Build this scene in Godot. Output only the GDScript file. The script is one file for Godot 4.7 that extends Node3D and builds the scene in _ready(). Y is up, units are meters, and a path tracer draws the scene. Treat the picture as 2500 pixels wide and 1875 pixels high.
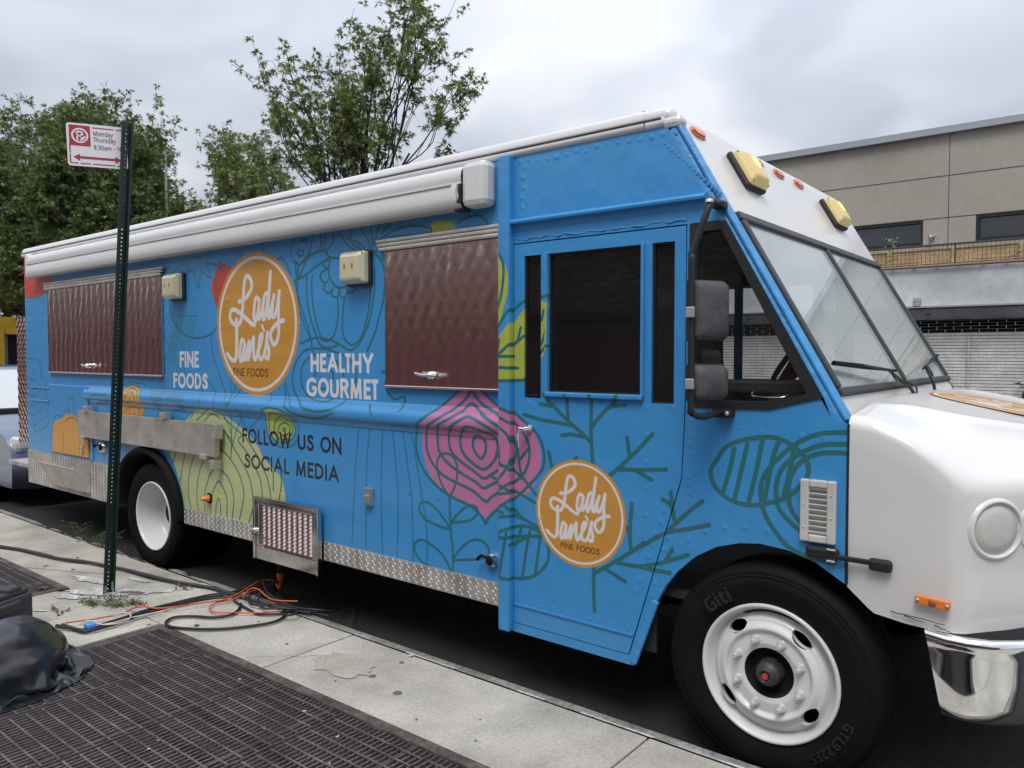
extends Node3D
# A food truck at the kerb under an overcast sky. Units are metres: +x is the way the truck faces,
# +z is the sidewalk side, y is up. The road lies at y = 0, the sidewalk at y = 0.13.

const WALK := 0.13
const SIDE := -2.8          # the truck's sidewalk-side panels
const FAR := -5.03          # the truck's street-side panels
const TRUCK := Vector3(-4.2, 0, -3.91)
const EXPOSURE := 1.42
const ART_A := Rect2(-8.1, 0.35, 5.84, 2.19)
const ART_B := Rect2(-2.36, 0.28, 1.64, 2.26)

var rng := RandomNumberGenerator.new()
var M := {}
var used := {}


# ------------------------------------------------------------------ mesh helpers
class MB:
	var st := SurfaceTool.new()
	var o := Vector3.ZERO
	var uvr := Rect2(0, 0, 1, 1)
	var uvt := false
	var ut := Transform3D()

	func _init(origin := Vector3.ZERO, r := Rect2(0, 0, 1, 1)):
		o = origin
		uvr = r
		st.begin(Mesh.PRIMITIVE_TRIANGLES)

	func smooth(g := 0):
		st.set_smooth_group(g)

	func flat():
		st.set_smooth_group(-1)

	func v(p: Vector3):
		var q := ut.affine_inverse() * p if uvt else p
		st.set_uv(Vector2((q.x - uvr.position.x) / uvr.size.x, 1.0 - (q.y - uvr.position.y) / uvr.size.y))
		st.add_vertex(p - o)

	func tri(a: Vector3, b: Vector3, c: Vector3):   # anticlockwise seen from outside
		v(a)
		v(c)
		v(b)

	func quad(a: Vector3, b: Vector3, c: Vector3, d: Vector3):
		tri(a, b, c)
		tri(a, c, d)

	func box(c: Vector3, s: Vector3, t := Transform3D()):
		flat()
		var h := s * 0.5
		var p := []
		for i in 8:
			p.append(t * (c + Vector3(h.x if i & 1 else -h.x, h.y if i & 2 else -h.y, h.z if i & 4 else -h.z)))
		quad(p[4], p[5], p[7], p[6])
		quad(p[1], p[0], p[2], p[3])
		quad(p[5], p[1], p[3], p[7])
		quad(p[0], p[4], p[6], p[2])
		quad(p[6], p[7], p[3], p[2])
		quad(p[0], p[1], p[5], p[4])

	# a box whose edges are rounded off with radius r
	func rbox(c: Vector3, s: Vector3, r: float, t := Transform3D()):
		flat()
		var h := s * 0.5
		r = minf(r, minf(h.x, minf(h.y, h.z)) * 0.95)
		for ax in 3:
			for sg in [-1.0, 1.0]:
				var u := (ax + 1) % 3
				var w := (ax + 2) % 3
				var g := []
				for i in 4:
					var row := []
					for j in 4:
						var q := Vector3.ZERO
						q[ax] = sg * h[ax]
						q[u] = [-h[u], -h[u] + r, h[u] - r, h[u]][i]
						q[w] = [-h[w], -h[w] + r, h[w] - r, h[w]][j]
						var k := Vector3(clampf(q.x, -h.x + r, h.x - r), clampf(q.y, -h.y + r, h.y - r), clampf(q.z, -h.z + r, h.z - r))
						row.append(t * (c + k + (q - k).normalized() * r))
					g.append(row)
				for i in 3:
					for j in 3:
						if sg > 0:
							quad(g[i][j], g[i + 1][j], g[i + 1][j + 1], g[i][j + 1])
						else:
							quad(g[i][j], g[i][j + 1], g[i + 1][j + 1], g[i + 1][j])

	# a flat outline (x, y) given thickness from z0 to z1, placed by t
	func prism(poly: PackedVector2Array, z0: float, z1: float, t := Transform3D(), rims := true):
		flat()
		var area := 0.0
		for i in poly.size():
			area += poly[i].cross(poly[(i + 1) % poly.size()])
		var idx := Geometry2D.triangulate_polygon(poly)
		for k in range(0, idx.size(), 3):
			var a := poly[idx[k]]
			var b := poly[idx[k + 1]]
			var c := poly[idx[k + 2]]
			if (b - a).cross(c - a) < 0:
				var s := b
				b = c
				c = s
			tri(t * Vector3(a.x, a.y, z1), t * Vector3(b.x, b.y, z1), t * Vector3(c.x, c.y, z1))
			tri(t * Vector3(a.x, a.y, z0), t * Vector3(c.x, c.y, z0), t * Vector3(b.x, b.y, z0))
		if rims:
			for i in poly.size():
				var a := poly[i]
				var b := poly[(i + 1) % poly.size()]
				if area < 0:
					var s := b
					b = a
					a = s
				quad(t * Vector3(a.x, a.y, z0), t * Vector3(b.x, b.y, z0), t * Vector3(b.x, b.y, z1), t * Vector3(a.x, a.y, z1))

	# an outline in (z, y) drawn out along x
	func ext(prof: PackedVector2Array, x0: float, x1: float, soft := false, ends := true):
		if soft:
			smooth(1)
		for i in prof.size() - 1:
			var a := prof[i]
			var b := prof[i + 1]
			if not soft:
				flat()
			quad(Vector3(x0, a.y, a.x), Vector3(x1, a.y, a.x), Vector3(x1, b.y, b.x), Vector3(x0, b.y, b.x))
		if ends:
			flat()
			var idx := Geometry2D.triangulate_polygon(prof)
			for k in range(0, idx.size(), 3):
				for x in [x0, x1]:
					tri(Vector3(x, prof[idx[k]].y, prof[idx[k]].x), Vector3(x, prof[idx[k + 1]].y, prof[idx[k + 1]].x), Vector3(x, prof[idx[k + 2]].y, prof[idx[k + 2]].x))

	# a sheet through rows of points
	func loft(g: Array, soft := true, close := false):
		if soft:
			smooth(2)
		else:
			flat()
		for i in g.size() - 1:
			var m: int = g[i].size()
			for j in (m if close else m - 1):
				var k := (j + 1) % m
				quad(g[i][j], g[i][k], g[i + 1][k], g[i + 1][j])

	# (radius, height) pairs turned about the local z axis of t
	func lathe(prof: PackedVector2Array, t: Transform3D, n := 32, sharp := false):
		for i in prof.size() - 1:
			smooth(i + 3 if sharp else 3)
			for k in n:
				var a0 := TAU * k / n
				var a1 := TAU * (k + 1) / n
				var p := prof[i]
				var q := prof[i + 1]
				var pa := t * Vector3(cos(a0) * p.x, sin(a0) * p.x, p.y)
				var pb := t * Vector3(cos(a1) * p.x, sin(a1) * p.x, p.y)
				var qa := t * Vector3(cos(a0) * q.x, sin(a0) * q.x, q.y)
				var qb := t * Vector3(cos(a1) * q.x, sin(a1) * q.x, q.y)
				if p.x < 1e-5:
					tri(pa, qb, qa)
				elif q.x < 1e-5:
					tri(pa, pb, qa)
				else:
					quad(pa, pb, qb, qa)

	func tube(path: PackedVector3Array, r0: float, r1 := -1.0, n := 8, caps := true):
		if r1 < 0:
			r1 = r0
		var rings := []
		var up := Vector3.UP
		for i in path.size():
			var d := (path[mini(i + 1, path.size() - 1)] - path[maxi(i - 1, 0)]).normalized()
			var sx := up.cross(d)
			if sx.length() < 0.05:
				sx = Vector3.RIGHT.cross(d)
				if sx.length() < 0.05:
					sx = Vector3.FORWARD.cross(d)
			sx = sx.normalized()
			var sy := d.cross(sx)
			up = sy
			var r := lerpf(r0, r1, float(i) / maxf(1.0, path.size() - 1.0))
			var ring := []
			for k in n:
				var a := TAU * k / n
				ring.append(path[i] + (sx * cos(a) + sy * sin(a)) * r)
			rings.append(ring)
		smooth(4)
		for i in rings.size() - 1:
			for k in n:
				var j := (k + 1) % n
				quad(rings[i][k], rings[i][j], rings[i + 1][j], rings[i + 1][k])
		if caps:
			flat()
			for k in n:
				var j := (k + 1) % n
				tri(path[0], rings[0][j], rings[0][k])
				tri(path[-1], rings[-1][k], rings[-1][j])

	func mesh() -> ArrayMesh:
		st.generate_normals()
		return st.commit()


func numbered(n: String) -> String:
	if not used.has(n):
		used[n] = 0
		return n
	used[n] += 1
	return "%s_%03d" % [n, used[n]]


func tag(o: Node, label: String, category: String, group := ""):
	o.set_meta("label", label)
	o.set_meta("category", category)
	if group:
		o.set_meta("group", group)


func thing(called: String, at: Vector3, label: String, category: String, group := "") -> Node3D:
	var n := Node3D.new()
	n.name = numbered(called)
	n.position = at
	add_child(n)
	tag(n, label, category, group)
	return n


func part(mb: MB, called: String, m: Material, parent: Node, label := "") -> MeshInstance3D:
	var mi := MeshInstance3D.new()
	mi.mesh = mb.mesh()
	mi.material_override = m
	mi.name = called
	parent.add_child(mi, true)
	if label:
		mi.set_meta("label", label)
	return mi


func top(mb: MB, called: String, m: Material, label: String, category: String, group := "") -> MeshInstance3D:
	var mi := part(mb, numbered(called), m, self)
	mi.position = mb.o
	tag(mi, label, category, group)
	return mi


func struct(mb: MB, called: String, m: Material) -> MeshInstance3D:
	var mi := part(mb, numbered(called), m, self)
	mi.position = mb.o
	mi.set_meta("kind", "structure")
	return mi


func stuff(mi: Node):
	mi.set_meta("kind", "stuff")


func multi(called: String, mesh: Mesh, m: Material, places: Array, parent: Node, tints := []) -> MultiMeshInstance3D:
	var mm := MultiMesh.new()
	mm.transform_format = MultiMesh.TRANSFORM_3D
	mm.use_colors = tints.size() > 0
	mm.mesh = mesh
	mm.instance_count = places.size()
	for i in places.size():
		mm.set_instance_transform(i, places[i])
		if tints.size() > 0:
			mm.set_instance_color(i, tints[i])
	var mi := MultiMeshInstance3D.new()
	mi.multimesh = mm
	mi.material_override = m
	mi.name = called
	mi.set_meta("kind", "stuff")
	parent.add_child(mi, true)
	return mi


func P(a: Array) -> PackedVector2Array:
	var r := PackedVector2Array()
	for i in range(0, a.size(), 2):
		r.append(Vector2(a[i], a[i + 1]))
	return r


func P3(a: Array) -> PackedVector3Array:
	var r := PackedVector3Array()
	for i in range(0, a.size(), 3):
		r.append(Vector3(a[i], a[i + 1], a[i + 2]))
	return r


func rect(x0: float, y0: float, x1: float, y1: float) -> PackedVector2Array:
	return P([x0, y0, x1, y0, x1, y1, x0, y1])


func rrect(x0: float, y0: float, x1: float, y1: float, r: float, n := 4) -> PackedVector2Array:
	var out := PackedVector2Array()
	var cs := [Vector2(x1 - r, y0 + r), Vector2(x1 - r, y1 - r), Vector2(x0 + r, y1 - r), Vector2(x0 + r, y0 + r)]
	for k in 4:
		for i in n + 1:
			var a := -PI / 2 + k * PI / 2 + PI / 2 * i / n
			out.append(cs[k] + Vector2(cos(a), sin(a)) * r)
	return out


func spline3(p: PackedVector3Array, n := 6) -> PackedVector3Array:
	var out := PackedVector3Array()
	for i in p.size() - 1:
		var a := p[maxi(i - 1, 0)]
		var d := p[mini(i + 2, p.size() - 1)]
		for k in n:
			out.append(p[i].cubic_interpolate(p[i + 1], a, d, float(k) / n))
	out.append(p[-1])
	return out


func spline2(p: PackedVector2Array, n := 6) -> PackedVector2Array:
	var out := PackedVector2Array()
	var ring := p[0].distance_to(p[-1]) < 1e-4
	for i in p.size() - 1:
		var a := p[i - 1] if i > 0 else (p[-2] if ring else p[0])
		var d := p[i + 2] if i + 2 < p.size() else (p[1] if ring else p[-1])
		for k in n:
			out.append(p[i].cubic_interpolate(p[i + 1], a, d, float(k) / n))
	out.append(p[-1])
	return out


func facing(at: Vector3, normal: Vector3, up := Vector3.UP) -> Transform3D:
	var z := normal.normalized()
	var x := up.cross(z)
	if x.length() < 0.01:
		x = Vector3.RIGHT
	x = x.normalized()
	return Transform3D(Basis(x, z.cross(x), z), at)


# ------------------------------------------------------------------ materials
func mat(c: Color, rough := 0.6, metal := 0.0) -> StandardMaterial3D:      # c holds linear, real-world values
	var m := StandardMaterial3D.new()
	m.albedo_color = c.linear_to_srgb()
	m.roughness = rough
	m.metallic = metal
	return m


func noise_tex(sd: int, freq: float, lo: Color, hi: Color, oct := 4, size := 512, mid := 0.5) -> NoiseTexture2D:
	var n := FastNoiseLite.new()
	n.seed = sd
	n.noise_type = FastNoiseLite.TYPE_SIMPLEX_SMOOTH
	n.frequency = freq
	n.fractal_octaves = oct
	n.fractal_gain = 0.55
	var t := NoiseTexture2D.new()
	t.width = size
	t.height = size
	t.seamless = true
	t.noise = n
	var g := Gradient.new()
	g.set_color(0, lo)
	g.set_color(1, hi)
	g.add_point(mid, lo.lerp(hi, 0.5))
	t.color_ramp = g
	return t


func grey(a: float) -> Color:
	return Color(a, a, a)


# a material with fine mottling times a coarse one, mapped in the object's own metres
func rough_mat(c: Color, rough: float, sd: int, fine: float, coarse: float, spread := 0.25, stain := 0.3, bump := 0.0, world := true) -> StandardMaterial3D:
	var m := mat(c, rough)
	m.albedo_texture = noise_tex(sd, 0.03, grey(1.0 - spread), grey(1.0), 5)
	m.uv1_triplanar = true
	m.uv1_world_triplanar = world
	m.uv1_scale = Vector3.ONE * fine
	m.detail_enabled = true
	m.detail_blend_mode = BaseMaterial3D.BLEND_MODE_MUL
	m.detail_uv_layer = BaseMaterial3D.DETAIL_UV_2
	m.uv2_triplanar = true
	m.uv2_world_triplanar = world
	m.uv2_scale = Vector3.ONE * coarse
	m.detail_albedo = noise_tex(sd + 1, 0.012, grey(1.0 - stain), grey(1.0), 4)
	if bump > 0:
		m.heightmap_enabled = true
		m.heightmap_scale = bump
		m.heightmap_texture = noise_tex(sd + 2, 0.06, grey(0), grey(1), 4)
	return m


func coated(c: Color, rough := 0.35, coat := 0.6) -> StandardMaterial3D:
	var m := mat(c, rough)
	m.clearcoat_enabled = true
	m.clearcoat = coat
	m.clearcoat_roughness = 0.08
	return m


func glass(c: Color, alpha: float) -> StandardMaterial3D:
	var m := mat(c, 0.02)
	m.transparency = BaseMaterial3D.TRANSPARENCY_ALPHA
	m.albedo_color.a = alpha
	return m


func lit(c: Color, e: float) -> StandardMaterial3D:
	var m := mat(c, 0.4)
	m.emission_enabled = true
	m.emission = c.linear_to_srgb()
	m.emission_energy_multiplier = e
	return m


func make_materials():
	M.blue = coated(Color(0.048, 0.3, 0.66), 0.38, 0.35)
	M.white = coated(Color(0.63, 0.63, 0.625), 0.42, 0.6)
	M.white_flat = rough_mat(Color(0.62, 0.62, 0.6), 0.45, 300, 1.2, 0.35, 0.06, 0.1)
	M.bright = rough_mat(Color(0.8, 0.77, 0.73), 0.16, 335, 1.5, 0.6, 0.1, 0.15)
	M.bright.metallic = 1.0
	M.black = mat(Color(0.012, 0.012, 0.013), 0.55)
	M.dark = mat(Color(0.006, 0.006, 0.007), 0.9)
	M.lining = mat(Color(0.02, 0.021, 0.022), 0.8)
	M.rubber = rough_mat(Color(0.009, 0.009, 0.01), 0.7, 310, 3.0, 1.0, 0.3, 0.35, 0.0)
	M.rubber.metallic_specular = 0.3
	M.plastic = mat(Color(0.035, 0.035, 0.04), 0.5)
	M.cover = rough_mat(Color(0.12, 0.115, 0.13), 0.75, 320, 4.0, 2.0, 0.2, 0.3)
	M.chrome = mat(Color(0.78, 0.78, 0.78), 0.06, 1.0)
	M.steel = rough_mat(Color(0.78, 0.73, 0.67), 0.45, 330, 1.5, 0.6, 0.1, 0.18)
	M.steel.metallic = 0.72
	M.quilt = mat(Color(0.76, 0.6, 0.57), 0.22, 1.0)
	M.plate = rough_mat(Color(0.78, 0.76, 0.73), 0.5, 340, 2.0, 0.7, 0.12, 0.3)
	M.plate.metallic = 0.6
	M.glass = glass(Color(0.02, 0.03, 0.03), 0.12)
	M.shield = glass(Color(0.6, 0.69, 0.7), 0.42)
	M.tint = glass(Color(0.004, 0.005, 0.006), 0.5)
	M.amber = coated(Color(0.75, 0.2, 0.03), 0.25, 0.8)
	M.orange_lens = coated(Color(0.62, 0.15, 0.06), 0.25, 0.6)
	M.lens = coated(Color(0.56, 0.53, 0.36), 0.3, 0.7)
	M.lens_edge = coated(Color(0.4, 0.38, 0.26), 0.3, 0.7)
	M.lens_spot = mat(Color(0.25, 0.12, 0.035), 0.6)
	M.lamp_lit = lit(Color(0.5, 0.4, 0.17), 0.2)
	M.bulb = lit(Color(1.0, 0.66, 0.2), 0.5)
	M.wheel_white = coated(Color(0.64, 0.645, 0.65), 0.45, 0.4)
	M.nut = coated(Color(0.5, 0.52, 0.54), 0.35, 0.5)
	M.hub = rough_mat(Color(0.09, 0.085, 0.08), 0.5, 350, 4.0, 2.0, 0.3, 0.4)
	M.red_cap = coated(Color(0.45, 0.04, 0.05), 0.4, 0.4)
	M.concrete = []
	for k in 4:
		var t: float = [0.0, 0.03, -0.03, -0.075][k]
		M.concrete.append(rough_mat(Color(0.65 + t, 0.62 + t, 0.55 + t), 0.9, 400 + 10 * k, 2.6, 0.27, 0.15, 0.24, 0.3))
	M.kerb = rough_mat(Color(0.58, 0.57, 0.54), 0.85, 450, 1.6, 0.4, 0.35, 0.4, 0.5)
	M.asphalt = rough_mat(Color(0.06, 0.06, 0.062), 0.9, 460, 2.5, 0.12, 0.55, 0.4, 0.6)
	M.asphalt.uv1_scale = Vector3.ONE * 2.5
	M.iron = rough_mat(Color(0.33, 0.285, 0.29), 0.55, 470, 2.0, 0.7, 0.35, 0.4)
	M.iron.metallic = 0.35
	M.rust = rough_mat(Color(0.22, 0.185, 0.17), 0.8, 480, 2.0, 0.8, 0.4, 0.45)
	M.pit = mat(Color(0.02, 0.019, 0.02), 0.95)
	M.chalk = rough_mat(Color(0.82, 0.82, 0.81), 0.9, 490, 2.0, 0.8, 0.3, 0.25)
	M.gum = mat(Color(0.11, 0.105, 0.1), 0.8)
	M.post = rough_mat(Color(0.011, 0.04, 0.03), 0.42, 500, 3.0, 1.0, 0.2, 0.3)
	M.bag = mat(Color(0.012, 0.014, 0.018), 0.26)
	M.bag.clearcoat_enabled = true
	M.bag.clearcoat = 0.5
	M.bag.clearcoat_roughness = 0.22
	M.cable = mat(Color(0.012, 0.012, 0.014), 0.5)
	M.cable_grey = mat(Color(0.035, 0.032, 0.036), 0.6)
	M.cord_orange = mat(Color(0.52, 0.105, 0.03), 0.5)
	M.cord_white = mat(Color(0.52, 0.51, 0.46), 0.5)
	M.tape_blue = mat(Color(0.08, 0.25, 0.62), 0.5)
	M.bark = rough_mat(Color(0.085, 0.07, 0.06), 0.95, 510, 2.0, 1.0, 0.4, 0.3)
	M.leaf = mat(Color(1, 1, 1), 0.45)
	M.leaf.vertex_color_use_as_albedo = true
	M.leaf.backlight_enabled = true
	M.leaf.backlight = Color(0.8, 0.8, 0.55)
	M.weed = M.leaf
	M.stucco = rough_mat(Color(0.44, 0.41, 0.355), 0.92, 520, 0.5, 0.05, 0.06, 0.13)
	M.wall_grey = rough_mat(Color(0.74, 0.755, 0.765), 0.92, 530, 0.4, 0.12, 0.08, 0.2)
	M.coping = mat(Color(0.33, 0.335, 0.34), 0.7)
	M.beam = rough_mat(Color(0.105, 0.09, 0.11), 0.6, 540, 1.0, 0.4, 0.15, 0.25)
	M.block = rough_mat(Color(0.8, 0.8, 0.805), 0.85, 550, 0.8, 0.3, 0.1, 0.15)
	M.grille = mat(Color(0.045, 0.045, 0.05), 0.45, 0.6)
	M.link = mat(Color(0.4, 0.4, 0.4), 0.5, 0.5)
	M.metal_edge = mat(Color(0.36, 0.38, 0.4), 0.4, 0.7)
	M.frame_black = mat(Color(0.012, 0.012, 0.015), 0.4)
	M.window_glass = coated(Color(0.012, 0.016, 0.022), 0.08, 1.0)
	M.pine = rough_mat(Color(0.74, 0.5, 0.26), 0.8, 560, 1.5, 0.6, 0.25, 0.2)
	M.pine_post = rough_mat(Color(0.6, 0.5, 0.24), 0.8, 570, 1.5, 0.6, 0.2, 0.2)
	M.pipe = mat(Color(0.2, 0.13, 0.115), 0.7)
	M.rail = mat(Color(0.05, 0.04, 0.04), 0.5)
	M.picket = mat(Color(0.1, 0.06, 0.045), 0.6)
	M.brick = mat(Color(1, 1, 1), 0.9)
	M.brick.vertex_color_use_as_albedo = true
	M.mortar = mat(Color(0.8, 0.74, 0.68), 0.95)
	M.maroon = rough_mat(Color(0.2, 0.05, 0.058), 0.6, 580, 1.0, 0.3, 0.15, 0.2)
	M.car_silver = coated(Color(0.15, 0.18, 0.27), 0.32, 0.9)
	M.car_silver.metallic = 0.35
	M.car_white = coated(Color(0.78, 0.78, 0.78), 0.35, 0.9)
	M.car_glass = coated(Color(0.02, 0.025, 0.03), 0.05, 1.0)
	M.lamp_clear = coated(Color(0.5, 0.52, 0.53), 0.12, 1.0)
	M.yellow = rough_mat(Color(0.72, 0.47, 0.02), 0.7, 590, 1.0, 0.3, 0.1, 0.2)
	M.sign_white = coated(Color(0.72, 0.72, 0.73), 0.45, 0.3)
	M.sign_red = coated(Color(0.36, 0.012, 0.04), 0.45, 0.3)
	M.sign_dark = coated(Color(0.12, 0.02, 0.08), 0.45, 0.3)
	M.tyre_print = mat(Color(0.014, 0.014, 0.015), 0.6)


# ------------------------------------------------------------------ the printed wrap: an image of the artwork on the panels
var can: PackedByteArray
var cw := 0
var chh := 0
var cr := Rect2()
var INK := {"t": Color8(46, 110, 116), "f": Color8(44, 118, 160), "p": Color8(196, 118, 168), "g": Color8(187, 196, 140), "y": Color8(172, 184, 80), "o": Color8(214, 152, 62), "r": Color8(205, 66, 52), "w": Color8(226, 224, 228), "k": Color8(28, 30, 38), "d": Color8(205, 148, 64), "b": Color8(46, 12, 8)}
var ART_BLUE := Color(0.048, 0.3, 0.66).linear_to_srgb()


func canvas(r: Rect2, w: int, bg: Color):
	cr = r
	cw = w
	chh = int(round(w * r.size.y / r.size.x))
	var im := Image.create(cw, chh, false, Image.FORMAT_RGB8)
	im.fill(bg)
	can = im.get_data()


func canvas_texture() -> ImageTexture:
	return ImageTexture.create_from_image(Image.create_from_data(cw, chh, false, Image.FORMAT_RGB8, can))


func px_of(p: Vector2) -> Vector2:
	return Vector2((p.x - cr.position.x) / cr.size.x * cw, (1.0 - (p.y - cr.position.y) / cr.size.y) * chh)


func dot(x: int, y: int, c: Color, a: float):
	var i := (y * cw + x) * 3
	can[i] = int(lerpf(can[i], c.r8, a))
	can[i + 1] = int(lerpf(can[i + 1], c.g8, a))
	can[i + 2] = int(lerpf(can[i + 2], c.b8, a))


func fill_poly(pts: PackedVector2Array, c: Color, a := 1.0):
	var q := PackedVector2Array()
	var y0 := 1e9
	var y1 := -1e9
	for p in pts:
		var s := px_of(p)
		q.append(s)
		y0 = minf(y0, s.y)
		y1 = maxf(y1, s.y)
	for y in range(maxi(0, int(y0)), mini(chh - 1, int(y1) + 1) + 1):
		var xs := []
		var yy := y + 0.5
		for i in q.size():
			var s := q[i]
			var t := q[(i + 1) % q.size()]
			if (s.y <= yy) != (t.y <= yy):
				xs.append(s.x + (yy - s.y) / (t.y - s.y) * (t.x - s.x))
		xs.sort()
		for k in range(0, xs.size() - 1, 2):
			for x in range(maxi(0, int(round(xs[k]))), mini(cw, int(round(xs[k + 1])))):
				dot(x, y, c, a)


# a line of the given width in metres; flat = cut square at its two ends
func stroke(pts: PackedVector2Array, w: float, c: Color, flat := false):
	var r := w * 0.5 * cw / cr.size.x
	var n := pts.size()
	var prev := px_of(pts[0])
	for i in range(1, n):
		var a := prev
		var b := px_of(pts[i])
		prev = b
		var d := b - a
		var l := d.length()
		if l < 1e-3:
			continue
		d /= l
		for y in range(maxi(0, int(minf(a.y, b.y) - r - 1)), mini(chh - 1, int(maxf(a.y, b.y) + r + 1)) + 1):
			for x in range(maxi(0, int(minf(a.x, b.x) - r - 1)), mini(cw - 1, int(maxf(a.x, b.x) + r + 1)) + 1):
				var px := x + 0.5 - a.x
				var py := y + 0.5 - a.y
				var t := px * d.x + py * d.y
				var dist := absf(px * d.y - py * d.x)
				if t < 0:
					dist = maxf(dist, -t + r) if flat and i == 1 else sqrt(px * px + py * py)
				elif t > l:
					dist = maxf(dist, t - l + r) if flat and i == n - 1 else sqrt((px - d.x * l) ** 2 + (py - d.y * l) ** 2)
				var cov := r + 0.5 - dist
				if cov > 0:
					dot(x, y, c, minf(1.0, cov))


func disc(at: Vector2, r0: float, r1: float, c: Color):
	var p := px_of(at)
	var k := cw / cr.size.x
	for y in range(maxi(0, int(p.y - r1 * k - 1)), mini(chh - 1, int(p.y + r1 * k + 1)) + 1):
		for x in range(maxi(0, int(p.x - r1 * k - 1)), mini(cw - 1, int(p.x + r1 * k + 1)) + 1):
			var d := Vector2(x + 0.5, y + 0.5).distance_to(p)
			var cov := minf(r1 * k + 0.5 - d, d - r0 * k + 0.5 if r0 > 0 else 1.0)
			if cov > 0:
				dot(x, y, c, minf(1.0, cov))


func mm(a: Array) -> PackedVector2Array:
	var q := PackedVector2Array()
	for i in range(0, a.size(), 2):
		q.append(Vector2(a[i] * 0.001 - 8.1, a[i + 1] * 0.001))
	return q


func fl(c: String, a: Array):
	fill_poly(mm(a), INK[c])


func sk(c: String, w: float, a: Array):
	var q := mm(a)
	stroke(spline2(q, 5) if q.size() > 2 else q, w * 0.001, INK[c])


# plain geometric capitals as strokes in a unit-high box: [width, strokes...]
func glyph(ch: String) -> Array:
	match ch:
		"F": return [0.5, [0, 0, 0, 1], [0, 1, 0.5, 1], [0, 0.53, 0.46, 0.53]]
		"E": return [0.5, [0, 0, 0, 1], [0, 1, 0.5, 1], [0, 0.52, 0.46, 0.52], [0, 0, 0.5, 0]]
		"I": return [0.0, [0, 0, 0, 1]]
		"N": return [0.68, [0, 0, 0, 1], [0, 1, 0.68, 0], [0.68, 0, 0.68, 1]]
		"H": return [0.62, [0, 0, 0, 1], [0.62, 0, 0.62, 1], [0, 0.5, 0.62, 0.5]]
		"A": return [0.78, [0, 0, 0.39, 1], [0.39, 1, 0.78, 0], [0.15, 0.32, 0.63, 0.32]]
		"L": return [0.46, [0, 1, 0, 0], [0, 0, 0.46, 0]]
		"T": return [0.56, [0, 1, 0.56, 1], [0.28, 1, 0.28, 0]]
		"Y": return [0.7, [0, 1, 0.35, 0.45], [0.7, 1, 0.35, 0.45], [0.35, 0.48, 0.35, 0]]
		"M": return [0.86, [0.04, 0, 0.1, 1], [0.1, 1, 0.43, 0.06], [0.43, 0.06, 0.76, 1], [0.76, 1, 0.82, 0]]
		"W": return [1.06, [0, 1, 0.27, 0], [0.27, 0, 0.53, 0.95], [0.53, 0.95, 0.79, 0], [0.79, 0, 1.06, 1]]
		"R": return [0.54, [0, 0, 0, 1], "c", [0, 1, 0.3, 1, 0.5, 0.88, 0.5, 0.64, 0.3, 0.52, 0, 0.52], [0.26, 0.52, 0.56, 0]]
		"D": return [0.68, [0, 0, 0, 1], "c", [0, 1, 0.25, 1, 0.52, 0.86, 0.66, 0.5, 0.52, 0.14, 0.25, 0, 0, 0]]
		"U": return [0.62, "c", [0, 1, 0, 0.6, 0, 0.3, 0.1, 0.07, 0.31, 0, 0.52, 0.07, 0.62, 0.3, 0.62, 0.6, 0.62, 1]]
		"S": return [0.5, "c", [0.48, 0.84, 0.4, 0.97, 0.24, 1.0, 0.08, 0.9, 0.07, 0.72, 0.22, 0.58, 0.4, 0.46, 0.5, 0.28, 0.44, 0.08, 0.26, 0, 0.08, 0.05, 0, 0.2]]
		"C": return [0.74, "c", [0.78, 0.84, 0.64, 0.97, 0.42, 1.0, 0.18, 0.92, 0.03, 0.7, 0.03, 0.3, 0.18, 0.08, 0.42, 0, 0.64, 0.03, 0.78, 0.16]]
		"G": return [0.82, "c", [0.78, 0.86, 0.64, 0.97, 0.42, 1.0, 0.18, 0.92, 0.03, 0.7, 0.03, 0.3, 0.18, 0.08, 0.42, 0, 0.66, 0.06, 0.8, 0.24, 0.82, 0.46], [0.82, 0.46, 0.46, 0.46]]
		"O": return [0.84, "o"]
	return [0.22]


# how much closer than usual the next letter stands
func kern(text: String, i: int, th: float) -> float:
	if i + 1 >= text.length():
		return 0.0
	var k := 0.0
	if text[i] in "EFLT":
		k += th * 0.7
	if text[i + 1] == "T":
		k += th * 0.7
	if text[i] in "AYLW" and text[i + 1] in "TYA":
		k += 0.08
	if text[i] in "OCGD" or text[i + 1] in "OCG":
		k += 0.03
	return k


func word(text: String, x0: float, x1: float, y0: float, y1: float, th: float, c: String):
	var gap := 0.16 + th
	var total := -gap
	for i in text.length():
		total += glyph(text[i])[0] + gap - kern(text, i, th)
	var h := y1 - y0
	var t := th * h
	var kx := (x1 - x0 - t) / total
	var ky := h - t
	var x := x0 + t * 0.5
	var y := y0 + t * 0.5
	for n in text.length():
		var g := glyph(text[n])
		var curve := false
		for k in range(1, g.size()):
			if g[k] is String:
				if g[k] == "o":
					var ring := PackedVector2Array()
					for i in 33:
						var a := TAU * i / 32
						ring.append(Vector2(x + kx * (0.42 + 0.42 * cos(a)), y + ky * (0.5 + 0.5 * sin(a))))
					stroke(ring, t, INK[c])
				curve = true
				continue
			var q := PackedVector2Array()
			for i in range(0, g[k].size(), 2):
				q.append(Vector2(x + kx * g[k][i], y + ky * g[k][i + 1]))
			if not curve and q[0].y > q[1].y - 1e-6 and q[0].y == q[1].y:
				pass
			elif not curve:                                        # uprights reach the full height
				var dd := (q[1] - q[0]).normalized() * t * 0.5
				q[0] -= dd
				q[1] += dd
			stroke(spline2(q, 5) if curve else q, t, INK[c], true)
			curve = false
		x += kx * (g[0] + gap - kern(text, n, th))


var lc := Vector2.ZERO
var lr := 1.0


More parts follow.
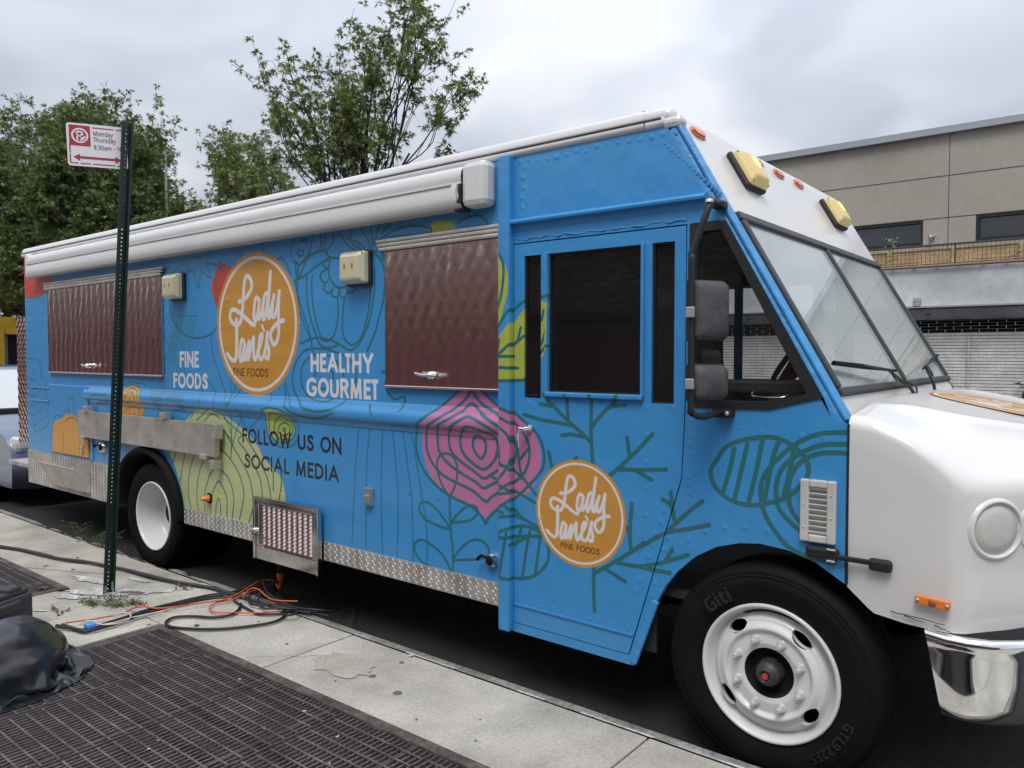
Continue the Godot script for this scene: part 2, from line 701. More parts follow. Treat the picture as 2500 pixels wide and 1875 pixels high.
func ls(w: float, a: Array):
	var q := PackedVector2Array()
	for i in range(0, a.size(), 2):
		q.append(lc + Vector2(a[i], a[i + 1]) * 0.001 * lr)
	stroke(spline2(q, 6), w * 0.0043 * lr, INK.w)


func logo(at: Vector2, r: float, tx0: float, tx1: float, ty0: float, ty1: float):
	lc = at
	lr = r
	disc(at, 0, r, INK.d)
	disc(at, r * 0.90, r * 0.945, INK.w)
	ls(15.5,[-418,331,-279,358,-150,439,-86,540,-127,643,-207,679,-264,616,-296,437,-319,259,-344,134,-376,55,-417,9])
	ls(15,[-533,8,-625,59,-650,138,-608,214,-508,213,-360,152,-213,69,-100,3,-29,-12])
	ls(14.5,[92,327,18,367,-22,293,-45,157,-34,65,3,49,58,169,92,307,69,184,77,72,137,159,175,250])
	ls(14.5,[257,418,214,374,175,237,168,103,199,68,253,193,307,384])
	ls(16,[362,699,329,466,299,265,300,107,331,87,369,181,402,290])
	ls(14.5,[437,380,399,238,392,112,438,92,499,197,558,426])
	ls(15,[560,426,536,228,538,-33,531,-164,478,-263,410,-280,356,-215,355,-123,431,-47,538,13,650,32])
	ls(17.5,[-483,69,-483,-101,-487,-307,-498,-445])
	ls(15,[-498,-418,-515,-495,-573,-515,-640,-486,-733,-417])
	ls(14.5,[-290,-259,-351,-213,-391,-307,-411,-446,-391,-518,-342,-463,-285,-278,-309,-404,-306,-492,-268,-479,-220,-350,-172,-242])
	ls(15,[-172,-242,-200,-375,-203,-494,-139,-352,-60,-187,-64,-328,-54,-468,-11,-484,60,-350])
	ls(14,[60,-350,130,-247,154,-157,110,-154,72,-255,60,-390,84,-474,147,-477,217,-367,275,-127])
	ls(15,[275,-127,266,-254,302,-355,295,-455,256,-477,210,-445])
	ls(10,[150,-25,194,-99])
	word("FINE FOODS", at.x + tx0 * r, at.x + tx1 * r, at.y + ty0 * r, at.y + ty1 * r, 0.11, "b")


func art_rear():
	fl("r",[88,2516,328,2514,375,2369,678,2306,634,2223,525,2154,305,2122,79,2132,-127,2142,-102,2531])
	sk("t",9,[120,2342,146,2285])
	sk("t",9,[288,2298,398,2302,339,2229,196,2171,391,2172,556,2239])
	sk("t",9,[64,2133,305,2119,552,2164,662,2243])
	fl("r",[3380,2214,3528,2178,3554,2157,3485,2058,3413,1905,3351,1907,3317,1946,3283,2024,3293,2099,3337,2165])
	sk("t",9,[3379,2184,3320,2068,3344,1930])
	sk("t",9,[3420,2167,3362,2065,3366,1959])
	sk("t",9,[3379,2207,3461,2179,3446,2128])
	sk("t",9,[2944,2286,2980,2225,2849,2230,2800,2185])
	sk("t",9,[2988,2212,2972,2182,3047,2173,3110,2056,3150,2154,3194,2152,3279,2116,3225,2218,3284,2290])
	sk("t",9,[3225,2218,3351,2198,3433,2158,3453,2120])
	sk("t",9,[3080,2276,3124,2257,3183,2275])
	sk("t",9,[3604,2303,3602,2220])
	sk("t",9,[3637,2300,3642,2238])
	sk("t",9,[3695,2299,3700,2270])
	sk("t",9,[3870,2298,3887,2247])
	sk("t",10,[4029,2180,4088,2182,4166,2081])
	sk("t",10,[4220,2300,4168,2203,4251,2129,4366,2200])
	sk("t",10,[4251,2129,4232,2016,4251,1853,4358,1684])
	sk("t",10,[4235,2211,4291,2213,4279,2187,4241,2190,4235,2211])
	sk("t",13,[2722,2004,2727,1906,2804,1807,2927,1740,3063,1714,3181,1720,3283,1749,3340,1786])
	sk("t",9,[3326,1771,3275,1734,3279,1619,3360,1467,3465,1281])
	sk("t",9,[3497,1447,3505,1253])
	sk("t",9,[3563,1411,3478,1252])
	sk("t",9,[3615,1376,3519,1283])
	sk("t",9,[3953,1357,3952,1300])
	sk("t",9,[4097,1445,4141,1335,4197,1282])
	sk("t",9,[3142,1370,3153,1238])
	sk("t",9,[3216,1419,3301,1367,3340,1246])
	sk("t",6,[2778,1985,2634,1827])
	sk("t",6,[2810,1984,2652,1757])
	sk("t",6,[2841,1982,2669,1695])
	sk("t",6,[2873,1981,2687,1645])
	sk("t",6,[2904,1980,2706,1613])
	sk("t",6,[2935,1978,2724,1572])
	sk("t",6,[2965,1977,2742,1539])
	sk("t",7,[2762,1994,2973,1977])
	sk("t",7,[2838,1882,3083,1866])
	sk("t",7,[2640,1745,2689,1637,2650,1563])
	sk("t",6,[2843,1878,2597,1472,2539,1245])
	sk("t",6,[2874,1877,2637,1472,2583,1247])
	sk("t",6,[2905,1876,2677,1473,2626,1248])
	sk("t",6,[2936,1875,2716,1473,2669,1250])
	sk("t",6,[2967,1874,2755,1474,2712,1252])
	sk("t",6,[2997,1873,2793,1474,2754,1253])
	sk("t",6,[3027,1872,2831,1475,2795,1255])
	sk("t",6,[3057,1871,2869,1476,2837,1256])
	sk("t",6,[3087,1870,2906,1476,2878,1258])
	sk("t",6,[2367,1432,2514,1202])
	sk("t",6,[2404,1433,2525,1198])
	sk("t",6,[2440,1433,2536,1195])
	sk("t",6,[2476,1434,2548,1192])
	sk("t",6,[2512,1434,2559,1188])
	sk("t",6,[2547,1435,2570,1185])
	sk("t",6,[2583,1436,2581,1182])
	sk("t",6,[2618,1436,2592,1179])
	sk("t",6,[2652,1437,2604,1176])
	sk("t",6,[2931,1322,2843,1143])
	sk("t",6,[2884,1321,2795,1141])
	sk("t",6,[2837,1319,2747,1138])
	sk("t",6,[2789,1318,2699,1135])
	sk("t",6,[2741,1316,2649,1133])
	sk("t",6,[2692,1314,2600,1130])
	sk("t",6,[2643,1313,2549,1128])
	sk("t",6,[2593,1311,2498,1125])
	fl("g",[2886,512,2837,656,2756,791,2697,862,2674,916,2728,1040,2930,1147,3019,1197,3133,1223,3266,1235,3394,1209,3487,1173,3568,1144,3647,1115,3734,1064,3819,1004,3856,952,3948,900,4020,864,4064,815,4085,753,4078,634,3986,498,3799,498,3582,491,2885,481])
	sk("t",11,[2785,916,2720,813])
	sk("t",11,[2905,916,2853,782,2826,698])
	sk("t",11,[3039,917,2972,811,2939,698,2942,593,2975,505])
	sk("t",11,[3186,911,3110,824,3062,710,3052,588,3073,505])
	sk("t",11,[3152,504,3149,617,3174,692,3232,787,3320,849,3394,815,3466,764,3515,660,3491,507])
	sk("t",11,[3229,502,3238,610,3273,685,3334,747,3391,704,3432,639,3428,504])
	sk("t",11,[3290,507,3297,575,3325,629,3351,588,3349,506])
	sk("t",11,[3366,969,3490,904,3580,821,3628,730,3626,650,3573,507])
	sk("t",11,[3412,1094,3513,998,3632,888,3709,789,3735,685,3734,613,3682,505])
	sk("t",11,[3575,1036,3664,975,3769,873,3824,801,3841,709])
	sk("t",11,[3666,1065,3771,973,3845,891,3900,819,3935,706])
	sk("t",11,[3961,869,3963,755])
	sk("t",11,[4021,703,4046,802,4043,866])
	sk("t",11,[3821,635,3775,506])
	sk("t",9,[3063,1145,3233,1231,3309,1217,3404,1198,3475,1115,3504,1031,3485,910])
	sk("t",9,[2983,1153,3018,1191])
	sk("t",9,[3164,1145,3265,1200,3361,1173])
	sk("t",9,[3499,1248,3502,1146,3491,939])
	sk("t",9,[3404,1181,3617,1084])
	sk("t",9,[3401,1094,3494,1042])
	sk("t",9,[3514,1009,3557,1103,3619,1192,3621,1254])
	sk("t",9,[3707,1129,3814,1191,3891,1265])
	sk("t",9,[3570,1234,3619,1186,3677,1111])
	sk("t",9,[3576,1048,3626,1079])
	fl("y",[3909,1244,3965,1268,4037,1264,4125,1239,4176,1194,4193,1143,4157,1088,4086,1062,3997,1066,3924,1104,3898,1168])
	sk("t",10,[4084,1151,4098,1142,4083,1132,4068,1140,4084,1151])
	sk("t",10,[4084,1184,4030,1159,4025,1122,4078,1104,4132,1128,4137,1165,4084,1184])
	sk("t",10,[4063,1220,3990,1184,3980,1129,4024,1084,4113,1085,4166,1130,4159,1182,4063,1220])
	sk("t",10,[3955,1236,3926,1180,3934,1116,3988,1071,4086,1062,4175,1099,4197,1148,4159,1209,4072,1236,3955,1236])
	sk("t",10,[3909,1261,3898,1168,3915,1093,3987,1044,4086,1030,4174,1057,4226,1113,4219,1186,4160,1235,4046,1267,3909,1261])
	fl("o",[655,945,667,992,742,1022,832,1038,923,1080,1028,1096,1130,1083,1171,1056,1188,905,1237,886,1384,889,1385,733,1312,734,615,729,639,830])
	sk("t",9,[646,945,630,829,671,741])
	sk("t",9,[872,940,867,741])
	sk("t",9,[657,991,707,1054,798,1070,852,1062,925,1117,996,1128])
	sk("t",9,[992,1069,1000,1209,1052,1225,1103,1213,1090,1132,1104,1060])
	sk("t",9,[920,1021,1009,1058,1095,1059,1161,1034])
	sk("t",9,[1204,884,1200,739])
	sk("t",8,[215,1471,191,1234,197,997,195,870])
	sk("t",8,[392,1473,378,1396,464,1390,490,1344,448,1281,502,1229,546,1169,485,1090,549,1046,537,1000,438,940,200,882])
	sk("t",8,[69,1390,204,1363,279,1386])
	sk("t",8,[64,1310,200,1284,345,1329])
	sk("t",8,[59,1238,195,1212,381,1291])
	sk("t",8,[74,1147,190,1121,366,1189])
	sk("t",8,[69,1062,185,1038,420,1125])
	sk("t",8,[63,962,179,938,414,1028])
	sk("t",8,[78,1554,244,1566,379,1512,397,1430,359,1391])
	fl("o",[1960,1211,1978,1292,2037,1346,2136,1372,2230,1352,2289,1295,2322,1219,2296,1134,1956,1117])
	sk("t",8,[1986,1318,2080,1364,2204,1361,2282,1301,2319,1219,2292,1134])
	sk("t",8,[1999,1279,2107,1340,2216,1324,2265,1268,2285,1192])
	sk("t",8,[2041,1270,2133,1313,2208,1292,2220,1247])
	sk("t",8,[2017,1206,2103,1240,2199,1243,2252,1210])
	sk("t",8,[2001,1159,2073,1195,2211,1198,2270,1152])
	sk("t",8,[2075,1235,2077,1123])
	sk("t",8,[2151,1241,2154,1127])
	sk("t",8,[2219,1241,2229,1131])
	sk("t",8,[2092,1315,2053,1214])
	sk("t",8,[2161,1310,2144,1238])
	sk("t",9,[1981,1365,2122,1385,2312,1379,2345,1367])
	sk("t",9,[1465,1254,1561,1278,1744,1277])
	sk("t",9,[1507,1136,1525,1186,1558,1215])
	sk("t",12,[4249,2127,4348,2206,4386,2320])
	sk("t",12,[4250,2129,4208,2161])
	sk("t",12,[4235,2119,4215,2029,4241,1936,4296,1820,4340,1734,4375,1593])
	sk("t",12,[4266,2276,4303,2283,4335,2272,4312,2260,4266,2276])
	sk("t",12,[4242,2215,4284,2215,4283,2189,4250,2186,4242,2215])
	sk("t",12,[4493,2304,4491,2205])
	sk("t",12,[4466,2307,4452,2220])
	sk("t",12,[4570,2296,4570,2248,4517,2203])
	sk("t",15,[4205,2041,4309,2069,4410,2112,4534,2147])
	sk("t",15,[4208,2161,4234,2051,4338,2168,4482,2201,4517,2170,4551,2151,4686,2138])
	sk("t",13,[4323,2068,4321,1932,4351,1818,4404,1716,4439,1660,4509,1637,4596,1653])
	sk("t",13,[4373,2065,4367,1975,4388,1845,4448,1704,4501,1681,4562,1703,4589,1757,4607,1838,4604,1925])
	sk("t",13,[4543,2147,4524,2088,4541,2032,4592,1985,4651,1977,4693,1991])
	sk("t",13,[4517,2149,4472,2130,4490,2101,4524,2093])
	sk("t",13,[4524,2093,4463,2075,4449,2038,4497,2013,4524,2033])
	sk("t",13,[4497,2013,4479,1975,4522,1953,4557,1971])
	sk("t",13,[4557,1976,4553,1938,4591,1926,4617,1951,4617,1973])
	sk("t",13,[4621,1967,4629,1929,4667,1919,4688,1948,4684,1975])
	sk("t",13,[4692,1958,4725,1943,4754,1961,4750,1982])
	sk("t",13,[4663,1922,4645,1810,4648,1712,4697,1663,4738,1657,4804,1699,4853,1803,4878,1907,4882,1969])
	sk("t",13,[4914,2061,4913,1947,4885,1828,4844,1735,4779,1657,4705,1625,4630,1653,4519,1687,4385,1697,4256,1667])
	sk("t",13,[4919,2148,4972,2098,4998,2024,4986,1902,4954,1811,4915,1718,4851,1619])
	fl("y",[5320,2213,5327,2236,5354,2267,5401,2276,5480,2258,5512,2227,5512,2194])
	sk("t",11,[4617,2292,4687,2215,4769,2171,4833,2171,4919,2159,4988,2148])
	sk("t",11,[4721,2297,4729,2222,4817,2172])
	sk("t",11,[4688,2247,4785,2217,4833,2187])
	sk("t",11,[4802,2300,4865,2220,4888,2172])
	sk("t",11,[4889,2291,4904,2191])
	sk("t",11,[4951,2295,4920,2200])
	sk("t",11,[4927,2199,5049,2249,5195,2264,5334,2240,5327,2217,5230,2216,5041,2224])
	sk("t",11,[5049,2299,4974,2246])
	sk("t",11,[5525,2244,5569,2263,5656,2267,5711,2233,5723,2205])
	sk("t",13,[4254,1602,4184,1510,4182,1393,4289,1296,4434,1270,4599,1301,4721,1392,4758,1501,4687,1578,4528,1625,4348,1634,4254,1602])
	sk("t",13,[4361,1593,4266,1527,4264,1420,4344,1348,4499,1329,4612,1389,4650,1484,4565,1578,4465,1602,4361,1593])
	sk("t",13,[4463,1521,4398,1496,4384,1431,4449,1400,4538,1426,4552,1498,4463,1521])
	sk("t",13,[4091,1415,4124,1289,4261,1237,4433,1229,4586,1269])
	sk("t",13,[4964,1512,5007,1490,4996,1430,5061,1365,5146,1376,5124,1302])
	sk("t",13,[4872,1328,4917,1277])
	sk("f",10,[4778,1195,4746,967,4711,539])
	sk("f",10,[4870,1201,4839,976,4829,518])
	sk("f",10,[4972,1199,4957,850,4965,517])
	sk("f",10,[5048,1211,5089,865,5080,513])
	sk("f",10,[5129,1201,5194,841,5202,519])
	sk("f",10,[5196,1191,5266,885,5305,674,5304,522])
	fl("p",[5566,1432,5549,1453,5683,1457,5666,1435,5723,1390,5779,1356,5872,1338,5940,1297,5999,1242,6032,1173,6036,1104,6014,1031,5970,967,5872,917,5786,882,5730,841,5702,815,5682,822,5657,850,5598,868,5513,887,5425,909,5344,969,5299,1031,5276,1102,5272,1175,5281,1242,5346,1285,5427,1341,5506,1395])
	sk("t",15,[5566,1448,5427,1351,5309,1277,5253,1234,5229,1172,5233,1099,5261,1035,5317,973,5407,917,5504,883,5590,864,5649,837,5690,804,5702,784,5722,815,5771,858,5872,920,5955,989,6022,1055,6051,1105,6050,1163,6029,1220,5985,1264,5925,1302,5865,1338,5779,1362,5723,1396,5650,1450])
	sk("t",15,[5615,1430,5575,1382,5489,1324,5391,1268,5323,1231,5304,1177,5313,1099,5363,1030,5426,991,5522,962,5624,935,5702,893,5739,919,5810,961,5918,1033,5959,1091,5970,1151,5959,1203,5918,1254,5872,1287,5771,1325,5691,1358,5637,1400,5615,1430])
	sk("t",15,[5615,1362,5558,1321,5480,1279,5400,1236,5384,1176,5399,1106,5461,1052,5557,1010,5641,980,5690,956,5739,978,5810,1016,5865,1076,5891,1139,5887,1186,5857,1238,5779,1276,5691,1315,5615,1362])
	sk("t",15,[5615,1299,5557,1277,5488,1235,5462,1188,5475,1124,5531,1078,5624,1035,5690,1004,5739,1028,5787,1057,5818,1108,5818,1157,5802,1205,5771,1239,5699,1272,5615,1299])
	sk("t",15,[5608,1251,5557,1220,5538,1174,5553,1124,5607,1078,5686,1047,5739,1077,5775,1129,5771,1202,5707,1229,5608,1251])
	sk("t",15,[5654,1210,5624,1180,5629,1136,5674,1099,5703,1136,5699,1185,5654,1210])
	sk("t",15,[5899,1193,5906,1116,5922,1040])
	sk("t",15,[5959,1165,5918,1117])
	sk("t",15,[5922,1040,6015,954])
	sk("t",15,[5857,1082,5925,1028])
	sk("t",15,[5771,1129,5834,1086,5857,1082])
	sk("t",15,[5794,1091,5857,1082])
	sk("t",15,[5731,1021,5895,962,6007,921])
	sk("t",15,[5771,939,5895,962])
	sk("t",13,[5465,891,5467,813,5473,717,5486,622,5485,504])
	sk("t",13,[5461,890,5416,938,5385,1006,5381,1065,5417,1100,5470,1102,5509,1069,5518,1006,5496,933,5465,891])
	sk("t",13,[5473,723,5397,729,5297,752,5250,792,5260,830,5316,841,5389,803,5460,738])
	sk("t",13,[5478,763,5521,808,5590,858,5640,858,5653,831,5607,790,5539,771,5478,760])
	sk("t",13,[5472,515,5424,579,5351,620,5268,640,5216,612,5220,566,5267,526,5333,510])
	sk("t",13,[5486,576,5538,636,5606,688,5673,699,5714,677,5722,641,5673,610,5572,587,5490,570])

func art_cab():
	fl("p",[5566,1432,5549,1453,5683,1457,5666,1435,5723,1390,5779,1356,5872,1338,5940,1297,5999,1242,6032,1173,6036,1104,6014,1031,5970,967,5872,917,5786,882,5730,841,5702,815,5682,822,5657,850,5598,868,5513,887,5425,909,5344,969,5299,1031,5276,1102,5272,1175,5281,1242,5346,1285,5427,1341,5506,1395])
	sk("t",15,[5566,1448,5427,1351,5309,1277,5253,1234,5229,1172,5233,1099,5261,1035,5317,973,5407,917,5504,883,5590,864,5649,837,5690,804,5702,784,5722,815,5771,858,5872,920,5955,989,6022,1055,6051,1105,6050,1163,6029,1220,5985,1264,5925,1302,5865,1338,5779,1362,5723,1396,5650,1450])
	sk("t",15,[5615,1430,5575,1382,5489,1324,5391,1268,5323,1231,5304,1177,5313,1099,5363,1030,5426,991,5522,962,5624,935,5702,893,5739,919,5810,961,5918,1033,5959,1091,5970,1151,5959,1203,5918,1254,5872,1287,5771,1325,5691,1358,5637,1400,5615,1430])
	sk("t",15,[5615,1362,5558,1321,5480,1279,5400,1236,5384,1176,5399,1106,5461,1052,5557,1010,5641,980,5690,956,5739,978,5810,1016,5865,1076,5891,1139,5887,1186,5857,1238,5779,1276,5691,1315,5615,1362])
	sk("t",15,[5615,1299,5557,1277,5488,1235,5462,1188,5475,1124,5531,1078,5624,1035,5690,1004,5739,1028,5787,1057,5818,1108,5818,1157,5802,1205,5771,1239,5699,1272,5615,1299])
	sk("t",15,[5608,1251,5557,1220,5538,1174,5553,1124,5607,1078,5686,1047,5739,1077,5775,1129,5771,1202,5707,1229,5608,1251])
	sk("t",15,[5654,1210,5624,1180,5629,1136,5674,1099,5703,1136,5699,1185,5654,1210])
	sk("t",15,[5899,1193,5906,1116,5922,1040])
	sk("t",15,[5959,1165,5918,1117])
	sk("t",15,[5922,1040,6015,954])
	sk("t",15,[5857,1082,5925,1028])
	sk("t",15,[5771,1129,5834,1086,5857,1082])
	sk("t",15,[5794,1091,5857,1082])
	sk("t",15,[5731,1021,5895,962,6007,921])
	sk("t",15,[5771,939,5895,962])
	sk("t",16,[5778,644,5786,737,5841,779,5933,807,6007,800,6058,772,6080,711,6066,650,6008,592,5933,560,5857,553,5794,560,5766,611,5778,644])
	sk("t",16,[5818,754,5786,651])
	sk("t",16,[5865,779,5818,564])
	sk("t",16,[5926,803,5888,710])
	sk("t",16,[5978,802,5959,733,5929,566])
	sk("t",16,[6033,774,6004,597])
	sk("t",16,[5810,739,6037,774])
	sk("t",16,[5880,715,5956,756])
	sk("t",16,[5857,894,5941,838,6037,810])
	sk("t",16,[5782,835,5880,848,5933,837])
	sk("t",16,[5782,878,5841,861])
	sk("t",18,[6305,1424,6303,1297,6306,1220,6313,1130])
	sk("t",18,[6310,1292,6348,1336,6396,1379,6470,1388])
	sk("t",18,[6396,1376,6440,1428])
	sk("t",18,[6306,1220,6256,1258,6198,1298,6123,1355,6046,1421])
	sk("t",18,[6183,1321,6175,1419])
	sk("t",18,[6108,1370,6031,1377])
	sk("t",18,[6213,1289,6108,1299,6031,1307,5935,1325])
	sk("t",18,[6264,1244,6198,1249,6150,1242])
	sk("t",18,[6391,1083,6438,1120,6498,1175,6550,1225,6600,1278])
	sk("t",18,[6491,1186,6481,1252])
	sk("t",18,[6438,1117,6537,1124,6661,1137])
	sk("t",18,[6524,1120,6595,1089])
	sk("t",18,[6078,1162,6097,1092])
	sk("t",18,[6213,1133,6228,1150])
	sk("t",18,[6474,757,6566,818,6660,878,6757,909,6847,938])
	sk("t",18,[6672,891,6750,969,6817,1027])
	sk("t",18,[6699,935,6684,994,6646,1015])
	sk("t",18,[6690,1001,6682,1045])
	sk("t",18,[6504,780,6497,855,6506,981])
	sk("t",18,[6497,849,6477,881])
	sk("t",18,[6320,679,6320,582,6324,488])
	sk("t",18,[6323,655,6400,705,6501,775,6565,826])
	sk("t",18,[6434,720,6534,722,6617,745,6679,770,6758,805])
	sk("t",18,[6661,767,6691,817])
	sk("t",18,[6540,723,6617,719,6680,719])
	sk("t",18,[6379,683,6475,647])
	sk("t",18,[6876,1195,6909,1245,6974,1277,7069,1296,7131,1288,7186,1256,7219,1209,7217,1164,7188,1121,7144,1080,7067,1048,7004,1035,6939,1043,6888,1072,6860,1107,6851,1155,6876,1195])
	sk("t",18,[6945,1243,6926,1156,6900,1068])
	sk("t",18,[6996,1265,6973,1161,6947,1047])
	sk("t",18,[7054,1287,7029,1156,7001,1037])
	sk("t",18,[7116,1287,7091,1213,7062,1055])
	sk("t",18,[7167,1250,7153,1168,7134,1079])
	sk("t",18,[7358,1330,7286,1325,7230,1309,7171,1275,7117,1225,7076,1176,7051,1121,7052,1054,7073,994,7115,938,7149,903,7215,877,7313,867])
	sk("t",18,[7359,1289,7278,1283,7216,1259,7172,1230,7132,1191,7108,1132,7109,1061,7135,1013,7195,965,7245,937])
	sk("t",18,[7359,1258,7278,1254,7221,1234,7177,1195,7153,1137,7154,1066,7175,1018,7215,983])
	fl("y",[5744,2055,5820,2046,5861,2011,5874,1965,5870,1876,5828,1761,5743,1632])
	fl("y",[5743,1586,5786,1651,5878,1747,5935,1809,6038,1840,6076,1835,6073,1624,5935,1484,5870,1473,5743,1467])
	sk("t",15,[5782,2114,5837,2038,5847,1973,5828,1858,5782,1769])
	sk("t",15,[5777,1678,5853,1780,5902,1823,5951,1846,6076,1863])
	sk("t",15,[5782,1576,5870,1641,5935,1685])
	sk("t",15,[5820,1670,5807,1609])
	sk("t",15,[5919,1724,5903,1673])
	sk("t",15,[5786,1592,5878,1592])
	sk("t",15,[5777,1542,5903,1538])
	sk("t",15,[5777,1477,5935,1482])
	sk("t",15,[5939,1484,6046,1624,6073,1639])
	sk("t",15,[6038,1755,6049,1799])
	sk("t",15,[6038,1649,6061,1708])


func make_wrap():
	canvas(ART_A, 2048, ART_BLUE)
	art_rear()
	logo(Vector2(-4.3064, 1.794), 0.4523, -0.58, 0.28, -0.735, -0.625)
	word("FINE", -5.253, -4.984, 1.51, 1.624, 0.2, "w")
	word("FOODS", -5.346, -4.886, 1.364, 1.472, 0.2, "w")
	word("HEALTHY", -3.751, -3.2, 1.499, 1.608, 0.2, "w")
	word("GOURMET", -3.793, -3.15, 1.354, 1.466, 0.2, "w")
	word("FOLLOW US ON", -4.473, -3.476, 1.031, 1.126, 0.17, "k")
	word("SOCIAL MEDIA", -4.453, -3.5, 0.87, 0.962, 0.17, "k")
	M.art_a = coated(Color(1, 1, 1), 0.38, 0.35)
	M.art_a.albedo_texture = canvas_texture()
	M.art_a.texture_repeat = false
	canvas(ART_B, 1024, ART_BLUE)
	art_cab()
	logo(Vector2(-1.8575, 0.9047), 0.2365, -0.407, 0.447, -0.703, -0.595)
	M.art_b = coated(Color(1, 1, 1), 0.38, 0.35)
	M.art_b.albedo_texture = canvas_texture()
	M.art_b.texture_repeat = false
	for m in [M.art_a, M.art_b, M.blue]:                # the vinyl is never quite flat or evenly clean
		m.heightmap_enabled = true
		m.heightmap_scale = 0.35
		m.heightmap_texture = noise_tex(610, 0.02, grey(0), grey(1), 3)
		m.roughness = 1.0
		m.roughness_texture = noise_tex(612, 0.012, grey(0.28), grey(0.5), 4)
		m.detail_enabled = true
		m.detail_blend_mode = BaseMaterial3D.BLEND_MODE_MUL
		m.detail_uv_layer = BaseMaterial3D.DETAIL_UV_2
		m.uv2_triplanar = true
		m.uv2_world_triplanar = true
		m.uv2_scale = Vector3(0.6, 0.16, 0.6)
		m.detail_albedo = noise_tex(614, 0.02, grey(0.86), grey(1.0), 5)
	canvas(Rect2(-0.31, -0.31, 0.62, 0.62), 512, INK.d)
	logo(Vector2.ZERO, 0.3, -0.5, 0.5, -0.7, -0.58)
	M.sticker = coated(Color(1, 1, 1), 0.4, 0.5)
	M.sticker.albedo_texture = canvas_texture()


# ------------------------------------------------------------------ the truck
var truck: Node3D


func T(r := Rect2(0, 0, 1, 1)) -> MB:
	return MB.new(TRUCK, r)


func arc_points(cx: float, cy: float, rx: float, ry: float, a0: float, a1: float, n: int) -> Array:
	var out := []
	for i in n + 1:
		var a := deg_to_rad(lerpf(a0, a1, float(i) / n))
		out.append_array([cx + cos(a) * rx, cy + sin(a) * ry])
	return out


const SLOPE := Vector2(-0.4974, 0.8675)     # up the windscreen, in (x, y)


func front_at(lx: float, ly: float, off := 0.0) -> Vector3:     # lx metres in from the sidewalk side, ly up the slope
	return Vector3(-0.745 + SLOPE.x * ly + 0.8675 * off, 1.38 + SLOPE.y * ly + 0.4974 * off, SIDE - lx)


func front_frame() -> Transform3D:
	return Transform3D(Basis(Vector3(0, 0, -1), Vector3(SLOPE.x, SLOPE.y, 0), Vector3(0.8675, 0.4974, 0)), Vector3(-0.745, 1.38, SIDE))


# the slanted front edge of the cab side, drawn in from the corner by r
func edge_x(y: float, r := 0.05) -> float:
	return -0.745 - 0.649 * (y - 1.38) / 1.132 - r / 0.8675


func build_truck():
	truck = thing("food_truck", TRUCK, "blue and white step-van food truck wrapped in drawings of vegetables and round orange logos", "food truck")
	build_body()
	build_cab_side(SIDE, true)
	build_cab_side(FAR, false)
	build_front()
	build_fittings()
	build_awning()
	build_hood()
	build_wheels()
	build_cab_inside()


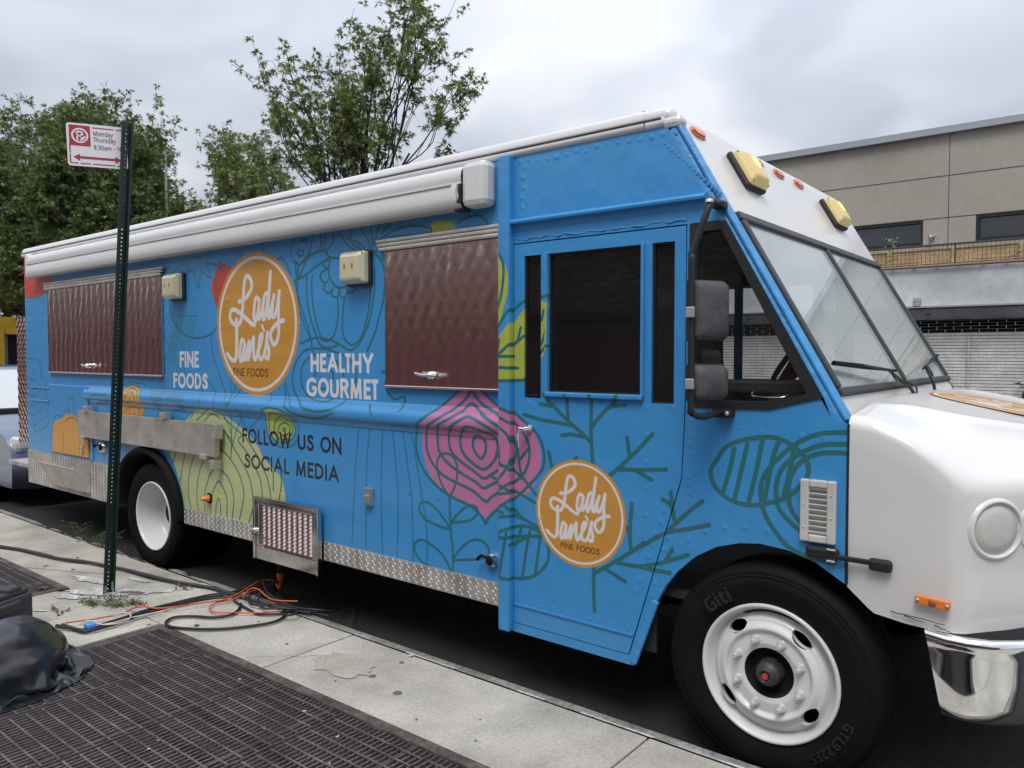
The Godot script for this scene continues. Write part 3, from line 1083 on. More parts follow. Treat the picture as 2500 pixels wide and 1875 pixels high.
func build_body():
	var m := T(ART_A)
	var pts := [-8.05, 0.7]
	var arc := arc_points(-5.735, 0.42, 0.49, 0.47, 143.4, 11.0, 22)
	pts.append_array(arc)
	pts.append_array([-2.28, 0.51, -2.28, 2.53, -8.05, 2.53])
	m.prism(P(pts), SIDE - 0.03, SIDE)
	# the rounded rear corner
	m.smooth(5)
	for i in 6:
		var a0 := PI / 2 * i / 6
		var a1 := PI / 2 * (i + 1) / 6
		var p0 := Vector3(-8.05 - sin(a0) * 0.04, 0.7, SIDE - 0.04 + cos(a0) * 0.04)
		var p1 := Vector3(-8.05 - sin(a1) * 0.04, 0.7, SIDE - 0.04 + cos(a1) * 0.04)
		m.quad(p1, p0, p0 + Vector3(0, 1.83, 0), p1 + Vector3(0, 1.83, 0))
	var body := part(m, "body_side", M.art_a, truck)
	# pressed rail along the belt line
	m = T(ART_A)
	m.ext(P([SIDE, 1.345, SIDE + 0.004, 1.34, SIDE + 0.005, 1.318, SIDE + 0.014, 1.313, SIDE + 0.024, 1.3, SIDE + 0.03, 1.28, SIDE + 0.031, 1.262, SIDE + 0.027, 1.245, SIDE + 0.016, 1.232, SIDE + 0.006, 1.226, SIDE + 0.005, 1.2, SIDE, 1.196]), -6.78, -2.285, true)
	part(m, "belt_rail", M.art_a, body)
	# raised locker door and edges at the rear
	m = T(ART_A)
	m.rbox(Vector3(-7.12, 1.037, SIDE + 0.004), Vector3(0.77, 0.602, 0.022), 0.006)
	part(m, "locker_door", M.art_a, body)
	m = T(ART_A)
	m.rbox(Vector3(-7.75, 1.3, SIDE + 0.002), Vector3(0.42, 0.012, 0.012), 0.004)
	m.rbox(Vector3(-7.75, 1.18, SIDE + 0.002), Vector3(0.42, 0.012, 0.012), 0.004)
	m.rbox(Vector3(-6.69, 0.9, SIDE + 0.003), Vector3(0.05, 0.36, 0.014), 0.004)
	part(m, "seam_strip", M.art_a, body)
	# rivets, pimples under the vinyl
	m = T(ART_A)
	rng.seed = 5
	var spots := []
	for i in 24:
		spots.append(Vector2(-4.95 + i * 0.112, 0.69 + 0.012 * sin(i * 2.0)))
	for i in 14:
		spots.append(Vector2(-4.9 + i * 0.19, 0.775))
	for i in 40:
		spots.append(Vector2(-6.7 + i * 0.11, 1.333))
	for i in 40:
		spots.append(Vector2(-6.7 + i * 0.11, 1.208))
	for x in [-2.93, -2.72, -3.45, -4.06, -4.28, -5.0]:
		for k in 5:
			spots.append(Vector2(x, 0.62 + k * 0.125))
	for x in [-3.97, -3.86, -4.62, -4.72]:
		for k in 4:
			spots.append(Vector2(x, 1.42 + k * 0.18))
	for x in [-7.78, -7.66, -7.93]:
		for k in 9:
			spots.append(Vector2(x, 0.78 + k * 0.19))
	for s in spots:
		rivet(m, Vector3(s.x + rng.randf_range(-0.008, 0.008), s.y + rng.randf_range(-0.006, 0.006), SIDE), rng.randf_range(0.007, 0.011))
	stuff(part(m, "rivet_heads", M.art_a, body))
	# street side, rear, roof, floor
	m = T()
	m.prism(P([-8.05, 0.42, -2.28, 0.42, -2.28, 2.53, -8.05, 2.53]), FAR, FAR + 0.03)
	m.box(Vector3(-8.065, 1.48, -3.915), Vector3(0.04, 2.1, 2.16))
	part(m, "street_side_wall", M.blue, truck)
	m = T()
	var half := [SIDE - 0.02, 2.505, SIDE + 0.006, 2.508, SIDE + 0.012, 2.52, SIDE + 0.012, 2.533, SIDE + 0.004, 2.536, SIDE + 0.006, 2.55, SIDE - 0.002, 2.575, SIDE - 0.02, 2.59, SIDE - 0.05, 2.6, -3.4, 2.615]
	var prof := half.duplicate()
	for i in range(half.size() / 2 - 1, -1, -1):
		prof.append_array([-7.83 - half[i * 2], half[i * 2 + 1]])
	m.ext(P(prof), -8.09, -1.54, true)
	part(m, "roof", M.white, truck)
	m = T()
	m.ext(P([SIDE + 0.016, 2.541, SIDE + 0.016, 2.546, SIDE - 0.01, 2.546, SIDE - 0.01, 2.541]), -8.09, -1.47)
	part(m, "roof_seam", M.coping, truck)
	# everything under and inside the box is dark
	m = T()
	m.box(Vector3(-7.17, 0.5, -3.915), Vector3(1.7, 0.04, 2.14))
	m.box(Vector3(-3.3, 0.49, -3.915), Vector3(3.4, 0.04, 2.14))
	m.box(Vector3(-5.74, 0.97, -3.915), Vector3(1.2, 0.04, 2.14))
	m.box(Vector3(-6.33, 0.73, -3.915), Vector3(0.03, 0.5, 2.14))
	m.box(Vector3(-5.13, 0.73, -3.915), Vector3(0.03, 0.5, 2.14))
	m.box(Vector3(-5.74, 0.72, -3.92), Vector3(1.2, 0.5, 0.1))
	part(m, "floor", M.dark, truck)
	m = T()
	m.box(Vector3(-4.1, 0.42, -3.55), Vector3(6.6, 0.16, 0.08))
	m.box(Vector3(-4.1, 0.42, -4.28), Vector3(6.6, 0.16, 0.08))
	m.box(Vector3(-3.3, 0.36, -3.9), Vector3(0.9, 0.26, 0.5))
	m.tube(P3([-5.735, 0.4, -3.0, -5.735, 0.4, -4.85]), 0.07)
	m.tube(P3([-1.02, 0.36, -3.0, -1.02, 0.36, -4.85]), 0.06)
	m.box(Vector3(-2.75, 0.33, SIDE - 0.25), Vector3(0.02, 0.22, 0.02))
	part(m, "chassis", M.dark, truck)
	# diamond plate along the sill and round the rear
	tread_plate(-5.215, -4.29, 0.402, 0.512)
	tread_plate(-3.635, -2.285, 0.402, 0.512)
	tread_plate(-8.05, -6.27, 0.405, 0.716)
	m = T()
	m.rbox(Vector3(-8.4, 0.53, -3.6), Vector3(0.66, 0.045, 1.5), 0.008)
	var step := part(m, "rear_step", M.plate, truck)
	step.set_meta("label", "diamond plate step behind the rear")
	m = T()
	quilt_sheet(m, -8.36, -8.1, 0.74, 1.96, SIDE - 0.03, 0.075, 0.085, 0.006)
	part(m, "quilted_rear_door", M.quilt, truck)
	# black flare round the rear arch
	m = T()
	var g := []
	for i in 33:
		var a := PI * (1.06 - 1.12 * i / 32.0)
		var row := []
		for q in [[0.515, 0.492, 0.0], [0.515, 0.49, 0.03], [0.5, 0.478, 0.052], [0.468, 0.458, 0.055], [0.44, 0.44, 0.04], [0.43, 0.43, -0.12]]:
			row.append(Vector3(-5.735 + cos(a) * q[0], maxf(0.4, 0.42 + sin(a) * q[1]), SIDE + q[2]))
		g.append(row)
	m.loft(g)
	part(m, "fender_flare", M.rubber, truck)


func rivet(m: MB, at: Vector3, r: float):
	m.smooth(6)
	var h := r * 0.26
	var ring := []
	var mid := []
	for k in 7:
		var a := TAU * k / 7
		ring.append(at + Vector3(cos(a) * r * 1.6, sin(a) * r * 1.6, 0))
		mid.append(at + Vector3(cos(a) * r * 0.6, sin(a) * r * 0.6, h * 0.75))
	for k in 7:
		var j := (k + 1) % 7
		m.quad(ring[k], ring[j], mid[j], mid[k])
		m.tri(mid[k], mid[j], at + Vector3(0, 0, h))


# a plate with the raised lozenges of tread plate
func tread_plate(x0: float, x1: float, y0: float, y1: float):
	var m := T()
	m.box(Vector3((x0 + x1) / 2, (y0 + y1) / 2, SIDE + 0.003), Vector3(x1 - x0, y1 - y0, 0.008))
	var plate := part(m, "tread_plate", M.plate, truck)
	m = MB.new()
	m.flat()
	var a := Vector3(-0.011, 0, 0)
	var b := Vector3(0, -0.0028, 0)
	var c := Vector3(0.011, 0, 0)
	var d := Vector3(0, 0.0028, 0)
	var e := Vector3(-0.004, 0, 0.0024)
	var f := Vector3(0.004, 0, 0.0024)
	m.tri(a, b, e)
	m.tri(b, f, e)
	m.tri(b, c, f)
	m.tri(c, d, f)
	m.tri(d, e, f)
	m.tri(d, a, e)
	var places := []
	var row := 0
	var y := y0 + 0.012
	while y < y1 - 0.008:
		var x := x0 + 0.012 + (0.0135 if row % 2 else 0.0)
		var k := row
		while x < x1 - 0.01:
			places.append(Transform3D(Basis(Vector3.BACK, deg_to_rad(45 if k % 2 else -45)), Vector3(x, y, SIDE + 0.0072) - TRUCK))
			x += 0.027
			k += 1
		y += 0.0175
		row += 1
	multi("raised_lozenges", m.mesh(), M.plate, places, plate)


# a sheet pressed into pillowed diamonds
func quilt_sheet(m: MB, x0: float, x1: float, y0: float, y1: float, z: float, dx: float, dy: float, amp: float):
	var nx := int((x1 - x0) / 0.0075)
	var ny := int((y1 - y0) / 0.0075)
	var nz := FastNoiseLite.new()
	nz.seed = 8
	nz.frequency = 1.2
	var g := []
	for j in ny + 1:
		var row := []
		for i in nx + 1:
			var x := lerpf(x0, x1, float(i) / nx)
			var y := lerpf(y0, y1, float(j) / ny)
			var u := x / dx + y / dy
			var w := x / dx - y / dy
			var h := pow(absf(sin(PI * u)) * absf(sin(PI * w)), 0.7) * amp * (1.0 + 0.3 * nz.get_noise_2d(x * 3.0, y * 3.0))
			h += 0.0012 * sin(x * 60.0 + 3.0 * nz.get_noise_2d(x * 2.0, y * 2.0))
			row.append(Vector3(x, y, z + h))
		g.append(row)
	g.reverse()
	m.loft(g)
	m.box(Vector3((x0 + x1) / 2, (y0 + y1) / 2, z - 0.008), Vector3(x1 - x0 + 0.006, y1 - y0 + 0.006, 0.014))


# one side of the cab: panel pieces round the door and the quarter window, the door, its glass
func build_cab_side(z: float, near: bool):
	var inward := -1.0 if near else 1.0
	var z0 := minf(z, z + 0.03 * inward)
	var z1 := maxf(z, z + 0.03 * inward)
	var skin: Material = M.art_b if near else M.blue
	var m := T(ART_B)
	m.prism(P([-2.29, 2.112, edge_x(2.112), 2.112, edge_x(2.515), 2.515, -2.29, 2.515]), z0, z1)
	m.prism(P([-1.356, 1.394, -1.343, 1.394, -1.343, 2.112, -1.356, 2.112]), z0, z1)
	m.prism(P([-1.198, 2.109, edge_x(2.112), 2.112, edge_x(1.38), 1.38, -0.83, 1.449]), z0, z1)
	var low := [-1.356, 1.394, -1.343, 1.394, -1.022, 1.397, -0.83, 1.449, edge_x(1.38), 1.38, -0.748, 1.36]
	low.append_array([-0.748, 0.80])
	low.append_array([-0.85, 0.86, -0.95, 0.888, -1.05, 0.896, -1.13, 0.886, -1.22, 0.858, -1.31, 0.805, -1.39, 0.728, -1.44, 0.66, -1.475, 0.594])
	low.append_array([-1.583, 0.298, -1.603, 0.338, -1.369, 1.106])
	m.prism(P(low), z0, z1)
	m.prism(P([-2.29, 0.30, -1.583, 0.298, -1.603, 0.338, -2.224, 0.342, -2.226, 2.112, -2.29, 2.112]), z0, z1)
	var side := part(m, "cab_side", skin, truck)
	if near:
		m = T(ART_B)
		m.rbox(Vector3(-2.255, 1.409, SIDE + 0.018), Vector3(0.066, 2.212, 0.044), 0.008)
		part(m, "door_pillar", M.art_b, side)
		m = T(ART_B)
		m.ext(P([SIDE, 2.225, SIDE + 0.03, 2.214, SIDE + 0.036, 2.207, SIDE + 0.034, 2.198, SIDE + 0.028, 2.202, SIDE + 0.01, 2.196, SIDE + 0.004, 2.17, SIDE, 2.165]), -2.222, -1.272)
		part(m, "drip_rail", M.art_b, side)
		m = T(ART_B)
		# wrinkled vinyl edges and rivets
		rng.seed = 11
		var w := PackedVector3Array()
		for i in 34:
			w.append(Vector3(-2.2 + i * 0.0255, 2.128 + rng.randf_range(-0.006, 0.006), SIDE + rng.randf_range(-0.004, 0.002)))
		m.tube(w, 0.005, -1, 5)
		for i in 16:
			rivet(m, Vector3(-2.19 + i * 0.052, 2.475 + rng.randf_range(-0.008, 0.008), SIDE), rng.randf_range(0.006, 0.011))
			rivet(m, Vector3(-1.455 + i * 0.0155, 2.44 - i * 0.0152, SIDE), rng.randf_range(0.004, 0.008))
		for i in 5:
			rivet(m, Vector3(-2.17 + rng.randf_range(-0.01, 0.01), 2.27 + i * 0.045, SIDE), 0.01)
		for i in 11:
			var a := deg_to_rad(50 + i * 11.0)
			rivet(m, Vector3(-1.08 + cos(a) * 0.43, 0.53 + sin(a) * 0.42, SIDE), rng.randf_range(0.007, 0.011))
		for i in 13:
			rivet(m, Vector3(-1.335 + rng.randf_range(-0.006, 0.006), 0.99 + i * 0.032, SIDE), rng.randf_range(0.005, 0.009))
		for i in 7:
			rivet(m, Vector3(-1.29 + i * 0.077, 1.33 - i * 0.004, SIDE), rng.randf_range(0.006, 0.01))
		for i in 12:
			rivet(m, Vector3(-1.56 + i * 0.013, 0.36 + i * 0.05, SIDE), rng.randf_range(0.006, 0.011))
		stuff(part(m, "rivet_heads", M.art_b, side))
		m = T(ART_B)
		m.rbox(Vector3(-1.53, 0.452, SIDE + 0.004), Vector3(0.03, 0.3, 0.02), 0.005, Transform3D(Basis.IDENTITY, Vector3.ZERO) * Transform3D(Basis(Vector3.BACK, -0.345), Vector3(-1.53, 0.452, 0)) * Transform3D(Basis.IDENTITY, Vector3(1.53, -0.452, 0)))
		part(m, "arch_flange", M.art_b, side)
	# door, 4 mm smaller than its opening all round
	m = T(ART_B)
	var dz := 0.002 if near else -0.002
	m.prism(P([-2.22, 0.346, -1.607, 0.342, -1.373, 1.107, -1.36, 1.403, -2.22, 1.403]), z0 + dz, z1 + dz)
	m.prism(rect(-2.22, 1.403, -2.161, 2.05), z0 + dz, z1 + dz)
	m.prism(rect(-2.066, 1.403, -2.024, 2.05), z0 + dz, z1 + dz)
	m.prism(rect(-1.552, 1.403, -1.508, 2.05), z0 + dz, z1 + dz)
	m.prism(rect(-1.407, 1.403, -1.36, 2.05), z0 + dz, z1 + dz)
	m.prism(rect(-2.22, 2.05, -1.36, 2.106), z0 + dz, z1 + dz)
	m.prism(rect(-2.024, 1.403, -1.552, 1.433), z0 + dz, z1 + dz)
	if near:
		m.rbox(Vector3(-1.788, 1.424, SIDE + 0.01), Vector3(0.49, 0.022, 0.026), 0.005)
		m.rbox(Vector3(-2.03, 1.74, SIDE + 0.008), Vector3(0.014, 0.63, 0.02), 0.004)
		m.rbox(Vector3(-1.546, 1.74, SIDE + 0.008), Vector3(0.014, 0.63, 0.02), 0.004)
		m.prism(P([-2.216, 0.43, -1.588, 0.424, -1.585, 0.432, -2.216, 0.438]), SIDE, SIDE + 0.009)
		rng.seed = 13
		for i in 10:
			rivet(m, Vector3(-2.19 + i * 0.064, 0.455 + rng.randf_range(-0.004, 0.004), SIDE + 0.002), rng.randf_range(0.006, 0.01))
		for i in 13:
			rivet(m, Vector3(-1.625 + i * 0.018, 0.47 + i * 0.05, SIDE + 0.002), rng.randf_range(0.006, 0.011))
		for i in 6:
			rivet(m, Vector3(-2.2, 0.5 + i * 0.13, SIDE + 0.002), 0.007)
			rivet(m, Vector3(-2.07, 0.47 + i * 0.13, SIDE + 0.002), 0.008)
			rivet(m, Vector3(-1.53, 0.72 + i * 0.11, SIDE + 0.002), 0.009)
		for i in 7:
			rivet(m, Vector3(-2.13 + i * 0.12, 1.383 + rng.randf_range(-0.008, 0.008), SIDE + 0.002), rng.randf_range(0.008, 0.013))
	var door := part(m, "door", skin, truck, "blue sliding cab door with three windows" if near else "")
	var zg := z + 0.018 * inward
	for q in [[-2.161, 1.411, -2.066, 2.05], [-2.024, 1.433, -1.552, 2.05], [-1.508, 1.403, -1.407, 2.05]]:
		m = T()
		m.box(Vector3((q[0] + q[2]) / 2, (q[1] + q[3]) / 2, zg), Vector3(q[2] - q[0] - 0.004, q[3] - q[1] - 0.004, 0.004))
		part(m, "window_pane", M.glass, door)
		m = T()
		var t := 0.007
		m.box(Vector3(q[0] + t / 2, (q[1] + q[3]) / 2, zg + 0.006), Vector3(t, q[3] - q[1], 0.012))
		m.box(Vector3(q[2] - t / 2, (q[1] + q[3]) / 2, zg + 0.006), Vector3(t, q[3] - q[1], 0.012))
		m.box(Vector3((q[0] + q[2]) / 2, q[1] + t / 2, zg + 0.006), Vector3(q[2] - q[0] - t * 2, t, 0.012))
		m.box(Vector3((q[0] + q[2]) / 2, q[3] - t / 2, zg + 0.006), Vector3(q[2] - q[0] - t * 2, t, 0.012))
		part(m, "window_rubber", M.black, door)
	# quarter window in a black rubber frame
	var qw := P([-1.343, 1.394, -1.022, 1.397, -0.83, 1.449, -1.198, 2.109, -1.343, 2.109])
	var qi := P([-1.318, 1.424, -1.018, 1.425, -0.887, 1.462, -1.214, 2.076, -1.318, 2.076])
	m = T()
	for i in 5:
		var j := (i + 1) % 5
		m.prism(PackedVector2Array([qw[i], qw[j], qi[j], qi[i]]), z - 0.028 if near else z - 0.006, z + 0.006 if near else z + 0.028)
	var qf := part(m, "quarter_window_frame", M.black, truck)
	m = T()
	m.prism(qi, zg - 0.002, zg + 0.002)
	part(m, "window_pane", M.glass, qf)
	# dark inner trim of this side
	m = T()
	var zi := z + 0.045 * inward
	m.prism(P([-2.29, 0.36, -1.5, 0.36, -1.5, 0.9, -0.78, 0.9, -0.78, 1.40, -2.29, 1.40]), zi - 0.006, zi + 0.006)
	m.prism(P([-2.29, 2.06, -1.22, 2.06, -1.42, 2.49, -2.29, 2.49]), zi - 0.006, zi + 0.006)
	part(m, "inner_trim", M.lining, truck)


func build_front():
	var tf := front_frame()
	# the rounded blue corner posts
	for s in [0, 1]:
		var m := T()
		var g := []
		for k in 2:
			var ly: float = [-0.01, 1.305][k]
			var row := []
			for i in 9:
				var a := PI / 2 * i / 8
				var c := front_at(0.05, ly, -0.05)
				var p := c + Vector3(0, 0, 0.05) * cos(a) + Vector3(0.8675, 0.4974, 0) * 0.05 * sin(a)
				if s == 1:
					p.z = -7.83 - p.z
				row.append(p)
			g.append(row)
		m.loft(g)
		var post := part(m, "corner_post", M.blue, truck)
		if s == 0:
			m = T()
			m.tube(PackedVector3Array([front_at(0.012, 0.0, -0.012), front_at(0.012, 1.3, -0.012)]), 0.011, -1, 8)
			m.tube(PackedVector3Array([front_at(0.03, 0.02, -0.006), front_at(0.03, 1.3, -0.006)]), 0.009, -1, 8)
			part(m, "corner_bead", M.blue, post)
	# white cap above the windscreen, rolled back into the roof
	var m := T()
	var prof := []
	for q in [[0.885, 0.0], [1.0, 0.0], [1.15, 0.0], [1.28, 0.0], [1.33, 0.0], [1.348, -0.0014], [1.364, -0.006], [1.378, -0.013], [1.389, -0.022], [1.399, -0.034]]:
		prof.append(Vector2(-0.745 + SLOPE.x * q[0] + 0.8675 * q[1], 1.38 + SLOPE.y * q[0] + 0.4974 * q[1]))
	prof.append(Vector2(-1.58, 2.612))
	var g := []
	for i in prof.size():
		var row := []
		var inset := 0.05 if i < 5 else 0.05 - 0.004 * (i - 4)
		for z in [SIDE - inset, SIDE - inset - 0.01, -3.4, -3.915, -4.43, FAR + inset + 0.01, FAR + inset]:
			var edge: float = minf(absf(z - SIDE), absf(z - FAR))
			var drop := 0.012 if i > 6 and edge < 0.06 else 0.0
			row.append(Vector3(prof[i].x, prof[i].y - drop, z))
		g.append(row)
	m.loft(g)
	var cap := part(m, "front_cap", M.white, truck)
	# corner caps of the roof
	m = T()
	m.ext(P([SIDE - 0.05, 2.5, SIDE + 0.006, 2.508, SIDE + 0.012, 2.52, SIDE + 0.012, 2.533, SIDE + 0.004, 2.536, SIDE + 0.006, 2.55, SIDE - 0.002, 2.575, SIDE - 0.02, 2.588, SIDE - 0.05, 2.59]), -1.545, -1.455, true)
	m.rbox(Vector3(-1.43, 2.522, SIDE - 0.028), Vector3(0.09, 0.05, 0.07), 0.02)
	m.lathe(P([0.0365, -0.09, 0.0372, 0.0, 0.034, 0.017, 0.0265, 0.0275, 0.014, 0.035, 0.0, 0.0375]), facing(Vector3(-1.46, 2.553, SIDE - 0.031), Vector3(1, 0, 0)), 20)
	part(m, "roof_corner", M.white, cap)
	for q in [[0.142, 1.285], [0.798, 1.293], [1.08, 1.293], [1.381, 1.293], [2.08, 1.285]]:
		m = T()
		var t := tf * Transform3D(Basis.IDENTITY, Vector3(q[0], q[1] + 0.002, -0.004))
		m.prism(P([-0.06, 0, -0.045, -0.022, 0.045, -0.022, 0.06, 0, 0.045, 0.022, -0.045, 0.022]), -0.006, 0.014, t)
		m.prism(P([-0.05, 0, -0.038, -0.015, 0.038, -0.015, 0.05, 0, 0.038, 0.015, -0.038, 0.015]), 0.014, 0.02, t)
		part(m, "marker_light", M.orange_lens, cap)
	# two flood lamps, switched on
	for x in [0.465, 1.735]:
		flood(tf * Transform3D(Basis.IDENTITY, Vector3(x, 1.15, 0)), cap, true)
	# windscreen
	m = T()
	for q in [[0.05, 0.085, 2.18, 0.115], [0.05, 0.842, 2.18, 0.882], [0.05, 0.115, 0.085, 0.842], [2.145, 0.115, 2.18, 0.842], [1.1, 0.115, 1.13, 0.842]]:
		m.rbox(Vector3((q[0] + q[2]) / 2, (q[1] + q[3]) / 2, 0.0), Vector3(q[2] - q[0], q[3] - q[1], 0.03), 0.007, tf)
	var ws := part(m, "windscreen_frame", M.plastic, truck)
	for q in [[0.085, 1.1], [1.13, 2.145]]:
		m = T()
		m.box(Vector3((q[0] + q[1]) / 2, 0.4785, -0.002), Vector3(q[1] - q[0], 0.727, 0.005), tf)
		part(m, "windscreen_pane", M.shield, ws)
	m = T()
	m.prism(rrect(0.10, 0.19, 0.165, 0.26, 0.004), -0.014, -0.01, tf)
	part(m, "inspection_sticker", M.white_flat, ws)
	m = T()
	m.prism(rrect(0.105, 0.125, 0.15, 0.175, 0.004), -0.014, -0.01, tf)
	part(m, "inspection_sticker", M.sign_white, ws)
	# rivets on the cap
	m = T()
	rng.seed = 17
	for i in 26:
		rivet_on(m, tf, Vector3(0.16 + i * 0.075, 1.225 + rng.randf_range(-0.004, 0.004), 0), 0.006)
	for i in 7:
		rivet_on(m, tf, Vector3(0.075, 0.93 + i * 0.045, 0), 0.005)
	stuff(part(m, "rivet_heads", M.white, cap))
	# cowl below the glass
	m = T()
	m.prism(P([0.05, -0.02, 2.18, -0.02, 2.18, 0.083, 0.05, 0.083]), -0.03, -0.004, tf)
	part(m, "cowl", M.white, truck)
	# wipers
	for q in [[0.095, 0.205, 0.72, 0.155, 1.02, 0.01], [2.13, 0.235, 1.5, 0.16, 1.42, 0.01]]:
		m = T()
		var a := tf * Vector3(q[0], q[1], 0.02)
		var b := tf * Vector3(q[2], q[3], 0.045)
		var c := tf * Vector3(q[4], q[5], 0.03)
		m.tube(PackedVector3Array([c, c.lerp(b, 0.35) + tf.basis.z * 0.01, b]), 0.009, 0.006, 6)
		m.tube(PackedVector3Array([c, c + tf.basis * Vector3(-0.05, 0.05, 0.03), b + tf.basis * Vector3(0.02, -0.03, 0.0)]), 0.004, 0.004, 6)
		m.lathe(P([0.0, 0.012, 0.018, 0.01, 0.022, -0.02, 0.022, -0.04]), Transform3D(tf.basis, c), 12)
		var e := a.lerp(b, 0.5)
		m.tube(PackedVector3Array([b, e + tf.basis.z * 0.012, a.lerp(b, 0.12)]), 0.006, 0.004, 6)
		var wiper := part(m, "wiper", M.black, truck)
		m = T()
		m.tube(PackedVector3Array([a, e - tf.basis.z * 0.004, b.lerp(e, -0.35)]), 0.006, 0.006, 5)
		m.tube(PackedVector3Array([a + tf.basis.z * 0.006, e + tf.basis.z * 0.005]), 0.009, 0.011, 5)
		part(m, "wiper_blade", M.rubber, wiper)
		m = T()
		var loop := PackedVector3Array()
		for i in 13:
			var t := TAU * i / 12
			loop.append(b + tf.basis * Vector3(cos(t) * 0.022, -0.03 + sin(t) * 0.03, 0.008))
		m.tube(loop, 0.003, 0.003, 5, false)
		part(m, "washer_hose", M.black, wiper)


func rivet_on(m: MB, t: Transform3D, at: Vector3, r: float):
	m.lathe(P([r, 0.0, r * 0.7, r * 0.3, 0.0, r * 0.45]), t * Transform3D(Basis.IDENTITY, at), 7)


# a square flood lamp: black back box, bevelled lens, two element marks
func flood(t: Transform3D, parent: Node, on: bool, w := 0.2, h := 0.185):
	var m := T()
	m.rbox(Vector3(0, 0, 0.014), Vector3(w, h, 0.03), 0.012, t)
	var lamp := part(m, "flood_lamp", M.black, parent)
	m = T()
	var g := []
	for q in ([[0.0, 0.028], [0.002, 0.042], [0.02, 0.066], [0.03, 0.07]] if on else [[0.0, 0.03], [0.0, 0.055], [0.018, 0.085], [0.03, 0.09]]):
		var row := []
		for p in rrect(-w / 2 + 0.008 + q[0], -h / 2 + 0.008 + q[0], w / 2 - 0.008 - q[0], h / 2 - 0.008 - q[0], 0.014, 3):
			row.append(t * Vector3(p.x, p.y, q[1]))
		g.append(row)
	m.loft(g, false, true)
	var fz := 0.07 if on else 0.09
	var face := rrect(-w / 2 + 0.038, -h / 2 + 0.038, w / 2 - 0.038, h / 2 - 0.038, 0.014, 3)
	m.prism(face, fz - 0.002, fz + 0.0002, t)
	var lens := part(m, "lamp_lens", M.lamp_lit if on else M.lens, lamp)
	for s in [-1, 1]:
		m = T()
		if on:
			if s == 1:
				m.prism(rrect(-0.025, -0.012, 0.045, 0.05, 0.026, 5), fz + 0.001, fz + 0.002, t)
		else:
			m.prism(rrect(s * 0.032 - 0.006, -0.008, s * 0.032 + 0.006, 0.02, 0.005, 3), 0.0905, 0.0915, t)
		if not on or s == 1:
			part(m, "lamp_glow" if on else "burn_mark", M.bulb if on else M.lens_spot, lens)
	m = T()
	for s in [-1, 1]:
		for k in [-1, 1]:
			m.lathe(P([0.008, 0.0, 0.008, 0.006, 0.0, 0.007]), t * Transform3D(Basis.IDENTITY, Vector3(s * (w / 2 - 0.02), k * (h / 2 - 0.02), 0.046 if on else 0.062)), 8, true)
	part(m, "lamp_screws", M.lens_edge, lamp)
	if on:
		var l := OmniLight3D.new()
		l.name = "lamp_light"
		l.position = t * Vector3(0, 0, 0.16) - TRUCK
		l.light_color = Color(1.0, 0.78, 0.42)
		l.light_energy = 0.003
		l.light_size = 0.2
		l.omni_range = 12.0
		l.omni_attenuation = 2.0
		l.shadow_enabled = true
		truck.add_child(l, true)


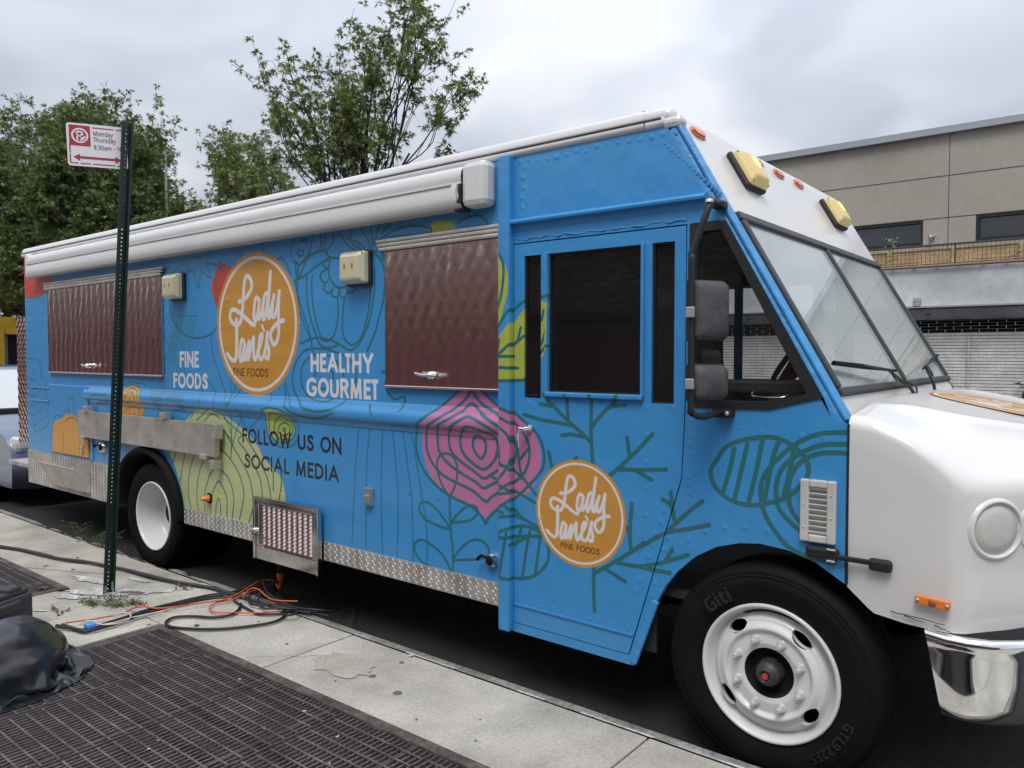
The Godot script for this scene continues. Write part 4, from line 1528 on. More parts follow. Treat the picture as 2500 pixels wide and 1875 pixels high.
func build_fittings():
	# two service hatches with quilted covers
	for q in [[-7.49, -5.47, 1.45, 2.165, 0.0], [-3.08, -2.29, 1.437, 2.14, 1.0]]:
		var m := T()
		quilt_sheet(m, q[0], q[1], q[2], q[3], SIDE + 0.02, 0.079, 0.138, 0.001)
		m.rbox(Vector3((q[0] + q[1]) / 2, q[2] - 0.004, SIDE + 0.014), Vector3(q[1] - q[0] + 0.01, 0.012, 0.03), 0.004)
		var hatch := part(m, "service_hatch", M.quilt, truck, "quilted steel hatch cover nearest the cab" if q[4] > 0 else "quilted steel hatch cover nearest the rear")
		m = T()
		for k in 3:
			m.rbox(Vector3((q[0] + q[1]) / 2 - 0.01, q[3] + 0.016 + k * 0.022, SIDE + 0.022 - k * 0.004), Vector3(q[1] - q[0] + 0.05 + 0.03 * k, 0.019, 0.03), 0.006)
		part(m, "hatch_rail", M.steel, hatch)
		m = T()
		var hx: float = q[0] + (q[1] - q[0]) * (0.45 if q[4] > 0 else 0.42)
		m.tube(spline3(P3([hx - 0.1, q[2] + 0.07, SIDE + 0.05, hx - 0.05, q[2] + 0.062, SIDE + 0.062, hx, q[2] + 0.06, SIDE + 0.06, hx + 0.06, q[2] + 0.058, SIDE + 0.055]), 4), 0.007, 0.009, 8)
		m.lathe(P([0.02, 0.0, 0.02, 0.03, 0.012, 0.04, 0.0, 0.042]), facing(Vector3(hx + 0.005, q[2] + 0.06, SIDE + 0.024), Vector3(0, 0, 1)), 14)
		part(m, "hatch_handle", M.chrome, hatch)
	for q in [[-5.245, 2.078], [-3.295, 2.072]]:
		flood(facing(Vector3(q[0], q[1], SIDE), Vector3(0, 0, 1)), truck, false, 0.205, 0.19)
	# fold-down counter hanging under the rear hatch
	var m := T()
	var st := Transform3D(Basis(Vector3.RIGHT, -0.03), Vector3(-5.75, 1.03, SIDE + 0.062))
	m.box(Vector3(0, 0, 0), Vector3(2.1, 0.215, 0.004), st)
	m.box(Vector3(0, 0.1065, -0.018), Vector3(2.1, 0.004, 0.032), st)
	m.box(Vector3(0, -0.1065, -0.018), Vector3(2.1, 0.004, 0.032), st)
	m.box(Vector3(1.048, 0, -0.018), Vector3(0.004, 0.209, 0.032), st)
	m.box(Vector3(-1.048, 0, -0.018), Vector3(0.004, 0.209, 0.032), st)
	var shelf := part(m, "folding_counter", M.steel, truck, "long stainless counter folded down")
	for q in [[-6.64, 1.155, 0.07, 0.045], [-5.37, 1.165, 0.06, 0.045], [-4.685, 1.09, 0.03, 0.1], [-6.7, 0.915, 0.06, 0.03], [-4.83, 0.915, 0.08, 0.035], [-4.72, 0.87, 0.05, 0.06]]:
		m = T()
		m.rbox(Vector3(q[0], q[1], SIDE + 0.05), Vector3(q[2], q[3], 0.06), 0.004)
		part(m, "counter_bracket", M.steel, shelf)
	# tip-out trough on the rear plate
	m = T()
	for q in [[SIDE + 0.05, 0.45, SIDE + 0.125, 0.655]]:
		m.loft([[Vector3(-7.5, 0.65, SIDE + 0.115), Vector3(-7.42, 0.455, SIDE + 0.045)], [Vector3(-6.76, 0.65, SIDE + 0.115), Vector3(-6.71, 0.455, SIDE + 0.045)]], false)
		m.quad(Vector3(-6.76, 0.65, SIDE + 0.113), Vector3(-6.71, 0.455, SIDE + 0.043), Vector3(-6.71, 0.455, SIDE + 0.01), Vector3(-6.76, 0.7, SIDE + 0.01))
		m.quad(Vector3(-7.5, 0.65, SIDE + 0.113), Vector3(-7.42, 0.455, SIDE + 0.043), Vector3(-7.42, 0.455, SIDE + 0.01), Vector3(-7.5, 0.7, SIDE + 0.01))
		m.quad(Vector3(-7.42, 0.456, SIDE + 0.043), Vector3(-7.42, 0.456, SIDE + 0.01), Vector3(-6.71, 0.456, SIDE + 0.01), Vector3(-6.71, 0.456, SIDE + 0.043))
	m.tube(P3([-7.5, 0.652, SIDE + 0.115, -6.76, 0.652, SIDE + 0.115]), 0.006)
	part(m, "tip_out_trough", M.steel, truck)
	# shore power and water inlets
	for q in [[-6.46, 0.851, 0.05], [-2.345, 0.62, 0.034]]:
		m = T()
		var t := facing(Vector3(q[0], q[1], SIDE), Vector3(0, 0, 1))
		m.lathe(P([q[2], 0.0, q[2], 0.02, q[2] * 0.8, 0.035, q[2] * 0.6, 0.035, q[2] * 0.55, 0.01, 0.0, 0.008]), t, 20, true)
		var inlet := part(m, "power_inlet", M.chrome, truck)
		m = T()
		m.lathe(P([q[2] * 0.62, 0.012, q[2] * 0.5, 0.04, 0.0, 0.042]), t, 16)
		m.tube(spline3(PackedVector3Array([t * Vector3(-q[2] * 0.6, 0.012, 0.03), t * Vector3(-q[2] * 1.4, 0.018, 0.04), t * Vector3(-q[2] * 2.2, -0.004, 0.035)]), 4), 0.006, 0.009)
		part(m, "inlet_cap", M.rubber, inlet)
	m = T()
	m.lathe(P([0.036, 0.0, 0.036, 0.008, 0.03, 0.012, 0.027, 0.008, 0.0, 0.008]), facing(Vector3(-4.885, 0.619, SIDE), Vector3(0, 0, 1)), 20)
	var ml := part(m, "side_marker", M.rubber, truck)
	m = T()
	m.lathe(P([0.026, 0.008, 0.024, 0.03, 0.013, 0.045, 0.01, 0.062, 0.0, 0.064]), facing(Vector3(-4.885, 0.619, SIDE), Vector3(0, 0, 1)), 16)
	part(m, "marker_lens", M.amber, ml)
	m = T()
	m.rbox(Vector3(-3.233, 0.82, SIDE + 0.008), Vector3(0.062, 0.1, 0.018), 0.005)
	m.rbox(Vector3(-3.233, 0.805, SIDE + 0.022), Vector3(0.046, 0.06, 0.02), 0.008)
	part(m, "outlet_cover", M.metal_edge, truck)
	m = T()
	for y in [0.83, 0.79]:
		m.rbox(Vector3(-6.83, y, SIDE + 0.022), Vector3(0.04, 0.024, 0.02), 0.004)
	part(m, "locker_latch", M.chrome, truck)
	# ventilated generator door
	m = T()
	var dt := Transform3D(Basis.IDENTITY, Vector3(-3.955, 0.514, SIDE + 0.035))
	for q in [[0, 0.175, 0.65, 0.045], [0, -0.155, 0.65, 0.085], [-0.3, 0.025, 0.05, 0.275], [0.295, 0.025, 0.06, 0.275]]:
		m.rbox(Vector3(q[0], q[1], 0), Vector3(q[2], q[3], 0.026), 0.003, dt)
	m.rbox(Vector3(0.318, 0, 0.008), Vector3(0.018, 0.396, 0.03), 0.004, dt)
	m.rbox(Vector3(-0.318, 0, 0.008), Vector3(0.018, 0.396, 0.03), 0.004, dt)
	m.rbox(Vector3(0, 0.19, 0.008), Vector3(0.62, 0.018, 0.03), 0.004, dt)
	var vd := part(m, "vent_door", M.bright, truck, "stainless door with rows of louvres and rust brown reflections")
	m = T()
	m.box(Vector3(0, 0.02, -0.012), Vector3(0.56, 0.29, 0.004), dt)
	for c in 10:
		for r in 11:
			var x := -0.238 + c * 0.0525
			var y := -0.1 + r * 0.0232
			m.smooth(3)
			var rows := []
			for i in 5:                              # each louvre is a little scoop standing out at its lower lip
				var f := i / 4.0
				var row := []
				for k in 7:
					var e := k / 6.0 * 2.0 - 1.0
					row.append(dt * Vector3(x + e * 0.0225, y + f * 0.018, -0.009 + 0.013 * (1.0 - f) * (1.0 - pow(absf(e), 3.0))))
				rows.append(row)
			m.loft(rows)
	stuff(part(m, "louvres", M.quilt, vd))
	m = T()
	m.lathe(P([0.022, 0.0, 0.022, 0.02, 0.0, 0.024]), dt * Transform3D(Basis.IDENTITY, Vector3(-0.3, -0.02, 0.014)), 14)
	m.tube(PackedVector3Array([dt * Vector3(-0.33, -0.015, 0.03), dt * Vector3(-0.27, -0.01, 0.034)]), 0.009, 0.006)
	m.tube(PackedVector3Array([dt * Vector3(-0.325, -0.03, 0.02), dt * Vector3(-0.33, -0.07, 0.015)]), 0.004, 0.005)
	part(m, "door_latch", M.chrome, vd)
	# door handle
	m = T()
	var ht := facing(Vector3(-2.13, 1.262, SIDE), Vector3(0, 0, 1))
	m.lathe(P([0.018, 0.0, 0.018, 0.012, 0.012, 0.016, 0.011, 0.05, 0.0, 0.052]), ht, 16)
	m.tube(PackedVector3Array([ht * Vector3(0.004, 0.0, 0.045), ht * Vector3(-0.025, 0.002, 0.052)]), 0.012, 0.009)
	m.tube(spline3(PackedVector3Array([ht * Vector3(-0.024, 0.006, 0.052), ht * Vector3(-0.027, -0.03, 0.054), ht * Vector3(-0.024, -0.085, 0.05)]), 4), 0.009, 0.003)
	part(m, "door_handle", M.chrome, truck)
	# louvred vent behind the front wheel arch
	m = T()
	for q in [[-0.046, 0, 0.03, 0.222], [0.046, 0, 0.03, 0.222], [0, 0.098, 0.062, 0.026], [0, -0.098, 0.062, 0.026]]:
		m.rbox(Vector3(-0.84 + q[0], 1.046 + q[1], SIDE + 0.01), Vector3(q[2], q[3], 0.022), 0.005)
	m.box(Vector3(-0.84, 1.046, SIDE + 0.002), Vector3(0.07, 0.19, 0.002))
	var vent := part(m, "air_vent", M.white_flat, truck)
	for i in 9:
		m = T()
		m.rbox(Vector3.ZERO, Vector3(0.066, 0.014, 0.004), 0.0015, Transform3D(Basis(Vector3.RIGHT, 0.7), Vector3(-0.84, 0.968 + i * 0.0195, SIDE + 0.011)))
		part(m, "slat", M.white_flat, vent)
	m = T()
	for q in [[-0.047, 0.02], [0.047, 0.06], [-0.047, -0.06], [0.047, -0.02]]:
		m.lathe(P([0.004, 0, 0.003, 0.002, 0, 0.002]), facing(Vector3(-0.84 + q[0], 1.046 + q[1], SIDE + 0.021), Vector3(0, 0, 1)), 8)
	part(m, "vent_screws", M.steel, vent)
	# rubber hood latch
	m = T()
	m.rbox(Vector3(-0.822, 0.902, SIDE + 0.014), Vector3(0.115, 0.044, 0.026), 0.012)
	m.rbox(Vector3(-0.72, 0.895, SIDE + 0.02), Vector3(0.2, 0.019, 0.012), 0.005)
	m.rbox(Vector3(-0.632, 0.889, SIDE + 0.014), Vector3(0.075, 0.044, 0.026), 0.012)
	var latch := part(m, "hood_latch", M.black, truck)
	m = T()
	for s in [-1, 1]:
		m.rbox(Vector3(-0.79, 0.9 + s * 0.02, SIDE + 0.026), Vector3(0.03, 0.007, 0.008), 0.002)
	part(m, "latch_pin", M.chrome, latch)
	# mirrors on their arm
	m = T()
	var top := Vector3(-1.175, 2.13, -2.6)
	var knee := Vector3(-1.228, 1.958, -2.57)
	var low := Vector3(-1.225, 1.38, -2.57)
	m.tube(spline3(PackedVector3Array([Vector3(-1.22, 2.165, SIDE - 0.002), Vector3(-1.19, 2.16, -2.66), top, knee.lerp(top, 0.1), knee, knee + Vector3(0.001, -0.05, 0), low + Vector3(0, 0.06, 0), low + Vector3(0.0, 0.012, -0.005), Vector3(-1.2, 1.374, -2.62), Vector3(-1.19, 1.385, -2.72), Vector3(-1.2, 1.38, SIDE)]), 5), 0.0125, 0.0125, 10)
	m.rbox(Vector3(-1.195, 1.378, SIDE + 0.02), Vector3(0.085, 0.032, 0.06), 0.008)
	m.rbox(Vector3(-1.215, 2.165, SIDE + 0.02), Vector3(0.05, 0.03, 0.05), 0.008)
	var arm := part(m, "mirror_arm", M.black, truck)
	m = T()
	for y in [1.752, 1.495]:
		m.rbox(Vector3(-1.222, y, -2.553), Vector3(0.032, 0.038, 0.012), 0.003)
	m.lathe(P([0.014, 0, 0.014, 0.012, 0, 0.014]), facing(top + Vector3(0, 0.012, 0.0), Vector3.UP), 12)
	for s in [-1, 1]:
		m.lathe(P([0.009, 0, 0.007, 0.008, 0, 0.009]), facing(Vector3(-1.195 + s * 0.03, 1.38, SIDE + 0.05), Vector3(0, 0, 1)), 10)
	part(m, "mirror_clamps", M.steel, arm)
	for q in [[1.76, 0.155, 0.216], [1.4985, 0.155, 0.128]]:
		m = T()
		var t := facing(Vector3(-1.205, q[0], -2.585), Vector3(0.9, 0.0, 0.42)) * Transform3D(Basis(Vector3.UP, 0.0), Vector3(0.066, 0, -0.01))
		var g := []
		for k in [[0.0, -0.03], [0.0, 0.0], [0.006, 0.014], [0.02, 0.024], [0.04, 0.029], [0.055, 0.031]]:
			var row := []
			for p in rrect(-q[1] / 2 + k[0], -q[2] / 2 + k[0], q[1] / 2 - k[0], q[2] / 2 - k[0], maxf(0.004, 0.026 - k[0] * 0.3), 4):
				row.append(t * Vector3(p.x, p.y, k[1]))
			g.append(row)
		m.loft(g, true, true)
		m.prism(rrect(-q[1] / 2 + 0.055, -q[2] / 2 + 0.055, q[1] / 2 - 0.055, q[2] / 2 - 0.055, 0.004, 3), 0.028, 0.031, t)
		var head := part(m, "mirror_head", M.cover, truck)
		m = T()
		m.rbox(Vector3(0, 0, -0.03), Vector3(q[1] + 0.012, q[2] + 0.012, 0.02), 0.008, t)
		part(m, "mirror_rim", M.black, head)


func build_awning():
	var m := T()
	var a := SIDE
	m.ext(P([a, 2.3, a + 0.05, 2.292, a + 0.082, 2.297, a + 0.094, 2.31, a + 0.097, 2.34, a + 0.094, 2.4, a + 0.088, 2.412]), -7.74, -2.47, true, false)
	m.ext(P([a + 0.088, 2.412, a + 0.09, 2.42, a + 0.092, 2.44, a + 0.088, 2.465, a + 0.074, 2.485, a + 0.05, 2.497, a + 0.02, 2.5, a, 2.5]), -7.74, -2.47, true, false)
	var aw := part(m, "awning_case", M.white, truck, "white rolled-up awning case above the hatches")
	m = T()
	m.ext(P([a + 0.087, 2.413, a + 0.1, 2.41, a + 0.1, 2.404, a + 0.087, 2.403]), -7.74, -2.53)
	m.ext(P([a + 0.0, 2.298, a + 0.075, 2.288, a + 0.085, 2.292, a + 0.0, 2.302]), -7.74, -2.49)
	part(m, "awning_lip", M.white_flat, aw)
	m = T()
	m.rbox(Vector3(-2.395, 2.397, a + 0.046), Vector3(0.145, 0.212, 0.104), 0.03)
	part(m, "awning_end_cap", M.white, aw)
	m = T()
	m.rbox(Vector3(-7.755, 2.397, a + 0.046), Vector3(0.05, 0.216, 0.1), 0.024)
	part(m, "awning_end_cap", M.white, aw)
	m = T()
	m.box(Vector3(-2.475, 2.36, a + 0.085), Vector3(0.02, 0.09, 0.03))
	m.rbox(Vector3(-2.5, 2.29, a + 0.05), Vector3(0.06, 0.012, 0.06), 0.003)
	part(m, "awning_joint", M.black, aw)
	m = T()
	m.tube(spline3(P3([-2.482, 2.40, a + 0.101, -2.486, 2.37, a + 0.103, -2.48, 2.34, a + 0.102, -2.492, 2.32, a + 0.101]), 4), 0.007, 0.005)
	part(m, "joint_clip", M.steel, aw)


# ---- bonnet, headlamps, bumper
func hood_outline(s: float) -> Dictionary:      # s runs 0 at the cowl, 1 round the corner to the middle of the front
	var xs := [[0.0, -0.745, -2.8, 1.385, 0.79], [0.1, -0.66, -2.8, 1.37, 0.715], [0.2, -0.56, -2.8, 1.325, 0.7], [0.3, -0.48, -2.802, 1.268, 0.695], [0.38, -0.425, -2.808, 1.215, 0.695], [0.45, -0.385, -2.83, 1.185, 0.695], [0.52, -0.35, -2.868, 1.178, 0.697], [0.62, -0.27, -2.96, 1.178, 0.7], [0.75, -0.1, -3.17, 1.172, 0.72], [0.88, 0.03, -3.5, 1.168, 0.74], [1.0, 0.07, -3.91, 1.168, 0.75]]
	for i in xs.size() - 1:
		if s <= xs[i + 1][0]:
			var t := inverse_lerp(xs[i][0], xs[i + 1][0], s)
			return {"x": lerpf(xs[i][1], xs[i + 1][1], t), "z": lerpf(xs[i][2], xs[i + 1][2], t), "top": lerpf(xs[i][3], xs[i + 1][3], t), "low": lerpf(xs[i][4], xs[i + 1][4], t)}
	return {}


func hood_crown(x: float, z: float) -> float:    # height of the bonnet's raised middle
	var base := 1.432 - 0.16 * pow(clampf((x + 0.745) / 0.82, 0.0, 1.0), 1.25)
	return base


func hood_grid(flip: bool) -> Array:
	var g := []
	for i in 49:
		var s := i / 48.0
		var o := hood_outline(s)
		var row := []
		var corner := smoothstep(0.38, 0.5, s)
		for j in 9:                                # up the flank
			var t := j / 8.0
			var y := lerpf(o.low, o.top - 0.04, t)
			var tuck := -0.012 * pow(1.0 - t, 3.0)
			var crease := 0.012 * corner * (smoothstep(0.87, 0.845, y) - smoothstep(0.84, 0.7, y) * 0.6)
			var away := Vector2(0, 1).lerp(Vector2(0.8, 0.6), corner)
			row.append(Vector3(o.x + away.x * (tuck + crease), y, o.z + away.y * (tuck + crease)))
		# over a tight shoulder, up a flat slope to the crest line, then across the raised middle
		var cx := lerpf(-0.745, -0.12, smoothstep(0.0, 1.0, s))
		var rim := Vector3(o.x, 0, o.z)
		var inner := Vector3(cx, 0, -3.91)
		var run := rim.distance_to(inner)
		var dir := (inner - rim) / run
		var dist := [0.004, 0.012, 0.024, 0.04, 0.07, 0.12, 0.18, 0.235, 0.275, 0.305, 0.33, 0.36, 0.42, 0.55, 0.75, run]
		for d in dist:
			var p := rim + dir * minf(d, run)
			var crown := hood_crown(p.x, p.z)
			var slope := clampf(d / 0.33, 0.0, 1.0)
			var y: float = lerpf(o.top, crown - 0.012, slope) + 0.012 * smoothstep(0.33, 0.8, d)
			if d < 0.04:
				y = minf(y, o.top + d * (crown - o.top) / 0.33) - 0.04 + sqrt(maxf(0.0, 0.04 * 0.04 - (0.04 - d) * (0.04 - d)))
			y += (0.012 * exp(-pow((d - 0.335) / 0.03, 2)) - 0.009 * exp(-pow((d - 0.26) / 0.045, 2))) * smoothstep(0.02, 0.15, p.x + 0.745)
			row.append(Vector3(p.x, y, p.z))
		if flip:
			for k in row.size():
				row[k].z = -7.82 - row[k].z
		g.append(row)
	if flip:
		g.reverse()
	return g


func build_hood():
	var m := T()
	m.loft(hood_grid(false))
	m.loft(hood_grid(true))
	var hood := part(m, "hood", M.white, truck)
	m = T()
	m.box(Vector3(-0.735, 1.05, -3.91), Vector3(0.02, 0.6, 2.1))
	part(m, "engine_bay", M.dark, truck)
	# round headlamps in their wells, on both front corners
	for s in [1.0, -1.0]:
		for k in 2:
			var p := Vector3([-0.316, -0.2][k], 1.035, [-2.907, -3.047][k])
			var n := Vector3(0.754, 0.0, 0.656)
			p += n * 0.006
			if s < 0:
				p.z = -7.82 - p.z
				n.z = -n.z
			var t := facing(p, n)
			m = T()
			m.lathe(P([0.108, -0.014, 0.098, 0.0, 0.092, 0.004, 0.088, 0.003, 0.0865, -0.002, 0.086, -0.012]), t, 48)
			var lamp := part(m, "headlamp", M.white, hood)
			m = T()
			m.lathe(P([0.087, -0.008, 0.079, -0.008]), t, 40)
			part(m, "lamp_gap", M.dark, lamp)
			m = T()
			m.lathe(P([0.081, -0.012, 0.08, -0.005, 0.05, 0.0, 0.0, 0.002]), t, 40)
			part(m, "headlamp_lens", M.white_flat, lamp)
	# logo on the bonnet
	m = T()
	var g := []
	for i in 25:
		var row := []
		for j in 25:
			var x := lerpf(-0.62, -0.08, j / 24.0)
			var z := lerpf(-3.63, -4.19, i / 24.0)
			row.append(Vector3(x, hood_crown(x, z) + 0.0035, z))
		g.append(row)
	# a disc cut from that sheet
	var disc := T()
	disc.uvr = Rect2(-0.31, -0.31, 0.62, 0.62)
	disc.uvt = true
	disc.ut = Transform3D(Basis(Vector3(0, 0, 1), Vector3(-1, 0, 0), Vector3(0, -1, 0)), Vector3(-0.39, 0, -3.9))
	disc.smooth(2)
	for i in 8:
		for k in 48:
			var q := []
			for c in [[i, k], [i + 1, k], [i + 1, k + 1], [i, k + 1]]:
				var r: float = 0.3 * c[0] / 8.0
				var a: float = TAU * c[1] / 48.0
				var x := -0.39 + cos(a) * r
				var z := -3.9 + sin(a) * r
				q.append(Vector3(x, hood_crown(x, z) + 0.004, z))
			disc.quad(q[0], q[3], q[2], q[1])
	part(disc, "hood_logo", M.sticker, hood)
	# side marker, seam, scuffs
	m = T()
	var mt := Transform3D(Basis(Vector3.BACK, -0.06), Vector3(-0.474, 0.793, SIDE))
	m.rbox(Vector3(0, 0, 0.008), Vector3(0.104, 0.032, 0.018), 0.006, mt)
	var sm := part(m, "side_marker", M.amber, hood)
	m = T()
	for s in [-1, 1]:
		m.lathe(P([0.006, 0, 0.006, 0.004, 0, 0.005]), mt * Transform3D(Basis.IDENTITY, Vector3(s * 0.043, 0, 0.016)), 8)
	part(m, "marker_screws", M.steel, sm)
	m = T()
	m.lathe(P([0.013, 0, 0.012, 0.002, 0, 0.002]), mt * Transform3D(Basis.IDENTITY, Vector3(0, 0, 0.017)), 14)
	part(m, "marker_reflector", M.lens_spot, sm)
	m = T()
	m.box(Vector3(-0.745, 1.08, SIDE - 0.004), Vector3(0.008, 0.56, 0.012))
	m.tube(P3([-0.752, 1.37, SIDE - 0.012, -0.748, 1.3, SIDE - 0.006]), 0.005)
	part(m, "hood_seal", M.black, truck)
	rng.seed = 23
	for q in [[-0.6, 0.735, 0.16], [-0.56, 0.73, 0.06], [-0.47, 0.715, 0.05]]:
		m = T()
		var pts := PackedVector3Array()
		for i in 9:
			pts.append(Vector3(q[0] + q[2] * i / 8.0, q[1] - 0.012 * i / 8.0 + rng.randf_range(-0.002, 0.002), SIDE - 0.0015))
		m.tube(pts, 0.0022, 0.0012, 4)
		part(m, "scratch", M.cable_grey, hood)
	# chrome bumper wrapped round the corner
	m = T()
	var plan := [[-0.5, -2.805], [-0.44, -2.795], [-0.38, -2.795], [-0.31, -2.815], [-0.24, -2.87], [-0.14, -2.99], [-0.0, -3.2], [0.1, -3.5], [0.13, -3.91]]
	g = []
	for side in 2:
		for i in plan.size():
			var q: Array = plan[i] if side == 0 else plan[plan.size() - 1 - i]
			if side == 1 and i == 0:
				continue
			var z: float = q[1] if side == 0 else -7.82 - q[1]
			var n := Vector3(0.2 + 0.75 * smoothstep(-0.44, 0.05, q[0]), 0, (1.0 - 0.85 * smoothstep(-0.4, 0.12, q[0])) * (1.0 if side == 0 else -1.0))
			var row := []
			for e in [[0.66, -0.05, 0.0], [0.688, -0.03, 0.0], [0.696, -0.012, 0.0], [0.69, 0.002, 0.002], [0.672, 0.01, 0.006], [0.655, 0.006, 0.01], [0.63, 0.004, 0.015], [0.55, 0.004, 0.03], [0.47, 0.0, 0.046], [0.432, -0.004, 0.056], [0.42, -0.014, 0.06], [0.416, -0.04, 0.06]]:
				var end := 1.0 - smoothstep(0.0, 2.5, float(i)) if side == 0 else 1.0 - smoothstep(0.0, 2.5, float(plan.size() - 1 - i))
				row.append(Vector3(q[0] + n.x * e[1] + end * e[2], e[0], z + n.z * e[1]))
			g.append(row)
	m.loft(g)
	part(m, "bumper", M.chrome, truck)


# ---- wheels
func tyre_profile(r: float, w: float) -> PackedVector2Array:
	return P([0.25, -0.008, 0.27, 0.004, 0.3, 0.016, r - 0.075, 0.022, r - 0.05, 0.021, r - 0.047, 0.018, r - 0.043, 0.021, r - 0.038, 0.02, r - 0.035, 0.016, r - 0.031, 0.018, r - 0.02, 0.012, r - 0.008, -0.004, r, -0.022, r, -w * 0.3, r - 0.008, -w * 0.31, r, -w * 0.33, r, -w * 0.5, r - 0.008, -w * 0.51, r, -w * 0.53, r, -w + 0.03, r - 0.03, -w, 0.26, -w])


func wheel_face(m: MB, t: Transform3D, holes: Array):
	# the dished disc with oval hand holes left open: rings of cells, those inside a hole dropped
	var radii := []
	for i in 41:
		radii.append(lerpf(0.094, 0.229, i / 40.0))
	var n := 180
	var grid := []
	for r in radii:
		var row := []
		for k in n:
			var a := TAU * k / n
			var p: Vector2 = Vector2(cos(a), sin(a)) * r
			for h in holes:
				var d: Vector2 = p - h.at
				var l := Vector2(d.dot(h.dir) / h.rr, d.dot(h.dir.orthogonal()) / h.rt)
				if absf(l.length() - 1.0) < 0.075:
					l = l.normalized()
					p = h.at + h.dir * l.x * h.rr + h.dir.orthogonal() * l.y * h.rt
			var q: float = p.length()
			var y := 0.0
			if q < 0.112:
				y = lerpf(0.006, 0.012, (q - 0.094) / 0.018)
			elif q < 0.15:
				y = lerpf(0.012, 0.008, (q - 0.112) / 0.038)
			elif q < 0.168:
				y = lerpf(0.008, 0.022, smoothstep(0.15, 0.168, q))
			elif q < 0.2:
				y = lerpf(0.022, 0.006, smoothstep(0.168, 0.2, q))
			else:
				y = lerpf(0.006, -0.025, smoothstep(0.2, 0.229, q))
			row.append([p, Vector3(p.x, p.y, y - 0.012)])
		grid.append(row)
	m.smooth(7)
	for i in radii.size() - 1:
		for k in n:
			var j := (k + 1) % n
			var c: Vector2 = (grid[i][k][0] + grid[i][j][0] + grid[i + 1][j][0] + grid[i + 1][k][0]) * 0.25
			var inside := false
			for h in holes:
				var d: Vector2 = c - h.at
				if Vector2(d.dot(h.dir) / h.rr, d.dot(h.dir.orthogonal()) / h.rt).length() < 1.0:
					inside = true
			if not inside:
				m.quad(t * grid[i][k][1], t * grid[i + 1][k][1], t * grid[i + 1][j][1], t * grid[i][j][1])
	for h in holes:                                   # the thickness of the metal
		m.smooth(8)
		for k in 28:
			var q := []
			for e in [[k, 0.0], [k + 1, 0.0], [k + 1, -0.025], [k, -0.025]]:
				var a: float = TAU * e[0] / 28
				var p: Vector2 = h.at + h.dir * cos(a) * h.rr + h.dir.orthogonal() * sin(a) * h.rt
				var y := 0.008 - 0.012
				q.append(t * Vector3(p.x, p.y, y + e[1]))
			m.quad(q[0], q[1], q[2], q[3])


